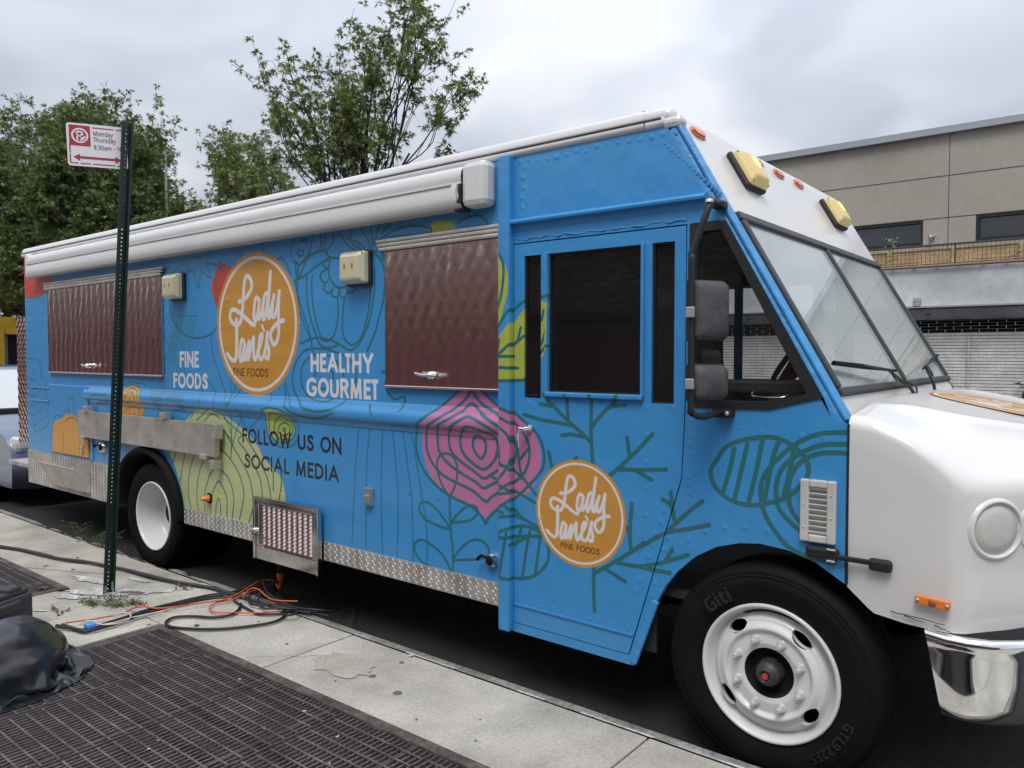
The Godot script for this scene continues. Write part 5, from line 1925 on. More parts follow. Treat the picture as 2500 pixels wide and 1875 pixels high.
func build_wheels():
	# front, sidewalk side
	for s in [1.0, -1.0]:
		var c := Vector3(-1.022, 0.405, -2.822 if s > 0 else -5.0)
		var t := facing(c, Vector3(0, 0, s))
		var m := T()
		m.lathe(tyre_profile(0.41, 0.23), t, 96)
		var wheel := part(m, "front_wheel", M.rubber, truck)
		m = T()
		m.lathe(P([0.25, -0.02, 0.2615, -0.004, 0.2615, 0.006, 0.257, 0.011, 0.249, 0.009, 0.244, 0.0, 0.24, -0.018, 0.236, -0.026, 0.228, -0.038]), t, 96)
		var rim := part(m, "rim", M.wheel_white, wheel)
		m = T()
		var holes := []
		for k in 5:
			var a := deg_to_rad([52.0, 128.0, 218.0, 322.0, 270.0][k]) + 0.0
			if k == 4:
				continue
			holes.append({"at": Vector2(cos(a), sin(a)) * 0.196, "dir": Vector2(cos(a), sin(a)), "rr": 0.0225, "rt": 0.042})
		wheel_face(m, t, holes)
		part(m, "wheel_disc", M.wheel_white, rim)
		m = T()
		m.lathe(P([0.232, -0.05, 0.2, -0.09, 0.0, -0.09]), t, 40)
		m.lathe(P([0.095, -0.006, 0.092, -0.014, 0.086, -0.05, 0.0, -0.052]), t, 40, true)
		part(m, "hub_well", M.dark, wheel)
		for k in 8:
			var a := deg_to_rad(22.5 + 45.0 * k)
			var nt := t * Transform3D(Basis.IDENTITY, Vector3(cos(a) * 0.1285, sin(a) * 0.1285, -0.002))
			m = T()
			m.lathe(P([0.019, 0.0, 0.019, 0.004, 0.017, 0.006, 0.0, 0.007]), nt, 18, true)
			var hex := PackedVector2Array()
			for i in 6:
				hex.append(Vector2(cos(TAU * i / 6 + k), sin(TAU * i / 6 + k)) * 0.0145)
			m.prism(hex, 0.005, 0.022, nt)
			m.lathe(P([0.0095, 0.022, 0.0095, 0.034, 0.0075, 0.037, 0.0, 0.037]), nt, 12, true)
			part(m, "lug_nut", M.nut, wheel)
		m = T()
		m.lathe(P([0.052, -0.05, 0.05, -0.02, 0.046, 0.0, 0.044, 0.012, 0.034, 0.02, 0.031, 0.022, 0.03, 0.034, 0.026, 0.038, 0.019, 0.038, 0.018, 0.034, 0.0, 0.034]), t, 32)
		var hub := part(m, "hub_cap", M.hub, wheel)
		m = T()
		m.lathe(P([0.0135, 0.03, 0.012, 0.039, 0.0, 0.04]), t, 8, true)
		part(m, "hub_plug", M.red_cap, hub)
		if s > 0:
			tyre_text(wheel, t, "Giti", 128.0, 0.306, 0.052, 0.16)
			tyre_text(wheel, t, "GTL922FS", -38.0, 0.308, 0.034, 0.0)
	# rear: dished outer wheel of a twin pair
	for s in [1.0, -1.0]:
		var t := facing(Vector3(-5.735, 0.378, -2.83 if s > 0 else -5.0), Vector3(0, 0, s))
		var m := T()
		m.lathe(tyre_profile(0.406, 0.22), t, 72)
		m.lathe(tyre_profile(0.406, 0.22), t * Transform3D(Basis.IDENTITY, Vector3(0, 0, -0.26)), 48)
		var wheel := part(m, "rear_wheel", M.rubber, truck)
		m = T()
		m.lathe(P([0.25, -0.02, 0.261, -0.004, 0.261, 0.006, 0.256, 0.01, 0.248, 0.006, 0.243, -0.01, 0.236, -0.04, 0.232, -0.09, 0.222, -0.12, 0.218, -0.15, 0.205, -0.168, 0.15, -0.18, 0.11, -0.175, 0.1, -0.18]), t, 72)
		part(m, "rim", M.wheel_white, wheel)
		m = T()
		m.lathe(P([0.105, -0.178, 0.1, -0.15, 0.09, -0.14, 0.0, -0.14]), t, 24, true)
		part(m, "hub_well", M.dark, wheel)
		m = T()
		m.tube(PackedVector3Array([t * Vector3(0.06, 0.02, -0.13), t * Vector3(0.2, 0.05, -0.06)]), 0.005, 0.005, 6)
		part(m, "valve_stem", M.steel, wheel)


# raised lettering bent round the sidewall
func tyre_text(parent: Node, t: Transform3D, text: String, mid: float, r: float, h: float, plate: float):
	var f := SystemFont.new()
	f.font_names = PackedStringArray(["Droid Sans"])
	f.font_weight = 700
	var m := T()
	var w := 0.0
	var widths := []
	for ch in text:
		var tm := text_mesh(ch, f, h)
		var ww: float = maxf(tm.get_aabb().size.x, h * 0.2) + h * 0.14
		widths.append(ww)
		w += ww
	var a := deg_to_rad(mid) + w * 0.5 / r
	if plate > 0:
		m.smooth(9)
		for i in 12:
			var q := []
			for e in [[i, -0.1], [i, 1.15], [i + 1, 1.15], [i + 1, -0.1]]:
				var b: float = a + 0.03 - (w / r + 0.06) * e[0] / 12.0
				var rr: float = r + h * (e[1] - 0.3)
				q.append(t * Vector3(cos(b) * rr, sin(b) * rr, 0.0245))
			m.quad(q[0], q[1], q[2], q[3])
		part(m, "tyre_badge", M.rubber, parent)
		m = T()
	for i in text.length():
		var tm := text_mesh(text[i], f, h)
		a -= widths[i] * 0.5 / r
		var rr := r + h * 0.15
		var tt := t * Transform3D(Basis(Vector3.BACK, a - PI / 2), Vector3(cos(a) * rr, sin(a) * rr, 0.0255))
		var arr := tm.get_mesh_arrays()
		var vs: PackedVector3Array = arr[Mesh.ARRAY_VERTEX]
		var ix: PackedInt32Array = arr[Mesh.ARRAY_INDEX]
		m.flat()
		for k in range(0, ix.size(), 3):
			m.tri(tt * vs[ix[k]], tt * vs[ix[k + 2]], tt * vs[ix[k + 1]])
		a -= widths[i] * 0.5 / r
	part(m, "tyre_lettering", M.tyre_print, parent)


func text_mesh(s: String, f: Font, h: float) -> TextMesh:
	var tm := TextMesh.new()
	tm.text = s
	tm.font = f
	tm.font_size = 64
	tm.pixel_size = h / 46.0
	tm.depth = 0.0012
	tm.curve_step = 2.0
	return tm


func build_cab_inside():
	var m := T()
	m.box(Vector3(-2.31, 1.5, -3.915), Vector3(0.03, 2.0, 2.12))            # bulkhead
	m.box(Vector3(-1.85, 2.5, -3.915), Vector3(0.9, 0.02, 2.12))
	m.box(Vector3(-1.6, 0.62, -3.915), Vector3(1.4, 0.03, 2.12))
	part(m, "cab_lining", M.lining, truck)
	# tall dark cupboard behind the door glass
	m = T()
	m.rbox(Vector3(-2.0, 1.35, -3.5), Vector3(0.56, 1.45, 0.5), 0.01)
	var cup := part(m, "cupboard", M.black, truck)
	m = T()
	m.box(Vector3(-1.99, 1.565, -3.247), Vector3(0.5, 0.004, 0.006))
	m.tube(P3([-1.76, 1.5, -3.24, -1.76, 1.38, -3.24]), 0.006)
	m.tube(P3([-1.76, 1.8, -3.24, -1.76, 1.66, -3.24]), 0.006)
	part(m, "cupboard_trim", M.cable_grey, cup)
	m = T()
	m.rbox(Vector3(-0.93, 1.36, -3.915), Vector3(0.3, 0.2, 2.08), 0.05)
	m.rbox(Vector3(-1.05, 1.36, -4.35), Vector3(0.3, 0.22, 0.6), 0.06)
	var dash := part(m, "dashboard", M.lining, truck)
	m = T()
	m.tube(spline3(P3([-1.115, 1.455, SIDE - 0.07, -1.1, 1.442, SIDE - 0.05, -1.0, 1.44, SIDE - 0.05, -0.975, 1.452, SIDE - 0.07]), 4), 0.005)
	part(m, "grab_handle", M.chrome, dash)
	# inner sill seen through the quarter window
	m = T()
	m.rbox(Vector3(-1.1, 1.475, SIDE - 0.16), Vector3(0.5, 0.05, 0.12), 0.01)
	part(m, "inner_sill", M.cable_grey, truck)
	# steering wheel
	m = T()
	var wt := facing(Vector3(-1.4, 1.57, -4.25), Vector3(-0.8, 0.6, 0))
	var ring := PackedVector3Array()
	for i in 41:
		var a := TAU * i / 40
		ring.append(wt * Vector3(cos(a) * 0.2, sin(a) * 0.2, 0))
	m.tube(ring, 0.015, 0.015, 8, false)
	for a in [0.3, PI - 0.3, -PI / 2]:
		m.tube(PackedVector3Array([wt * Vector3.ZERO, wt * Vector3(cos(a) * 0.2, sin(a) * 0.2, 0)]), 0.035, 0.018, 6)
	m.tube(PackedVector3Array([wt * Vector3(0, 0, 0.02), wt * Vector3(0, 0, -0.3)]), 0.06, 0.04, 10)
	part(m, "steering_wheel", M.black, truck)
	# driver's seat and belt
	m = T()
	m.rbox(Vector3(-1.8, 1.0, -4.35), Vector3(0.48, 0.14, 0.48), 0.05)
	m.rbox(Vector3(-2.03, 1.33, -4.35), Vector3(0.14, 0.62, 0.46), 0.05, Transform3D(Basis(Vector3.BACK, 0.0), Vector3.ZERO))
	m.rbox(Vector3(-2.06, 1.72, -4.35), Vector3(0.1, 0.18, 0.28), 0.04)
	m.rbox(Vector3(-1.8, 0.78, -4.35), Vector3(0.3, 0.34, 0.3), 0.02)
	var seat := part(m, "driver_seat", M.plastic, truck)
	m = T()
	m.tube(P3([-2.02, 1.72, -4.6, -1.9, 1.1, -4.58]), 0.018, 0.018, 4)
	part(m, "seat_belt", M.black, seat)


# ------------------------------------------------------------------ camera, sky, sun
func build_view():
	var cam := Camera3D.new()
	cam.name = "camera"
	cam.position = Vector3(0, 1.6, 0)
	cam.rotation = Vector3(deg_to_rad(-2.18), deg_to_rad(38.591), 0)
	cam.fov = 53.05
	cam.near = 0.05
	cam.far = 600.0
	add_child(cam)
	cam.current = true
	var we := WorldEnvironment.new()
	we.name = "world"
	var e := Environment.new()
	e.background_mode = Environment.BG_SKY
	e.tonemap_mode = Environment.TONE_MAPPER_LINEAR
	e.tonemap_exposure = EXPOSURE
	e.sdfgi_enabled = true
	e.ssao_enabled = true
	e.ssil_enabled = true
	var sky := Sky.new()
	var sm := PanoramaSkyMaterial.new()
	sm.panorama = overcast()
	sm.energy_multiplier = 1.0
	sky.sky_material = sm
	e.sky = sky
	we.environment = e
	add_child(we)
	var sun := DirectionalLight3D.new()
	sun.name = "sun"
	sun.light_color = Color(1.0, 0.97, 0.92)
	sun.light_energy = 0.45
	sun.light_angular_distance = 24.0
	sun.rotation = Vector3(deg_to_rad(-58), deg_to_rad(24), 0)
	sun.shadow_enabled = true
	sun.sky_mode = DirectionalLight3D.SKY_MODE_LIGHT_ONLY
	add_child(sun)


# a full cover of cloud, brighter towards the zenith, with soft billows all round
func overcast() -> ImageTexture:
	var w := 768
	var h := 384
	var im := Image.create(w, h, false, Image.FORMAT_RGBF)
	var n := FastNoiseLite.new()
	n.seed = 41
	n.noise_type = FastNoiseLite.TYPE_SIMPLEX_SMOOTH
	n.frequency = 1.0
	n.fractal_octaves = 5
	n.fractal_gain = 0.5
	var n2 := FastNoiseLite.new()
	n2.seed = 77
	n2.frequency = 0.8
	n2.fractal_octaves = 3
	for y in h:
		var el := (0.5 - (y + 0.5) / h) * PI
		for x in w:
			var az := ((x + 0.5) / w - 0.5) * TAU
			if el < -0.05:
				im.set_pixel(x, y, Color(0.2, 0.2, 0.2))
				continue
			var d := Vector3(sin(az) * cos(el), sin(el), -cos(az) * cos(el))
			var k := 1.0 / (maxf(d.y, 0.0) + 0.28)
			var p := Vector3(d.x * k, d.y * 1.3, d.z * k) * 1.15
			p += Vector3(n2.get_noise_3dv(p * 1.5), 0, n2.get_noise_3dv(p * 1.5 + Vector3(9, 3, 1))) * 0.35
			var c := n.get_noise_3dv(p)
			var c2 := n2.get_noise_3dv(p * 0.7 + Vector3(5, 0, 0))
			var b := 0.285 * (1.0 + 2.6 * maxf(d.y, 0.0)) * (1.0 + 0.5 * c + 0.34 * c2)
			b *= 1.0 + 0.2 * exp(-maxf(d.y, 0.0) * 9.0)
			var t := clampf(0.5 + 1.1 * c + 0.6 * c2, 0, 1)
			im.set_pixel(x, y, Color(b * lerpf(0.83, 0.95, t), b * lerpf(0.94, 0.99, t), b * lerpf(1.14, 1.08, t)))
	return ImageTexture.create_from_image(im)


# ------------------------------------------------------------------ ground
func build_ground():
	var m := MB.new()
	m.box(Vector3(-20, -0.05, -8.7), Vector3(400, 0.1, 12.08))
	struct(m, "road", M.asphalt)
	m = MB.new()
	m.box(Vector3(-20, -0.31, 0), Vector3(700, 0.1, 700))
	struct(m, "ground", M.pit)
	m = MB.new()
	m.rbox(Vector3(-20, 0.0, -23.4), Vector3(400, 0.3, 17.3), 0.02)
	struct(m, "far_sidewalk", M.concrete[3])
	m = MB.new()
	m.smooth(2)
	# kerb: sound near the cab, broken further back
	rng.seed = 31
	var g := []
	var nz := FastNoiseLite.new()
	nz.seed = 3
	nz.frequency = 2.6
	nz.fractal_octaves = 3
	for i in 421:
		var x := -16.0 + i * 0.05
		var bad := smoothstep(-4.55, -5.0, x) * smoothstep(-7.6, -6.9, x)
		var bite := maxf(0.0, nz.get_noise_2d(x * 1.3, 0.0) + 0.12) * 0.16 * bad
		var chip := absf(nz.get_noise_2d(x * 5.0, 4.0)) * 0.03 * bad + 0.002 * nz.get_noise_2d(x * 9.0, 9.0)
		var yy := WALK - maxf(0.0, nz.get_noise_2d(x * 2.0, 7.0)) * 0.07 * bad
		g.append([Vector3(x, -0.05, -2.668 + bite * 0.6), Vector3(x, 0.05, -2.668 + bite * 0.7 + chip), Vector3(x, yy - 0.012, -2.664 + bite + chip), Vector3(x, yy, -2.652 + bite + chip), Vector3(x, WALK - 0.001, -2.606 + 0.004 * nz.get_noise_2d(x * 6.0, 2.0))])
	m.loft(g)
	m.box(Vector3(-100, 0.04, -2.64), Vector3(168, 0.18, 0.06))
	m.box(Vector3(60, 0.04, -2.64), Vector3(110, 0.18, 0.06))
	var kerb := struct(m, "kerb", M.kerb)
	# white filler in the joint behind the kerb
	for q in [[-2.75, -2.42], [-2.05, -1.9], [-1.72, -1.38], [-1.3, -0.7]]:
		m = MB.new()
		m.smooth(2)
		var pts := []
		for i in 12:
			var x: float = lerpf(q[0], q[1], i / 11.0)
			var w := 0.004 + 0.006 * rng.randf()
			pts.append([Vector3(x, WALK + 0.004, -2.602 - w), Vector3(x, WALK + 0.004, -2.6 + w * 0.5)])
		m.loft(pts)
		part(m, "joint_filler", M.chalk, kerb)
	# sidewalk slabs
	var root := Node3D.new()
	root.name = "sidewalk"
	root.set_meta("kind", "structure")
	add_child(root)
	var slabs := [
		[-1.4, -2.6, 2.5, -2.05, 0], [-3.14, -2.6, -1.4, -2.05, 0], [-4.62, -2.6, -3.14, -2.05, 1], [-6.3, -2.6, -4.62, -2.0, 3], [-8.0, -2.6, -6.3, -2.0, 3], [-9.8, -2.6, -8.0, -2.0, 2], [-12.0, -2.6, -9.8, -2.0, 3], [-16.0, -2.6, -12.0, -2.0, 2],
		[-5.2, -2.0, -4.62, -1.62, 3], [-4.62, -2.05, -4.1, -0.3, 1], [-5.2, -1.62, -4.62, -0.3, 2], [-5.2, -0.3, -2.6, 1.9, 0], [-7.2, -0.9, -5.2, 1.9, 1], [-9.2, -2.0, -7.0, -0.9, 2], [-9.2, -0.9, -7.2, 1.9, 0], [-16.0, -2.0, -9.2, 1.9, 2],
		[-2.6, -0.3, 0.0, 1.9, 1], [0.0, -2.05, 2.5, 1.9, 0], [2.5, -2.6, 30.0, 1.9, 0], [-100.0, -2.6, -16.0, 1.9, 3]]
	for q in slabs:
		m = MB.new()
		var dy: float = [0.0, 0.001, -0.001, -0.0015][q[4]]
		m.rbox(Vector3((q[0] + q[2]) / 2, WALK - 0.06 + dy, (q[1] + q[3]) / 2), Vector3(q[2] - q[0] - 0.009, 0.12, q[3] - q[1] - 0.009), 0.004)
		part(m, "slab", M.concrete[q[4]], root)
	m = MB.new()
	m.box(Vector3(-6, WALK - 0.075, -2.32), Vector3(30, 0.1, 0.62))
	m.box(Vector3(-4.72, WALK - 0.075, -1.2), Vector3(1.1, 0.1, 1.9))
	part(m, "bedding", M.pit, root)
	# chalky splashes, gum, a crack or two
	for q in [[-4.9, -2.12, 0.3, 0.1, 0.5], [-4.7, -2.3, 0.22, 0.07, 0.9], [-5.2, -2.18, 0.28, 0.055, 0.25], [-4.98, -1.93, 0.14, 0.05, 0.4], [-5.0, -2.36, 0.14, 0.03, 0.2], [-4.84, -1.72, 0.06, 0.018, 0.5]]:
		m = MB.new()
		m.smooth(2)
		var c := Vector3(q[0], WALK + 0.0045, q[1])
		var rim := []
		for i in 40:
			var a := TAU * i / 40
			var k := 0.75 + 0.45 * nz.get_noise_2d(cos(a) * 0.9 + q[0] * 9.0, sin(a) * 0.9 + q[1]) + 0.25 * nz.get_noise_2d(cos(a) * 3.0, sin(a) * 3.0 + q[0])
			rim.append(c + Vector3(cos(a) * q[2] * k, 0, sin(a) * q[3] * k).rotated(Vector3.UP, q[4]))
		for i in 40:
			m.tri(c, rim[(i + 1) % 40], rim[i])
		part(m, "chalk_stain", M.chalk, root)
	for q in [[-2.66, -2.31, 0.017], [-2.44, -2.26, 0.021], [-2.67, -2.5, 0.012], [-3.3, -2.3, 0.009], [-2.2, -2.14, 0.006], [-2.0, -2.3, 0.004], [-2.75, -2.17, 0.005], [-3.7, -2.4, 0.007], [-1.9, -2.16, 0.005], [-5.6, -2.2, 0.012], [-5.9, -2.35, 0.012]]:
		m = MB.new()
		m.lathe(P([q[2], 0.0, q[2] * 0.8, 0.003, 0.0, 0.0035]), facing(Vector3(q[0], WALK + 0.001, q[1]), Vector3.UP), 12)
		part(m, "gum_spot", M.gum, root)
	for q in [[-3.3, -2.08, -2.95, -2.4], [-5.9, -2.02, -5.3, -2.3], [-4.3, -2.1, -3.9, -2.5]]:
		m = MB.new()
		var pts := PackedVector3Array()
		for i in 15:
			var t := i / 14.0
			pts.append(Vector3(lerpf(q[0], q[2], t) + rng.randf_range(-0.015, 0.015), WALK + 0.0005, lerpf(q[1], q[3], t) + rng.randf_range(-0.012, 0.012)))
		m.tube(pts, 0.0016, 0.001, 4)
		part(m, "crack", M.gum, root)
	# darker repaired patch
	m = MB.new()
	var ring := []
	for i in 30:
		var a := TAU * i / 30
		var k := 0.8 + 0.3 * nz.get_noise_2d(cos(a) * 2.0 + 3.0, sin(a) * 2.0)
		ring.append(Vector3(-2.86 + cos(a) * 0.22 * k, WALK + 0.0042, -2.3 + sin(a) * 0.13 * k))
	m.smooth(2)
	for i in 30:
		m.tri(Vector3(-2.86, WALK + 0.0044, -2.3), ring[(i + 1) % 30], ring[i])
	part(m, "repair_patch", M.concrete[3], root)


func build_grate(called: String, x0: float, x1: float, z0: float, z1: float, label: String):
	var n := thing(called, Vector3((x0 + x1) / 2, WALK, (z0 + z1) / 2), label, "grate", "ventilation gratings in the sidewalk")
	var o := n.position
	var m := MB.new(o)
	for q in [[x0 - 0.03, z0, x0 + 0.028, z1], [x1 - 0.028, z0, x1 + 0.03, z1], [x0 - 0.03, z0 - 0.05, x1 + 0.03, z0], [x0 - 0.03, z1, x1 + 0.03, z1 + 0.05]]:
		m.rbox(Vector3((q[0] + q[2]) / 2, WALK - 0.028, (q[1] + q[3]) / 2), Vector3(q[2] - q[0], 0.064, q[3] - q[1]), 0.004)
	part(m, "grate_frame", M.rust, n)
	m = MB.new(o)
	m.box(Vector3((x0 + x1) / 2, -0.2, (z0 + z1) / 2), Vector3(x1 - x0, 0.02, z1 - z0))
	m.box(Vector3(x0 - 0.02, -0.05, (z0 + z1) / 2), Vector3(0.02, 0.3, z1 - z0))
	m.box(Vector3(x1 + 0.02, -0.05, (z0 + z1) / 2), Vector3(0.02, 0.3, z1 - z0))
	m.box(Vector3((x0 + x1) / 2, -0.05, z0 - 0.02), Vector3(x1 - x0, 0.3, 0.02))
	m.box(Vector3((x0 + x1) / 2, -0.05, z1 + 0.02), Vector3(x1 - x0, 0.3, 0.02))
	part(m, "grate_pit", M.pit, n)
	rng.seed = 37
	var bar := MB.new()
	bar.box(Vector3.ZERO, Vector3(0.0065, 0.03, z1 - z0 - 0.01))
	var bm := bar.mesh()
	var k := 0
	var x := x0 + 0.03
	while x < x1 - 0.02:
		var b := MeshInstance3D.new()
		b.mesh = bm
		b.material_override = M.iron
		b.name = "bar"
		b.position = Vector3(x, WALK - 0.017 + rng.randf_range(-0.0012, 0.0012), (z0 + z1) / 2) - o
		n.add_child(b, true)
		k += 1
		x += 0.0265 if k % 19 else 0.013
	var rod := MB.new()
	rod.box(Vector3.ZERO, Vector3(0.5, 0.008, 0.008))
	var rm := rod.mesh()
	x = x0 + 0.03
	while x < x1 - 0.2:
		var z := z1 - 0.03
		var shift := rng.randf_range(-0.012, 0.012)
		while z > z0 + 0.01:
			var b := MeshInstance3D.new()
			b.mesh = rm
			b.material_override = M.iron
			b.name = "cross_rod"
			b.position = Vector3(minf(x + 0.25, x1 - 0.27), WALK - 0.0035, z + shift) - o
			n.add_child(b, true)
			z -= 0.06
		x += 0.5 + 0.0145
	# specks of litter caught in it
	m = MB.new(o)
	for i in 46:
		var p := Vector3(rng.randf_range(x0 + 0.1, x1 - 0.05), WALK + 0.003, rng.randf_range(z0 + 0.04, z1 - 0.1))
		var s := rng.randf_range(0.003, 0.009)
		m.box(Vector3.ZERO, Vector3(s * 1.8, 0.0015, s), Transform3D(Basis(Vector3.UP, rng.randf() * TAU), p))
	stuff(part(m, "paper_specks", M.chalk, n))


# ------------------------------------------------------------------ parking sign
func build_sign():
	var base := Vector3(-4.864, WALK, -2.11)
	var n := thing("parking_sign", base, "red and white no parking sign bolted to a leaning green channel post", "street sign")
	var tip := Vector3(-4.803, 3.02, -2.25)
	var up := (tip - base).normalized()
	var z := Vector3(1, 0, 0.0)                       # the open side of the channel looks along the street
	z = (z - up * z.dot(up)).normalized()
	var t := Transform3D(Basis(up.cross(z) * 0.76, up, z * 0.76), base)
	var l := base.distance_to(tip)
	var m := MB.new(base)
	# hat section: web with holes, two sides, two lips
	for s in [-1.0, 1.0]:
		m.box(Vector3(s * 0.0155, l / 2, -0.012), Vector3(0.021, l, 0.003), t)
		m.quad(t * Vector3(s * 0.026, 0, -0.0135), t * Vector3(s * 0.026, l, -0.0135), t * Vector3(s * 0.031, l, 0.014), t * Vector3(s * 0.031, 0, 0.014))
		m.quad(t * Vector3(s * 0.0285, 0, -0.0135), t * Vector3(s * 0.0285, l, -0.0135), t * Vector3(s * 0.0335, l, 0.014), t * Vector3(s * 0.0335, 0, 0.014))
		m.box(Vector3(s * 0.0385, l / 2, 0.0145), Vector3(0.017, l, 0.003), t)
	var y := 0.02
	while y < l:
		m.box(Vector3(0, y - 0.0035, -0.012), Vector3(0.0102, 0.0165, 0.003), t)
		y += 0.0254
	part(m, "post", M.post, n)
	m = MB.new(base)
	for q in [[0.03, 0.01], [0.022, 0.05], [-0.03, 0.03]]:
		m.box(Vector3(q[0], q[1], 0.0165), Vector3(0.012, 0.05, 0.0008), t)
	part(m, "bare_metal_chip", M.metal_edge, n)
	# the plate stands behind the post, turned to the traffic
	var right := Vector3(0.38, 0.03, -0.92)
	var pn := right.cross(Vector3.UP).normalized() * -1.0
	if pn.x < 0:
		pn = -pn
	var pu := pn.cross(right).normalized()
	right = right.normalized()
	var anchor := t * Vector3(0, l - 0.034, -0.018)
	var pt := Transform3D(Basis(right, pu, pn), anchor)
	var w := 0.345
	var x0 := -0.318
	var h := 0.252
	m = MB.new(base)
	m.prism(rrect(x0, -h, 0.002, 0.0, 0.016), -0.003, 0.0, pt)
	var plate := part(m, "sign_plate", M.sign_white, n)
	m = MB.new(base)
	# border in dashes, red square, arrow
	for q in [[x0 + 0.135, -0.022, x0 + 0.25, -0.0165], [x0 + 0.262, -0.022, x0 + 0.3, -0.0165], [x0 + 0.014, -h + 0.014, x0 + 0.055, -h + 0.0195], [x0 + 0.066, -h + 0.014, x0 + 0.12, -h + 0.0195], [x0 + 0.131, -h + 0.014, x0 + 0.25, -h + 0.0195], [x0 + 0.262, -h + 0.014, x0 + 0.3, -h + 0.0195], [x0 + 0.011, -h + 0.018, x0 + 0.0175, -h + 0.068], [x0 + 0.011, -h + 0.075, x0 + 0.0175, -h + 0.128]]:
		m.prism(rect(q[0], q[1], q[2], q[3]), 0.0005, 0.0012, pt)
	part(m, "border", M.sign_red, plate)
	m = MB.new(base)
	m.prism(rrect(x0 + 0.013, -0.132, x0 + 0.124, -0.012, 0.004), 0.0005, 0.0012, pt)
	part(m, "red_square", M.sign_red, plate)
	m = MB.new(base)
	var ay := -0.2
	m.prism(P([x0 + 0.03, ay, x0 + 0.064, ay + 0.021, x0 + 0.064, ay + 0.007, x0 + 0.252, ay + 0.007, x0 + 0.252, ay + 0.021, x0 + 0.285, ay, x0 + 0.252, ay - 0.021, x0 + 0.252, ay - 0.007, x0 + 0.064, ay - 0.007, x0 + 0.064, ay - 0.021]), 0.0005, 0.0012, pt)
	part(m, "arrow", M.sign_red, plate)
	m = MB.new(base)
	var c := Vector2(x0 + 0.069, -0.072)
	var r1 := 0.0445
	var r0 := 0.0345
	for i in 48:
		var a := TAU * i / 48
		var b := TAU * (i + 1) / 48
		m.prism(PackedVector2Array([c + Vector2(cos(a), sin(a)) * r0, c + Vector2(cos(a), sin(a)) * r1, c + Vector2(cos(b), sin(b)) * r1, c + Vector2(cos(b), sin(b)) * r0]), 0.0014, 0.002, pt, false)
	# the letter P with a stroke through it
	var cut := []
	for q in [[-0.013, -0.024, -0.013, 0.022], [-0.013, 0.022, 0.004, 0.022], [0.004, 0.022, 0.013, 0.016], [0.013, 0.016, 0.013, 0.006], [0.013, 0.006, 0.004, 0.0], [0.004, 0.0, -0.006, 0.0]]:
		m.prism(bar2(c + Vector2(q[0], q[1]), c + Vector2(q[2], q[3]), 0.0095), 0.0014, 0.0021 + 0.00005 * cut.size(), pt)
		cut.append(0)
	part(m, "no_parking_symbol", M.sign_white, plate)
	m = MB.new(base)
	m.prism(bar2(c + Vector2(-0.026, 0.026), c + Vector2(0.026, -0.026), 0.0045), 0.0026, 0.003, pt)
	part(m, "symbol_slash_edge", M.sign_red, plate)
	m = MB.new(base)
	m.prism(bar2(c + Vector2(0.004, -0.028), c + Vector2(0.026, -0.006), 0.011), 0.0031, 0.0036, pt)
	m.prism(bar2(c + Vector2(-0.027, 0.021), c + Vector2(0.021, -0.027), 0.005), 0.0037, 0.0042, pt)
	part(m, "symbol_slash", M.sign_white, plate)
	var f := SystemFont.new()
	f.font_names = PackedStringArray(["Droid Sans"])
	for q in [["Monday", x0 + 0.139, -0.066, 0.0262], ["Thursday", x0 + 0.139, -0.102, 0.0262], ["8:30am - 10am", x0 + 0.139, -0.148, 0.0262]]:
		var tm := text_mesh(q[0], f, q[3])
		tm.horizontal_alignment = HORIZONTAL_ALIGNMENT_LEFT
		tm.vertical_alignment = VERTICAL_ALIGNMENT_BOTTOM
		var mi := MeshInstance3D.new()
		mi.mesh = tm
		mi.material_override = M.sign_dark
		mi.name = "lettering"
		mi.transform = Transform3D(pt.basis * Basis.from_scale(Vector3(0.8, 1, 1)), pt * Vector3(q[1], q[2] - q[3] * 0.3, 0.001) - base)
		plate.add_child(mi, true)
	m = MB.new(base)
	for yy in [l - 0.075, l - 0.12, l - 0.165]:
		m.lathe(P([0.0075, 0, 0.0075, 0.006, 0.0, 0.008]), t * Transform3D(Basis.IDENTITY, Vector3(0, yy, -0.0105)), 10)
	part(m, "bolt", M.steel, n)


func bar2(a: Vector2, b: Vector2, w: float) -> PackedVector2Array:
	var d := (b - a).normalized()
	var s := d.orthogonal() * w * 0.5
	a -= d * w * 0.3
	b += d * w * 0.3
	return PackedVector2Array([a + s, a - s, b - s, b + s])


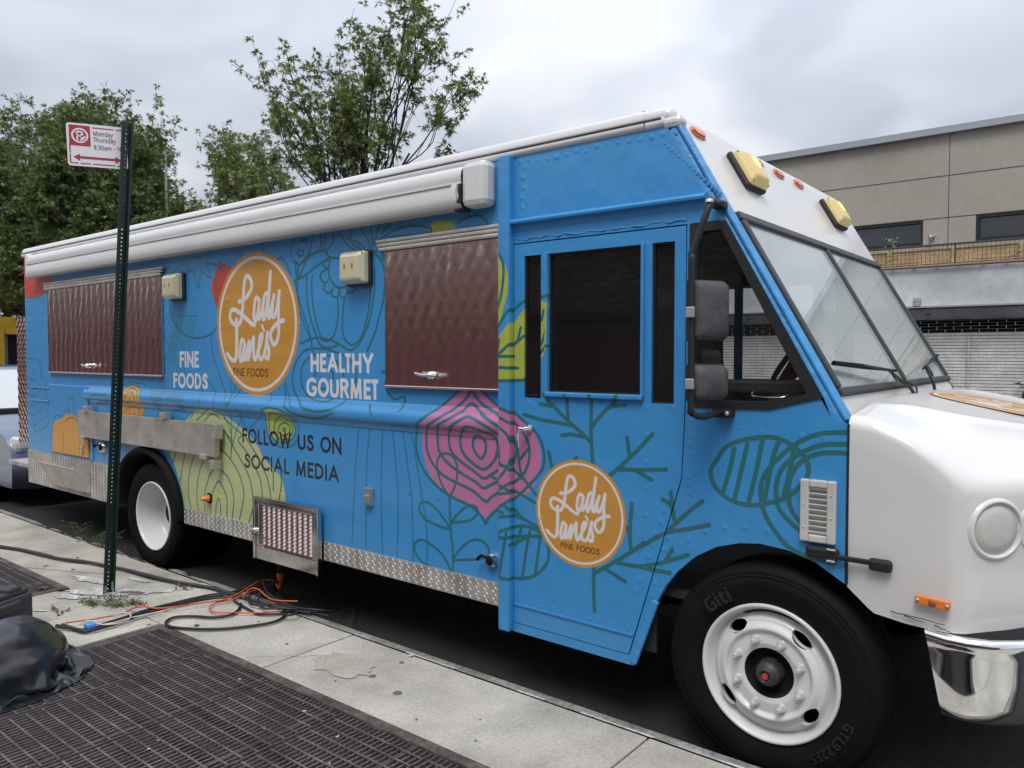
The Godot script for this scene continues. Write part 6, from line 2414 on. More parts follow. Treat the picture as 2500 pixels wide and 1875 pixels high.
# ------------------------------------------------------------------ bags, case, cables
# a slack plastic skin let fall over the lumps inside it: a small cloth simulation, then smoothed
func bag_mesh(sd: int, r3: Vector3) -> ArrayMesh:
	var r := RandomNumberGenerator.new()
	r.seed = sd
	var nu := 56
	var nv := 26
	var pos := PackedVector3Array()
	for j in nv + 1:
		var v := PI * (0.02 + 0.96 * j / nv)
		for i in nu:
			var u := TAU * i / nu
			var d := Vector3(sin(v) * cos(u), cos(v), sin(v) * sin(u))
			pos.append(d * r3 * (1.06 + 0.06 * r.randf()) + Vector3(0, r3.y * 1.1, 0))
	var old := pos.duplicate()
	var ea := PackedInt32Array()
	var eb := PackedInt32Array()
	var rest := PackedFloat32Array()
	for j in nv + 1:
		for i in nu:
			var k := j * nu + i
			for q in [[0, 1], [1, 0], [1, 1], [1, -1]]:
				if j + q[0] > nv:
					continue
				var l: int = (j + q[0]) * nu + (i + q[1] + nu) % nu
				ea.append(k)
				eb.append(l)
				rest.append(pos[k].distance_to(pos[l]) * 1.06)
	var lumps := []
	for i in 11:
		var c := Vector3(r.randf_range(-0.62, 0.62) * r3.x, r3.y * r.randf_range(0.7, 1.3), r.randf_range(-0.5, 0.5) * r3.z)
		lumps.append([c, Vector3(r3.x * r.randf_range(0.24, 0.4), r3.y * r.randf_range(0.5, 0.75), r3.z * r.randf_range(0.24, 0.4))])
	lumps.append([Vector3(0, r3.y * 0.6, 0), Vector3(r3.x * 0.97, r3.y * 0.8, r3.z * 0.97)])
	for step in 85:
		for k in pos.size():
			var p := pos[k]
			var n := p + (p - old[k]) * 0.93 + Vector3(0, -0.0011, 0)
			old[k] = p
			for l in lumps:
				var e: Vector3 = (n - l[0]) / l[1]
				var s := e.length_squared()
				if s < 1.0:
					n = l[0] + e / sqrt(s) * l[1]
			if n.y < 0.004:
				n.y = 0.004
				n.x = lerpf(n.x, p.x, 0.6)
				n.z = lerpf(n.z, p.z, 0.6)
			pos[k] = n
		for it in 2:
			for q in ea.size():
				var x := ea[q]
				var y := eb[q]
				var d := pos[y] - pos[x]
				var l := d.length()
				var s := (l - rest[q]) / maxf(l, 1e-5) * (0.48 if l > rest[q] else 0.22)
				pos[x] += d * s
				pos[y] -= d * s
	var m := MB.new()
	var g := []
	for j in nv * 3 + 1:
		var row := []
		var jj := mini(j / 3, nv - 1)
		var fj := (j - jj * 3) / 3.0
		for i in nu * 3:
			var ii := i / 3
			var fi := (i % 3) / 3.0
			var col := []
			for a in range(-1, 3):
				var q := clampi(jj + a, 0, nv) * nu
				col.append(pos[q + ii].cubic_interpolate(pos[q + (ii + 1) % nu], pos[q + (ii + nu - 1) % nu], pos[q + (ii + 2) % nu], fi))
			row.append(col[1].cubic_interpolate(col[2], col[0], col[3], fj))
		g.append(row)
	m.loft(g, true, true)
	return m.mesh()


func build_bags():
	var mi := MeshInstance3D.new()
	mi.mesh = bag_mesh(4, Vector3(0.41, 0.175, 0.37))
	mi.material_override = M.bag
	mi.name = numbered("trash_bag")
	mi.position = Vector3(-4.03, WALK, -1.15)
	mi.rotation.y = 0.5
	add_child(mi)
	tag(mi, "large shiny black trash bag lying on the near end of the big grating", "trash bag", "black trash bags on the sidewalk")
	var b: MeshInstance3D = mi.duplicate()
	b.name = numbered("trash_bag")
	b.position = Vector3(-6.08, WALK, -1.42)
	b.rotation.y = 2.6
	b.scale = Vector3.ONE * 0.8
	add_child(b)
	tag(b, "black trash bag mostly out of view beside the small far grating", "trash bag", "black trash bags on the sidewalk")
	var m := MB.new(Vector3(-4.6, WALK, -1.45))
	var t := Transform3D(Basis(Vector3.UP, 0.45), Vector3(-4.62, WALK, -1.42))
	m.rbox(Vector3(-0.1, 0.1, 0.02), Vector3(0.46, 0.2, 0.3), 0.02, t)
	m.rbox(Vector3(-0.09, 0.208, 0.0), Vector3(0.4, 0.035, 0.24), 0.014, t)
	m.rbox(Vector3(0.06, 0.225, -0.04), Vector3(0.09, 0.04, 0.09), 0.014, t)
	m.rbox(Vector3(0.12, 0.16, 0.05), Vector3(0.06, 0.045, 0.18), 0.014, t)
	m.rbox(Vector3(-0.18, 0.228, -0.06), Vector3(0.24, 0.012, 0.02), 0.005, t)
	top(m, "plastic_case", M.plastic, "dark grey plastic case half hidden behind the large trash bag", "case")


func cable(called: String, pts: Array, r: float, m: Material, label: String, cat: String, group := "", n := 6, lift := 0.0):
	var p := P3(pts)
	for i in p.size():
		p[i].y += r - 0.008 + lift
	var mb := MB.new(p[0])
	mb.tube(spline3(p, n), r, r, 8)
	top(mb, called, m, label, cat, group)


func build_cables():
	var g1 := "black power cables running to the truck"
	cable("power_cable", [-6.968,0.145,-2.051,-6.647,0.145,-2.099,-6.433,0.145,-2.157,-6.099,0.145,-2.206,-5.889,0.145,-2.244,-5.711,0.145,-2.31,-5.506,0.145,-2.352,-5.24,0.145,-2.401,-5.074,0.145,-2.421,-4.851,0.145,-2.448,-4.653,0.145,-2.482,-4.462,0.145,-2.534,-4.32,0.145,-2.551,-4.17,0.145,-2.559,-3.954,0.145,-2.57,-3.761,0.145,-2.589,-3.555,0.145,-2.64], 0.0105, M.cable_grey, "thick dark cable crossing the whole sidewalk behind the sign post", "cable", g1)
	cable("power_cable", [-7.024,0.145,-2.068,-6.684,0.145,-2.111,-6.431,0.145,-2.176,-6.105,0.145,-2.227,-5.852,0.145,-2.249,-5.646,0.145,-2.323,-5.474,0.145,-2.368,-5.199,0.145,-2.401,-4.974,0.145,-2.421,-4.728,0.145,-2.463,-4.573,0.145,-2.517,-4.403,0.145,-2.55,-4.287,0.145,-2.551,-4.145,0.145,-2.524], 0.0075, M.cable, "thinner black cable twisted along the thick one behind the sign post", "cable", g1)
	cable("power_cable", [-4.47,0.145,-1.666,-4.371,0.145,-1.702,-4.263,0.145,-1.717,-4.259,0.145,-1.82,-4.283,0.145,-1.949,-4.322,0.145,-2.092,-4.316,0.145,-2.264,-4.283,0.145,-2.432,-4.222,0.145,-2.591,-4.419,0.077,-2.874,-4.573,0.02,-3.108], 0.0072, M.cable, "black cable in the bundle from the trash bag, lying next to the orange cord", "cable", g1)
	cable("power_cable", [-4.433,0.145,-1.652,-4.323,0.145,-1.697,-4.235,0.145,-1.72,-4.223,0.145,-1.82,-4.242,0.145,-1.946,-4.271,0.145,-2.084,-4.264,0.145,-2.254,-4.23,0.145,-2.42,-4.143,0.145,-2.562,-4.229,0.117,-2.76,-4.542,0.02,-3.081], 0.0075, M.cable, "black cable in the bundle from the trash bag, lying nearest the big grating", "cable", g1, 6, 0.004)
	cable("power_cable", [-4.462,0.145,-1.693,-4.287,0.145,-1.727,-4.293,0.145,-1.828,-4.313,0.145,-1.971,-4.341,0.145,-2.11,-4.335,0.145,-2.283,-4.317,0.145,-2.441,-4.264,0.145,-2.577,-4.312,0.12,-2.751,-4.558,0.02,-3.068], 0.007, M.cable, "black cable in the bundle from the trash bag, lying nearest the sign post", "cable", g1)
	cable("power_cable", [-4.015,0.145,-2.487,-3.931,0.145,-2.42,-3.884,0.145,-2.345,-3.917,0.145,-2.266,-4.03,0.145,-2.198,-4.091,0.145,-2.127,-4.053,0.145,-2.058,-3.968,0.145,-2.038,-3.843,0.145,-2.095,-3.72,0.145,-2.193,-3.637,0.145,-2.317,-3.599,0.145,-2.411,-3.612,0.145,-2.485,-3.662,0.145,-2.554], 0.0078, M.cable, "black cable laid in one wide open loop above the corner of the big grating", "cable", g1)
	cable("power_cable", [-4.64,0.02,-3.046,-4.042,0.145,-2.679,-3.842,0.145,-2.625,-3.651,0.145,-2.611,-3.522,0.145,-2.666,-3.492,0.122,-2.745], 0.0068, M.cable, "black cable sloping over the kerb from the plug into the tangle", "cable", g1, 6, 0.02)
	cable("power_cable", [-4.095,0.145,-2.493,-3.849,0.145,-2.453,-3.765,0.145,-2.456,-3.685,0.145,-2.536,-3.673,0.145,-2.626,-3.532,0.145,-2.674], 0.007, M.cable, "black cable crossing beneath the tangle on the kerb", "cable", g1)
	cable("power_cable", [-4.55,0.02,-3.074,-4.098,0.145,-2.634,-4.051,0.145,-2.563,-3.947,0.145,-2.507,-3.866,0.145,-2.522,-3.808,0.145,-2.601,-3.647,0.145,-2.598], 0.0068, M.cable, "black cable curling at the left side of the tangle on the kerb", "cable", g1, 6, 0.012)
	cable("power_cable", [-3.647,0.145,-2.519,-3.632,0.145,-2.494,-3.569,0.145,-2.513,-3.578,0.145,-2.568,-3.633,0.145,-2.587,-3.679,0.145,-2.556,-3.644,0.145,-2.515], 0.0062, M.cable, "small closed coil of black cable at the right end of the tangle", "cable", g1, 6, 0.022)
	cable("power_cable", [-4.446,0.044,-2.97,-4.045,0.145,-2.64,-3.937,0.145,-2.549,-3.812,0.145,-2.515,-3.739,0.145,-2.573,-3.599,0.145,-2.653], 0.0068, M.cable, "black cable through the middle of the tangle under the vent door", "cable", g1, 6, 0.008)
	cable("power_cable", [-3.616,0.145,-2.624,-3.517,0.145,-2.673,-3.459,0.14,-2.695,-3.674,0.052,-2.945,-3.727,0.02,-3.075,-3.553,0.054,-2.941,-3.256,0.145,-2.666], 0.004, M.cable_grey, "thin dark wire arching off the kerb at the right of the tangle", "cable", g1)
	var g2 := "orange extension cords"
	cable("extension_cord", [-4.432,0.145,-1.696,-4.373,0.145,-1.823,-4.345,0.145,-1.962,-4.388,0.145,-2.039,-4.361,0.145,-2.094,-4.277,0.145,-2.121,-4.215,0.145,-2.21,-4.176,0.145,-2.324,-4.125,0.145,-2.434,-4.157,0.145,-2.551,-4.328,0.116,-2.761,-4.668,0.02,-3.059,-4.591,0.02,-3.103], 0.0046, M.cord_orange, "long orange extension cord running from the trash bag to the truck", "cord", g2, 6, 0.016)
	cable("extension_cord", [-4.556,0.02,-3.091,-4.327,0.087,-2.846,-4.152,0.145,-2.628,-4.121,0.145,-2.489,-4.134,0.145,-2.392,-4.084,0.145,-2.331,-3.997,0.145,-2.303,-3.907,0.145,-2.359,-3.783,0.145,-2.458,-3.717,0.145,-2.558], 0.0046, M.cord_orange, "orange cord lying in a flat loop in front of the cable tangle", "cord", g2, 6, 0.006)
	cable("extension_cord", [-4.029,0.145,-2.51,-4.139,0.145,-2.62,-4.11,0.145,-2.662,-3.944,0.145,-2.613,-3.838,0.145,-2.601,-3.721,0.145,-2.671], 0.0046, M.cord_orange, "short arch of orange cord over the top of the cable tangle", "cord", g2, 6, 0.03)
	var g3 := "pale cords on the cable bundle"
	cable("pale_cord", [-4.334,0.145,-1.731,-4.357,0.145,-1.786,-4.248,0.145,-1.8,-4.197,0.145,-1.855,-4.205,0.145,-1.921,-4.261,0.145,-1.967,-4.339,0.145,-1.967,-4.321,0.145,-1.895], 0.004, M.cord_white, "pale cord looped round the black cable bundle", "cord", g3, 6, 0.02)
	cable("pale_cord", [-4.272,0.145,-1.781,-4.245,0.145,-1.861,-4.248,0.145,-1.941,-4.236,0.145,-2.033,-4.216,0.145,-2.128], 0.004, M.cord_white, "pale cord ending straight on the concrete beside the bundle", "cord", g3, 6, 0.012)
	# blue tape round the bundle
	var m := MB.new(Vector3(-4.25, WALK, -1.75))
	m.rbox(Vector3(-4.27, WALK + 0.032, -1.757), Vector3(0.06, 0.03, 0.05), 0.01)
	top(m, "tape_wrap", M.tape_blue, "bit of blue tape wrapped round the cable bundle", "tape")
	# plug hanging from the truck
	var n := thing("hanging_plug", Vector3(-4.17, 0.0, -2.87), "black cable with an orange plug hanging below the louvred door", "plug")
	m = MB.new(n.position)
	m.tube(spline3(P3([-4.15, 0.45, -2.87, -4.16, 0.33, -2.87, -4.165, 0.28, -2.87])), 0.01)
	m.lathe(P([0.011, 0.0, 0.022, 0.005, 0.024, 0.06, 0.016, 0.075, 0.0, 0.076]), facing(Vector3(-4.172, 0.21, -2.87), Vector3.UP), 12)
	part(m, "cable", M.cable, n)
	m = MB.new(n.position)
	m.lathe(P([0.0, 0.0, 0.013, 0.004, 0.021, 0.03, 0.022, 0.058, 0.012, 0.062]), facing(Vector3(-4.18, 0.15, -2.87), Vector3.UP), 12)
	m.tube(spline3(P3([-4.18, 0.16, -2.87, -4.2, 0.11, -2.88, -4.3, 0.06, -2.95, -4.5, 0.03, -3.06])), 0.008)
	part(m, "plug_body", M.cord_orange, n)


# ------------------------------------------------------------------ weeds and litter
func build_weeds():
	rng.seed = 51
	var spots := [[-6.6, -2.66, 0.16, 16, "tall curling weed sprouting from the broken kerb"], [-6.15, -2.6, 0.13, 22, "spreading weed in the kerb crack behind the sign post"], [-6.2, -2.72, 0.12, 10, "weed growing beside the rear tyre at the kerb"], [-4.74, -1.95, 0.05, 26, "low weed at the foot of the sign, side nearest the grating"], [-4.62, -2.03, 0.07, 30, "bushy low weed in front of the sign base"], [-4.5, -2.11, 0.05, 20, "sparse weed right of the sign base in the slab joint"], [-4.76, -1.79, 0.025, 12, "tiny strip of weed in the joint near the plastic case"], [-4.59, -2.45, 0.04, 14, "small dry weed beside the long cable"]]
	for s in spots:
		var n := thing("weed", Vector3(s[0], WALK - 0.01, s[1]), s[4], "weed", "weeds in the sidewalk cracks")
		var m := MB.new()
		m.smooth(2)
		var lm := MB.new()
		lm.flat()
		for i in s[3]:
			var a := rng.randf() * TAU
			var l: float = s[2] * rng.randf_range(0.5, 1.2)
			var root := Vector3(rng.randf_range(-0.09, 0.09), 0, rng.randf_range(-0.03, 0.03))
			var out := Vector3(cos(a), 0, sin(a))
			var path := PackedVector3Array([root, root + out * l * 0.35 + Vector3.UP * l * 0.6, root + out * l * 0.9 + Vector3.UP * l * rng.randf_range(0.4, 0.9)])
			m.tube(spline3(path, 3), 0.0017, 0.0008, 3, false)
			for k in 7:
				var p := path[0].lerp(path[1], rng.randf()) if k < 3 else path[1].lerp(path[2], rng.randf())
				var d := Vector3(rng.randf_range(-1, 1), rng.randf_range(0.0, 0.8), rng.randf_range(-1, 1)).normalized() * rng.randf_range(0.008, 0.022)
				var w := d.cross(Vector3.UP).normalized() * d.length() * 0.3
				lm.quad(p, p + d * 0.5 - w, p + d, p + d * 0.5 + w)
		var green := mat(Color(0.075, 0.1, 0.035).lerp(Color(0.13, 0.12, 0.06), rng.randf()), 0.7)
		part(m, "stems", green, n)
		part(lm, "leaves", green, n)
	var bits := [[-2.69, WALK, -2.58, 0.03, "white", "white paper scrap on the kerb joint right of the cables"], [-5.16, WALK, -1.96, 0.07, "brown", "dry leaf curled at the corner of the small grating"], [-5.28, WALK, -1.9, 0.06, "brown", "crumpled dry leaf on the edge of the small grating"], [-3.9, WALK, -2.15, 0.03, "brown", "small brown leaf inside the wide cable loop"], [-4.13, WALK, -2.0, 0.03, "white", "white scrap of plastic at the corner of the big grating"], [-5.9, 0.02, -2.95, 0.12, "white", "pale wrapper in the gutter beside the rear tyre"], [-1.05, 0.005, -3.4, 0.06, "brown", "flattened leaf on the asphalt behind the front tyre"], [-0.75, 0.005, -3.05, 0.08, "brown", "dry leaf on the asphalt below the bumper"], [-4.9, 0.01, -2.8, 0.06, "white", "bright scrap of foil in the gutter behind the tangle"], [-5.85, WALK, -2.12, 0.04, "white", "pale scrap beside the long cable on the far slab"]]
	for s in bits:
		var m := MB.new(Vector3(s[0], s[1], s[2]))
		m.smooth(2)
		var g := []
		for i in 5:
			var row := []
			for j in 5:
				var e := 1.0 - 0.5 * absf(i - 2) / 2.0
				row.append(Vector3(s[0], s[1] + 0.004, s[2]) + Vector3((j - 2) * 0.25 * s[3] * e, absf(rng.randf_range(0.0, 0.22)) * s[3], (i - 2) * 0.2 * s[3]).rotated(Vector3.UP, s[0] * 7.0))
			g.append(row)
		m.loft(g)
		top(m, "litter", M.chalk if s[4] == "white" else M.rust, s[5], "litter", "bits of litter on the ground")


# ------------------------------------------------------------------ trees
func leaf_cluster(sd: int, size: float) -> ArrayMesh:
	var r := RandomNumberGenerator.new()
	r.seed = sd
	var m := MB.new()
	m.flat()
	for i in 9:
		var d := Vector3(r.randf_range(-1, 1), r.randf_range(-0.7, 0.7), r.randf_range(-1, 1)).normalized()
		var l := size * r.randf_range(0.7, 1.15)
		var s := d.cross(Vector3(r.randf_range(-1, 1), 1, r.randf_range(-1, 1)).normalized()).normalized()
		var c := d * l * 0.22
		var droop := Vector3(0, -0.18 * l, 0)
		# five pointed lobes on a rib
		m.tri(c, c + d * l * 0.45 + s * l * 0.09, c + d * l + droop)
		m.tri(c, c + d * l + droop, c + d * l * 0.45 - s * l * 0.09)
		m.tri(c + d * l * 0.12, c + d * l * 0.62 + s * l * 0.4 + droop * 0.6, c + d * l * 0.4)
		m.tri(c + d * l * 0.12, c + d * l * 0.4, c + d * l * 0.62 - s * l * 0.4 + droop * 0.6)
		m.tri(c, c + d * l * 0.2 + s * l * 0.36, c + d * l * 0.2)
		m.tri(c, c + d * l * 0.2, c + d * l * 0.2 - s * l * 0.36)
	return m.mesh()


var limbs := []


func grow(p: Vector3, d: Vector3, l: float, r: float, lev: int, tips: Array, o: Dictionary):
	var pts := PackedVector3Array([p])
	var q := p
	var dir := d
	var n := 5
	for i in n:
		dir = (dir + Vector3(rng.randf_range(-1, 1), rng.randf_range(-0.6, 0.9) * o.rise, rng.randf_range(-1, 1)) * 0.16 + Vector3(0, 0.05 * o.rise, 0)).normalized()
		q += dir * l / n
		pts.append(q)
	limbs.append([pts, r, lev])
	if lev >= o.levels:
		for i in range(1, pts.size()):
			tips.append(pts[i])
		return
	if lev >= o.levels - 1:
		tips.append(pts[-1])
		tips.append(pts[-3])
	var kids: int = o.kids[lev]
	for k in kids:
		var t := rng.randf_range(0.35 if lev > 0 else o.bare, 1.0)
		if k == 0:
			t = 1.0
		var f := t * n
		var at := pts[mini(int(f), n - 1)].lerp(pts[mini(int(f) + 1, n)], f - int(f))
		var side := dir.cross(Vector3(rng.randf_range(-1, 1), rng.randf_range(-0.3, 0.3), rng.randf_range(-1, 1))).normalized()
		var spread: float = rng.randf_range(0.35, 0.95) * o.spread
		if k == 0:
			spread *= 0.35
		grow(at, (dir + side * spread).normalized(), l * rng.randf_range(0.5, 0.78), r * (0.5 if k else 0.62), lev + 1, tips, o)


var clusters := []


# grown in unit size, then stretched to the wanted height and reach
func tree(at: Vector3, h: float, reach: float, lean: Vector3, o: Dictionary, sd: int, leaves_per: int, size: float, jitter: float, tone: Color, label: String):
	rng.seed = sd
	var n := thing("street_tree", at, label, "tree", "trees beyond the truck")
	limbs = []
	var tips := []
	grow(Vector3.ZERO, Vector3.UP, o.trunk, 1.0, 0, tips, o)
	var hi := 0.0
	var wide := []
	for p in tips:
		hi = maxf(hi, p.y)
		wide.append(Vector2(p.x, p.z).length())
	wide.sort()
	var sy := h / hi
	var sx: float = reach / wide[int(wide.size() * 0.95)]
	var fit := func(p: Vector3) -> Vector3:
		var bend := lean * pow(p.y / hi, 1.6) * h
		return Vector3(p.x * sx, p.y * sy, p.z * sx) + bend
	var m := MB.new()
	for b in limbs:
		var pts := PackedVector3Array()
		for p in b[0]:
			pts.append(fit.call(p))
		var r: float = maxf(0.006, b[1] * h * o.thick)
		m.tube(pts, r, maxf(0.004, r * 0.55), 8 if b[2] == 0 else (5 if b[2] == 1 else 3), false)
	part(m, "trunk", M.bark, n)
	var sets := [[], [], []]
	var tints := [[], [], []]
	for tp in tips:
		var p: Vector3 = fit.call(tp)
		var shade := rng.randf_range(0.7, 1.3)
		for i in leaves_per:
			var q: Vector3 = p + Vector3(rng.randfn(), rng.randfn() * 0.8, rng.randfn()) * jitter
			var k := rng.randi() % 3
			var s := rng.randf_range(0.75, 1.25) * size / 0.12
			sets[k].append(Transform3D(Basis.from_euler(Vector3(rng.randf_range(-0.5, 0.5), rng.randf() * TAU, rng.randf_range(-0.5, 0.5))).scaled(Vector3.ONE * s), q))
			var c := tone * (shade * rng.randf_range(0.8, 1.2))
			c = c.lerp(Color(0.2, 0.22, 0.04), rng.randf() * 0.2)
			c.a = 1.0
			tints[k].append(c)
	for k in 3:
		multi("crown", clusters[k], M.leaf, sets[k], n, tints[k])


func build_trees():
	for k in 3:
		clusters.append(leaf_cluster(60 + k, 0.12))
	var airy := {"levels": 4, "kids": [12, 4, 3, 2], "spread": 1.0, "rise": 0.6, "trunk": 0.7, "bare": 0.42, "thick": 0.0085}
	var full := {"levels": 4, "kids": [11, 5, 4, 3], "spread": 1.15, "rise": 0.45, "trunk": 0.55, "bare": 0.28, "thick": 0.014}
	var g1 := Color(0.19, 0.235, 0.095)
	var g2 := Color(0.15, 0.195, 0.08)
	tree(Vector3(-15.6, 0.1, -13.0), 10.7, 3.0, Vector3(0.02, 0, 0), airy, 102, 1, 0.15, 0.1, g1, "tall thin-crowned oak showing bare branches above the middle of the truck")
	tree(Vector3(-19.0, 0.1, -12.9), 9.0, 1.8, Vector3(-0.3, 0, 0.0), airy, 207, 1, 0.15, 0.1, g1, "young oak leaning left between the tall thin oak and the dense trees")
	tree(Vector3(-29.0, 0.1, -13.0), 10.6, 2.3, Vector3.ZERO, full, 301, 2, 0.19, 0.26, g2, "dense green tree just right of the parking sign post")
	tree(Vector3(-32.5, 0.1, -12.8), 11.9, 3.4, Vector3.ZERO, full, 402, 2, 0.2, 0.3, g2, "dense green tree directly behind the no parking plate")
	tree(Vector3(-37.5, 0.1, -13.2), 12.6, 4.6, Vector3.ZERO, full, 503, 2, 0.22, 0.34, g2, "dense green tree at the left edge of the picture")
	tree(Vector3(-30.0, 0.1, -15.6), 7.6, 3.6, Vector3.ZERO, full, 604, 2, 0.22, 0.34, g2, "lower dark tree filling the gap above the rear of the truck")
	tree(Vector3(-22.3, 0.1, -15.5), 6.0, 2.0, Vector3.ZERO, full, 705, 2, 0.18, 0.25, g1, "low bushy tree under the leaning young oak, just over the awning")


# ------------------------------------------------------------------ across the street
const FZ := -14.2


func build_across():
	var n := thing("concrete_building", Vector3(-2.0, 0, FZ), "long beige and grey concrete building with a rolling grille across the street", "building")
	var o := n.position
	var m := MB.new(o)
	# street wall with a wide opening
	m.box(Vector3(-2.0, 2.71, FZ - 0.15), Vector3(26, 0.62, 0.3))
	m.box(Vector3(-13.0, 1.25, FZ - 0.15), Vector3(4.0, 2.3, 0.3))
	m.box(Vector3(9.0, 1.25, FZ - 0.15), Vector3(4.0, 2.3, 0.3))
	part(m, "street_wall", M.wall_grey, n)
	m = MB.new(o)
	m.rbox(Vector3(-2.0, 2.385, FZ + 0.02), Vector3(18, 0.035, 0.12), 0.006)
	part(m, "coping", M.coping, n)
	m = MB.new(o)
	m.box(Vector3(-2.0, 2.28, FZ + 0.01), Vector3(18, 0.17, 0.1))
	m.box(Vector3(-2.0, 2.18, FZ + 0.0), Vector3(18, 0.02, 0.14))
	m.box(Vector3(-2.0, 2.155, FZ + 0.0), Vector3(18, 0.01, 0.08))
	var beam := part(m, "shutter_beam", M.beam, n)
	for k in 14:
		m = MB.new(o)
		m.prism(rrect(-9.16 + k * 0.505, 2.252, -9.08 + k * 0.505, 2.27, 0.008, 4), FZ + 0.06, FZ + 0.063)
		part(m, "slot", M.dark, beam)
	# dark soffit just inside, white block wall across the yard behind
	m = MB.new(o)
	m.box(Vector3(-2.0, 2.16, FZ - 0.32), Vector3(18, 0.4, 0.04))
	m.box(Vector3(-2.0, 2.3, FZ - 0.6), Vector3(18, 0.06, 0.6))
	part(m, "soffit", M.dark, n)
	m = MB.new(o)
	m.box(Vector3(-2.0, 1.2, -18.45), Vector3(26, 2.7, 0.1))
	m.box(Vector3(-2.0, 0.05, -16.4), Vector3(18, 0.1, 4.1))
	part(m, "yard_wall", M.block, n)
	m = MB.new(o)
	m.box(Vector3(-2.55, 1.0, -18.36), Vector3(0.05, 2.0, 0.05))
	part(m, "drain_pipe", M.white_flat, n)
	# rods and links of the rolling grille
	var gr := Node3D.new()
	gr.name = "rolling_grille"
	gr.position = Vector3(-2.0, 0, FZ + 0.03) - o
	n.add_child(gr)
	var rodm := MB.new()
	rodm.tube(P3([-9, 0, 0, 9, 0, 0]), 0.0055, 0.0055, 6)
	var rod := rodm.mesh()
	for k in 40:
		var b := MeshInstance3D.new()
		b.mesh = rod
		b.material_override = M.grille
		b.name = "rod"
		b.position = Vector3(0, 0.12 + k * 0.051, 0)
		gr.add_child(b, true)
	var lm := MB.new()
	lm.box(Vector3.ZERO, Vector3(0.006, 0.05, 0.01))
	var places := []
	for k in 40:
		for i in 75:
			var x := -8.95 + i * 0.24 + (0.12 if k % 2 else 0.0)
			if x < 8.95:
				places.append(Transform3D(Basis.IDENTITY, Vector3(x, 0.12 + (k + 0.5) * 0.051, 0)))
	multi("grille_links", lm.mesh(), M.link, places, gr)
	# upper storey, set back
	m = MB.new(o)
	var uz := -18.0
	for q in [[-20.0, 4.41, 9.0, 6.2], [-20.0, 2.5, -6.4, 4.41], [-3.38, 2.5, -2.43, 4.41], [-0.6, 2.5, 9.0, 4.41], [-6.4, 2.5, -3.38, 3.86], [-2.43, 2.5, -0.6, 3.86]]:
		m.box(Vector3((q[0] + q[2]) / 2, (q[1] + q[3]) / 2, uz - 0.25), Vector3(q[2] - q[0], q[3] - q[1], 0.5))
	m.box(Vector3(-5.5, 4.3, uz - 6.0), Vector3(29, 3.7, 11.0))
	part(m, "upper_wall", M.stucco, n)
	m = MB.new(o)
	for y in [5.27, 4.415]:
		m.box(Vector3(-5.5, y, uz + 0.002), Vector3(29, 0.014, 0.006))
	for x in [-2.92, -7.0, -11.2, 1.2]:
		m.box(Vector3(x, 4.4, uz + 0.001), Vector3(0.012, 3.6, 0.006))
	part(m, "panel_joint", M.rail, n)
	m = MB.new(o)
	m.rbox(Vector3(-5.5, 6.2, uz - 0.05), Vector3(29.1, 0.13, 0.3), 0.01)
	m.box(Vector3(-5.5, 6.125, uz + 0.06), Vector3(29.1, 0.03, 0.14))
	part(m, "roof_edge", M.metal_edge, n)
	for q in [[-6.4, -3.38], [-2.43, -0.6]]:
		m = MB.new(o)
		var x0: float = q[0]
		var x1: float = q[1]
		for e in [[x0, 3.86, x1, 3.95], [x0, 4.35, x1, 4.41], [x0, 3.95, x0 + 0.06, 4.35], [x1 - 0.05, 3.95, x1, 4.35], [x0 + (x1 - x0) * 0.45, 3.95, x0 + (x1 - x0) * 0.45 + 0.04, 4.35]]:
			m.box(Vector3((e[0] + e[2]) / 2, (e[1] + e[3]) / 2, uz - 0.06), Vector3(e[2] - e[0], e[3] - e[1], 0.1))
		var win := part(m, "window", M.frame_black, n)
		m = MB.new(o)
		m.box(Vector3((x0 + x1) / 2, 4.13, uz - 0.1), Vector3(x1 - x0 - 0.06, 0.5, 0.02))
		part(m, "pane", M.window_glass, win)
	# wall lamp
	m = MB.new(o)
	m.rbox(Vector3(-3.2, 4.05, uz + 0.03), Vector3(0.09, 0.06, 0.06), 0.01)
	m.lathe(P([0.0, -0.09, 0.03, -0.085, 0.036, -0.02, 0.04, 0.0, 0.03, 0.03, 0.0, 0.035]), facing(Vector3(-3.22, 4.03, uz + 0.1), Vector3.UP), 14)
	part(m, "wall_lamp", M.metal_edge, n)
	# old lamp bracket in the grey wall
	m = MB.new(o)
	m.rbox(Vector3(-2.73, 2.425, FZ + 0.04), Vector3(0.11, 0.05, 0.1), 0.008)
	m.rbox(Vector3(-2.73, 2.5, FZ + 0.02), Vector3(0.12, 0.1, 0.05), 0.02)
	part(m, "wall_fitting", M.coping, n)
	# railing: tube, posts, pickets, pipe along the edge
	var rl := Node3D.new()
	rl.name = "railing"
	rl.position = Vector3(-2.0, 3.0, FZ) - o
	n.add_child(rl)
	var ro := o + rl.position
	m = MB.new(ro)
	m.rbox(Vector3(-4.0, 3.39, FZ - 0.02), Vector3(14, 0.032, 0.04), 0.006)
	m.box(Vector3(-4.0, 3.085, FZ - 0.02), Vector3(14, 0.012, 0.02))
	part(m, "top_rail", M.rail, rl)
	m = MB.new(ro)
	m.tube(P3([-11, 3.045, FZ + 0.05, 3, 3.045, FZ + 0.05]), 0.022, 0.022, 8)
	for k in 40:
		m.rbox(Vector3(-10.9 + k * 0.325, 3.05, FZ + 0.045), Vector3(0.05, 0.06, 0.05), 0.012)
	part(m, "conduit", M.pipe, rl)
	var pk := MB.new()
	pk.box(Vector3(0, 0, 0), Vector3(0.007, 0.29, 0.007))
	var pkm := pk.mesh()
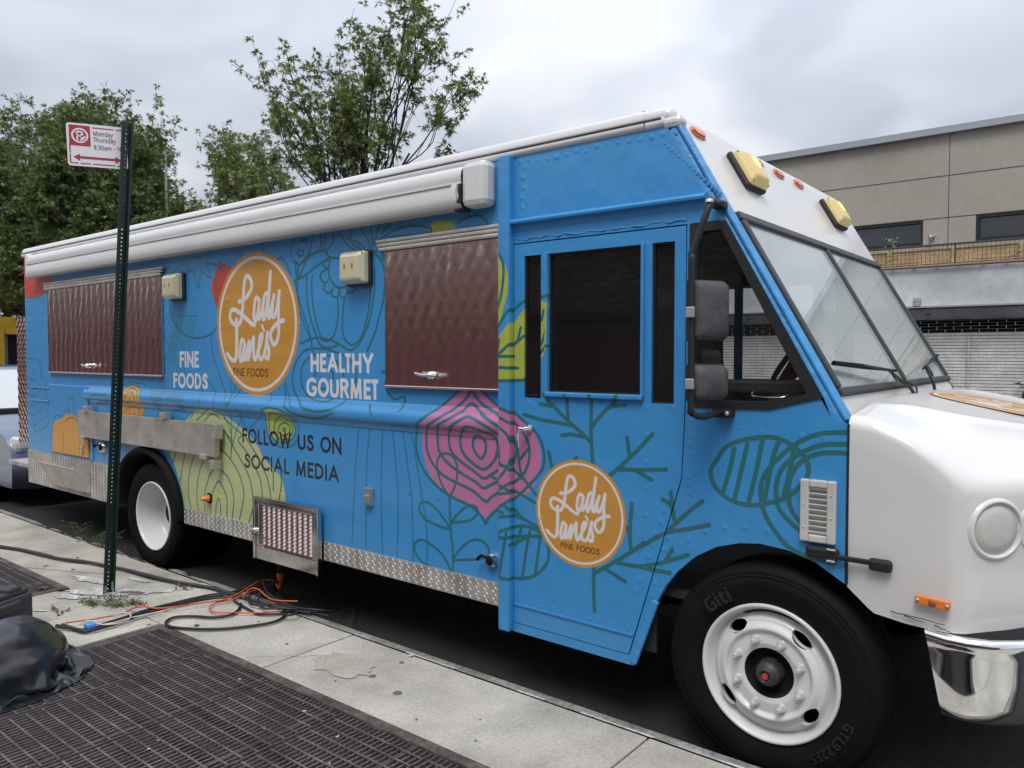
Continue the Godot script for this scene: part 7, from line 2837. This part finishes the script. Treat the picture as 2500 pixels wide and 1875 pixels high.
	for k in 150:
		var b := MeshInstance3D.new()
		b.mesh = pkm
		b.material_override = M.picket
		b.name = "picket"
		b.position = Vector3(-8.65 + k * 0.0615, 3.232, FZ - 0.02) - ro
		rl.add_child(b, true)
	for x in [-7.0, -5.6, -4.0, -2.2, -0.4, 1.4]:
		m = MB.new(ro)
		m.box(Vector3(x, 3.22, FZ - 0.02), Vector3(0.022, 0.33, 0.026))
		part(m, "rail_post", M.rail, rl)
	for q in [[-3.6, -2.68], [-1.92, -1.3], [-5.4, -4.3]]:
		for k in 3:
			m = MB.new(ro)
			m.box(Vector3((q[0] + q[1]) / 2, 3.12 + k * 0.07, FZ - 0.028), Vector3(q[1] - q[0], 0.006, 0.006))
			part(m, "cross_wire", M.picket, rl)
	m = MB.new(ro)
	m.tube(P3([-3.42, 3.1, FZ - 0.05, -3.05, 3.22, FZ - 0.05]), 0.005)
	m.tube(P3([-1.5, 3.1, FZ - 0.05, -1.2, 3.24, FZ - 0.05]), 0.005)
	part(m, "rail_brace", M.picket, rl)
	# new timber screen behind it
	var sc := thing("timber_screen", Vector3(-3.5, 3.0, FZ - 0.5), "low pale timber board screen behind the terrace railing", "fence")
	for k in 3:
		m = MB.new(sc.position)
		m.rbox(Vector3(-4.0, 3.115 + k * 0.099, FZ - 0.4), Vector3(13, 0.095, 0.025), 0.004)
		part(m, "board", M.pine, sc)
	m = MB.new(sc.position)
	m.box(Vector3(-4.0, 3.37, FZ - 0.39), Vector3(13, 0.014, 0.05))
	part(m, "cap_board", M.pine_post, sc)
	for x in [-7.3, -5.4, -4.25, -3.25, -2.28, -1.34, -0.4, 0.6]:
		m = MB.new(sc.position)
		m.rbox(Vector3(x, 3.2, FZ - 0.36), Vector3(0.062, 0.34, 0.05), 0.004)
		part(m, "screen_post", M.pine_post, sc)
	# a sapling in front of the dark window
	var pl := thing("sapling", Vector3(-3.3, 3.0, FZ - 0.7), "small leafy sapling on the terrace in front of the dark window", "plant")
	m = MB.new(pl.position)
	m.tube(spline3(P3([-3.3, 3.0, FZ - 0.7, -3.28, 3.35, FZ - 0.7, -3.31, 3.62, FZ - 0.7])), 0.006, 0.003, 5)
	m.tube(P3([-3.29, 3.4, FZ - 0.7, -3.38, 3.5, FZ - 0.7]), 0.004, 0.002, 4)
	m.tube(P3([-3.3, 3.0, FZ - 0.7, -3.02, 3.42, FZ - 0.7]), 0.003, 0.002, 4)
	part(m, "stem", M.bark, pl)
	m = MB.new(pl.position)
	m.flat()
	rng.seed = 61
	for i in 46:
		var p := Vector3(-3.3, 3.36, FZ - 0.7) + Vector3(rng.randfn() * 0.06, rng.randf() * 0.3, rng.randfn() * 0.05)
		if i > 40:
			p = Vector3(-3.02 + rng.randf() * 0.06, 3.42, FZ - 0.7)
		var d := Vector3(rng.randf_range(-1, 1), rng.randf_range(-0.5, 0.5), rng.randf_range(-0.5, 1)).normalized() * 0.032
		var w := d.cross(Vector3(0, 0.4, 1)).normalized() * 0.016
		m.quad(p, p + d * 0.5 - w, p + d, p + d * 0.5 + w)
	part(m, "leaves", mat(Color(0.22, 0.3, 0.08), 0.6), pl)
	# the white van parked in the yard
	build_van()
	# yellow shop front at the far end of the street
	n = thing("yellow_shop", Vector3(-38.0, 0, -14.0), "yellow shop front with dark openings at the far left behind the car", "shop")
	m = MB.new(n.position)
	m.box(Vector3(-39, 2.8, -14.5), Vector3(6, 0.7, 6))
	for z in [-11.45, -13.2, -15.2, -17.2]:
		m.box(Vector3(-36.2, 1.4, z), Vector3(0.5, 2.8, 0.5))
	part(m, "wall", M.yellow, n)
	m = MB.new(n.position)
	m.box(Vector3(-39, 1.4, -14.5), Vector3(5, 2.8, 5))
	part(m, "shop_opening", M.frame_black, n)
	# low gabled roofs between the trees
	n = thing("low_house", Vector3(-26.0, 0, -18.0), "low pale house with a shallow gabled roof behind the trees", "house")
	m = MB.new(n.position)
	m.box(Vector3(-25.0, 3.6, -19.5), Vector3(5.0, 7.2, 3.0))
	part(m, "wall", M.wall_grey, n)
	m = MB.new(n.position)
	var rt := Transform3D(Basis.IDENTITY, Vector3(-25.0, 7.2, 0))
	m.prism(P([-2.7, 0, 2.7, 0, 2.7, 0.12, 0.0, 0.85, -2.7, 0.12]), -21.2, -17.8, rt)
	part(m, "roof", M.coping, n)
	# street lamp between the trees
	n = thing("street_lamp", Vector3(-27.6, 0.1, -14.3), "grey street lamp with a short arm, half hidden among the trees", "street lamp")
	m = MB.new(n.position)
	m.tube(P3([-27.6, 0.1, -14.3, -27.6, 9.0, -14.3]), 0.06, 0.04, 10)
	part(m, "pole", M.coping, n)
	m = MB.new(n.position)
	m.tube(P3([-27.6, 8.9, -14.3, -28.5, 9.0, -14.2]), 0.05, 0.04, 8)
	m.rbox(Vector3(-28.6, 8.98, -14.2), Vector3(0.5, 0.1, 0.22), 0.04)
	part(m, "lamp_arm", M.coping, n)


# a vehicle body from a side outline: rows of half width across, shoulders pulled in above the waist
func car_shell(m: MB, prof: PackedVector2Array, w: float, waist: float, tuck: float):
	var g := []
	var n := 9
	for i in n:
		var t := i / (n - 1.0) * 2.0 - 1.0
		var row := []
		for p in prof:
			var hw: float = w * 0.5 * (1.0 - tuck * clampf((p.y - waist) / 0.5, 0, 1))
			var edge := pow(absf(t), 8.0)
			var q := p.lerp(Vector2(0, waist * 0.9), edge * 0.035)
			row.append(Vector3(q.x, q.y, hw * t))
		g.append(row)
	m.loft(g, true, true)
	for i in [0, n - 1]:
		m.flat()
		var c := PackedVector2Array()
		for p in g[i]:
			c.append(Vector2(p.x, p.y))
		var idx := Geometry2D.triangulate_polygon(c)
		for k in range(0, idx.size(), 3):
			m.tri(g[i][idx[k]], g[i][idx[k + 1]], g[i][idx[k + 2]])


func car_wheel(n: Node3D, x: float, z: float):
	var s := signf(z)
	var t := facing(Vector3(x, 0.31, z), Vector3(0, 0, s))
	var m := MB.new()
	m.lathe(P([0.2, 0.0, 0.24, 0.012, 0.29, 0.01, 0.31, -0.02, 0.31, -0.18, 0.2, -0.2]), t, 32)
	var w := part(m, "wheel", M.rubber, n)
	m = MB.new()
	m.lathe(P([0.205, 0.0, 0.19, -0.01, 0.06, -0.03, 0.05, 0.0, 0.0, 0.0]), t, 24)
	part(m, "rim", M.steel, w)


func build_cars():
	var n := thing("parked_car", Vector3(-11.05, 0, -3.83), "silver blue sedan parked behind the truck, only its front corner in view", "car")
	var m := MB.new()
	var prof := P([2.2, 0.2, 2.22, 0.45, 2.17, 0.62, 2.02, 0.74, 1.75, 0.82, 1.0, 0.94, 0.2, 1.42, -0.4, 1.47, -1.1, 1.4, -1.75, 1.02, -2.15, 0.95, -2.2, 0.5, -2.15, 0.2])
	car_shell(m, prof, 1.78, 0.9, 0.22)
	part(m, "body", M.car_silver, n)
	m = MB.new()
	m.loft([[Vector3(0.97, 0.985, 0.74), Vector3(0.97, 0.985, -0.74)], [Vector3(0.26, 1.415, 0.62), Vector3(0.26, 1.415, -0.62)]], false)
	part(m, "windshield", M.lamp_clear, n)
	m = MB.new()
	for s in [-1.0, 1.0]:
		m.loft([[Vector3(0.7, 0.97, s * 0.862), Vector3(0.15, 1.36, s * 0.742)], [Vector3(-1.3, 0.97, s * 0.862), Vector3(-0.9, 1.36, s * 0.742)]], false)
	part(m, "side_windows", M.car_glass, n)
	for s in [-1.0, 1.0]:
		m = MB.new()
		m.rbox(Vector3(1.99, 0.66, s * 0.72), Vector3(0.34, 0.17, 0.3), 0.06, Transform3D(Basis.IDENTITY, Vector3.ZERO))
		var hl := part(m, "headlight", M.lamp_clear, n)
		m = MB.new()
		m.rbox(Vector3(1.84, 0.665, s * 0.84), Vector3(0.1, 0.13, 0.08), 0.03)
		part(m, "turn_signal", M.amber, hl)
		m = MB.new()
		m.lathe(P([0.075, 0.0, 0.06, 0.02, 0.0, 0.03]), facing(Vector3(2.13, 0.66, s * 0.7), Vector3(1, 0, s * 0.5)), 18)
		part(m, "reflector", M.chrome, hl)
		for x in [1.35, -1.35]:
			car_wheel(n, x, s * 0.89)
	m = MB.new()
	m.rbox(Vector3(2.17, 0.36, 0), Vector3(0.12, 0.1, 1.1), 0.03)
	part(m, "lower_grille", M.black, n)
	m = MB.new()
	m.tube(P3([1.05, 0.965, 0.7, 1.0, 0.985, 0.0]), 0.012)
	m.tube(P3([1.05, 0.965, 0.1, 1.0, 0.985, -0.6]), 0.012)
	m.box(Vector3(1.05, 0.945, 0), Vector3(0.1, 0.03, 1.4))
	part(m, "wiper", M.black, n)


func build_van():
	var n := thing("white_van", Vector3(-0.2, 0.1, -16.9), "white van parked behind the rolling grille at the right edge", "van")
	var m := MB.new()
	var prof := P([-1.35, 0.25, -1.42, 0.55, -1.36, 0.86, -1.28, 0.95, -1.1, 1.42, -0.9, 1.5, 1.6, 1.52, 2.9, 1.0, 3.0, 0.3])
	car_shell(m, prof, 1.7, 0.9, 0.12)
	part(m, "body", M.car_white, n)
	m = MB.new()
	m.box(Vector3(-1.3, 0.985, 0), Vector3(0.06, 0.02, 1.5))
	m.box(Vector3(0.5, 0.985, 0.86), Vector3(3.6, 0.02, 0.02))
	part(m, "waist_trim", M.black, n)
	m = MB.new()
	m.box(Vector3(-1.19, 0.78, 0.853), Vector3(0.03, 0.15, 0.02))
	part(m, "tail_light", M.frame_black, n)
	m = MB.new()
	m.box(Vector3(-1.0, 0.6, 0.852), Vector3(0.012, 0.7, 0.012))
	part(m, "door_gap", M.black, n)
	for s in [-1.0, 1.0]:
		for x in [-0.7, 2.2]:
			car_wheel(n, x, s * 0.85)
	m = MB.new()
	for s in [-1.0, 1.0]:
		m.box(Vector3(0.4, 1.2, s * 0.8), Vector3(2.2, 0.34, 0.02))
	part(m, "side_windows", M.car_glass, n)


# ------------------------------------------------------------------ the building behind the camera, seen in the glass and steel
func build_behind():
	var n := thing("brick_building", Vector3(-4, 0, 1.95), "brick building with a maroon painted ground floor, seen reflected in the truck's windows", "building")
	var o := n.position
	var m := MB.new(o)
	m.box(Vector3(-18, 1.7, 2.2), Vector3(50, 3.4, 0.45))
	part(m, "wall", M.mortar, n)
	m = MB.new(o)
	m.box(Vector3(-18, 1.06, 1.95), Vector3(50, 1.9, 0.06))
	m.rbox(Vector3(-18, 2.05, 1.93), Vector3(50, 0.1, 0.12), 0.01)
	part(m, "painted_base", M.maroon, n)
	m = MB.new(o)
	m.rbox(Vector3(-18, 3.45, 2.15), Vector3(50.2, 0.12, 0.6), 0.02)
	part(m, "parapet", M.coping, n)
	var bm := MB.new()
	bm.box(Vector3.ZERO, Vector3(0.193, 0.0535, 0.03))
	var places := []
	var tints := []
	rng.seed = 71
	for r in 19:
		for i in 200:
			var x := -34.0 + i * 0.208 + (0.104 if r % 2 else 0.0)
			places.append(Transform3D(Basis.IDENTITY, Vector3(x, 2.14 + r * 0.067, 1.965) - o))
			var k := rng.randf_range(0.6, 1.15)
			tints.append(Color(0.26 * k, 0.165 * k, 0.13 * k))
	multi("bricks", bm.mesh(), M.brick, places, n, tints)


func _ready():
	build_view()
	make_materials()
	make_wrap()
	build_ground()
	build_across()
	build_behind()
	build_truck()
	build_cars()
	build_trees()
	build_grate("sidewalk_grate", -4.04, -0.9, -2.0, -0.3, "large rusty sidewalk grating beside the trash bag and the kerb slabs")
	build_grate("sidewalk_grate", -6.95, -5.2, -1.96, -0.95, "smaller far sidewalk grating at the left edge behind the trash bag")
	build_sign()
	build_bags()
	build_cables()
	build_weeds()
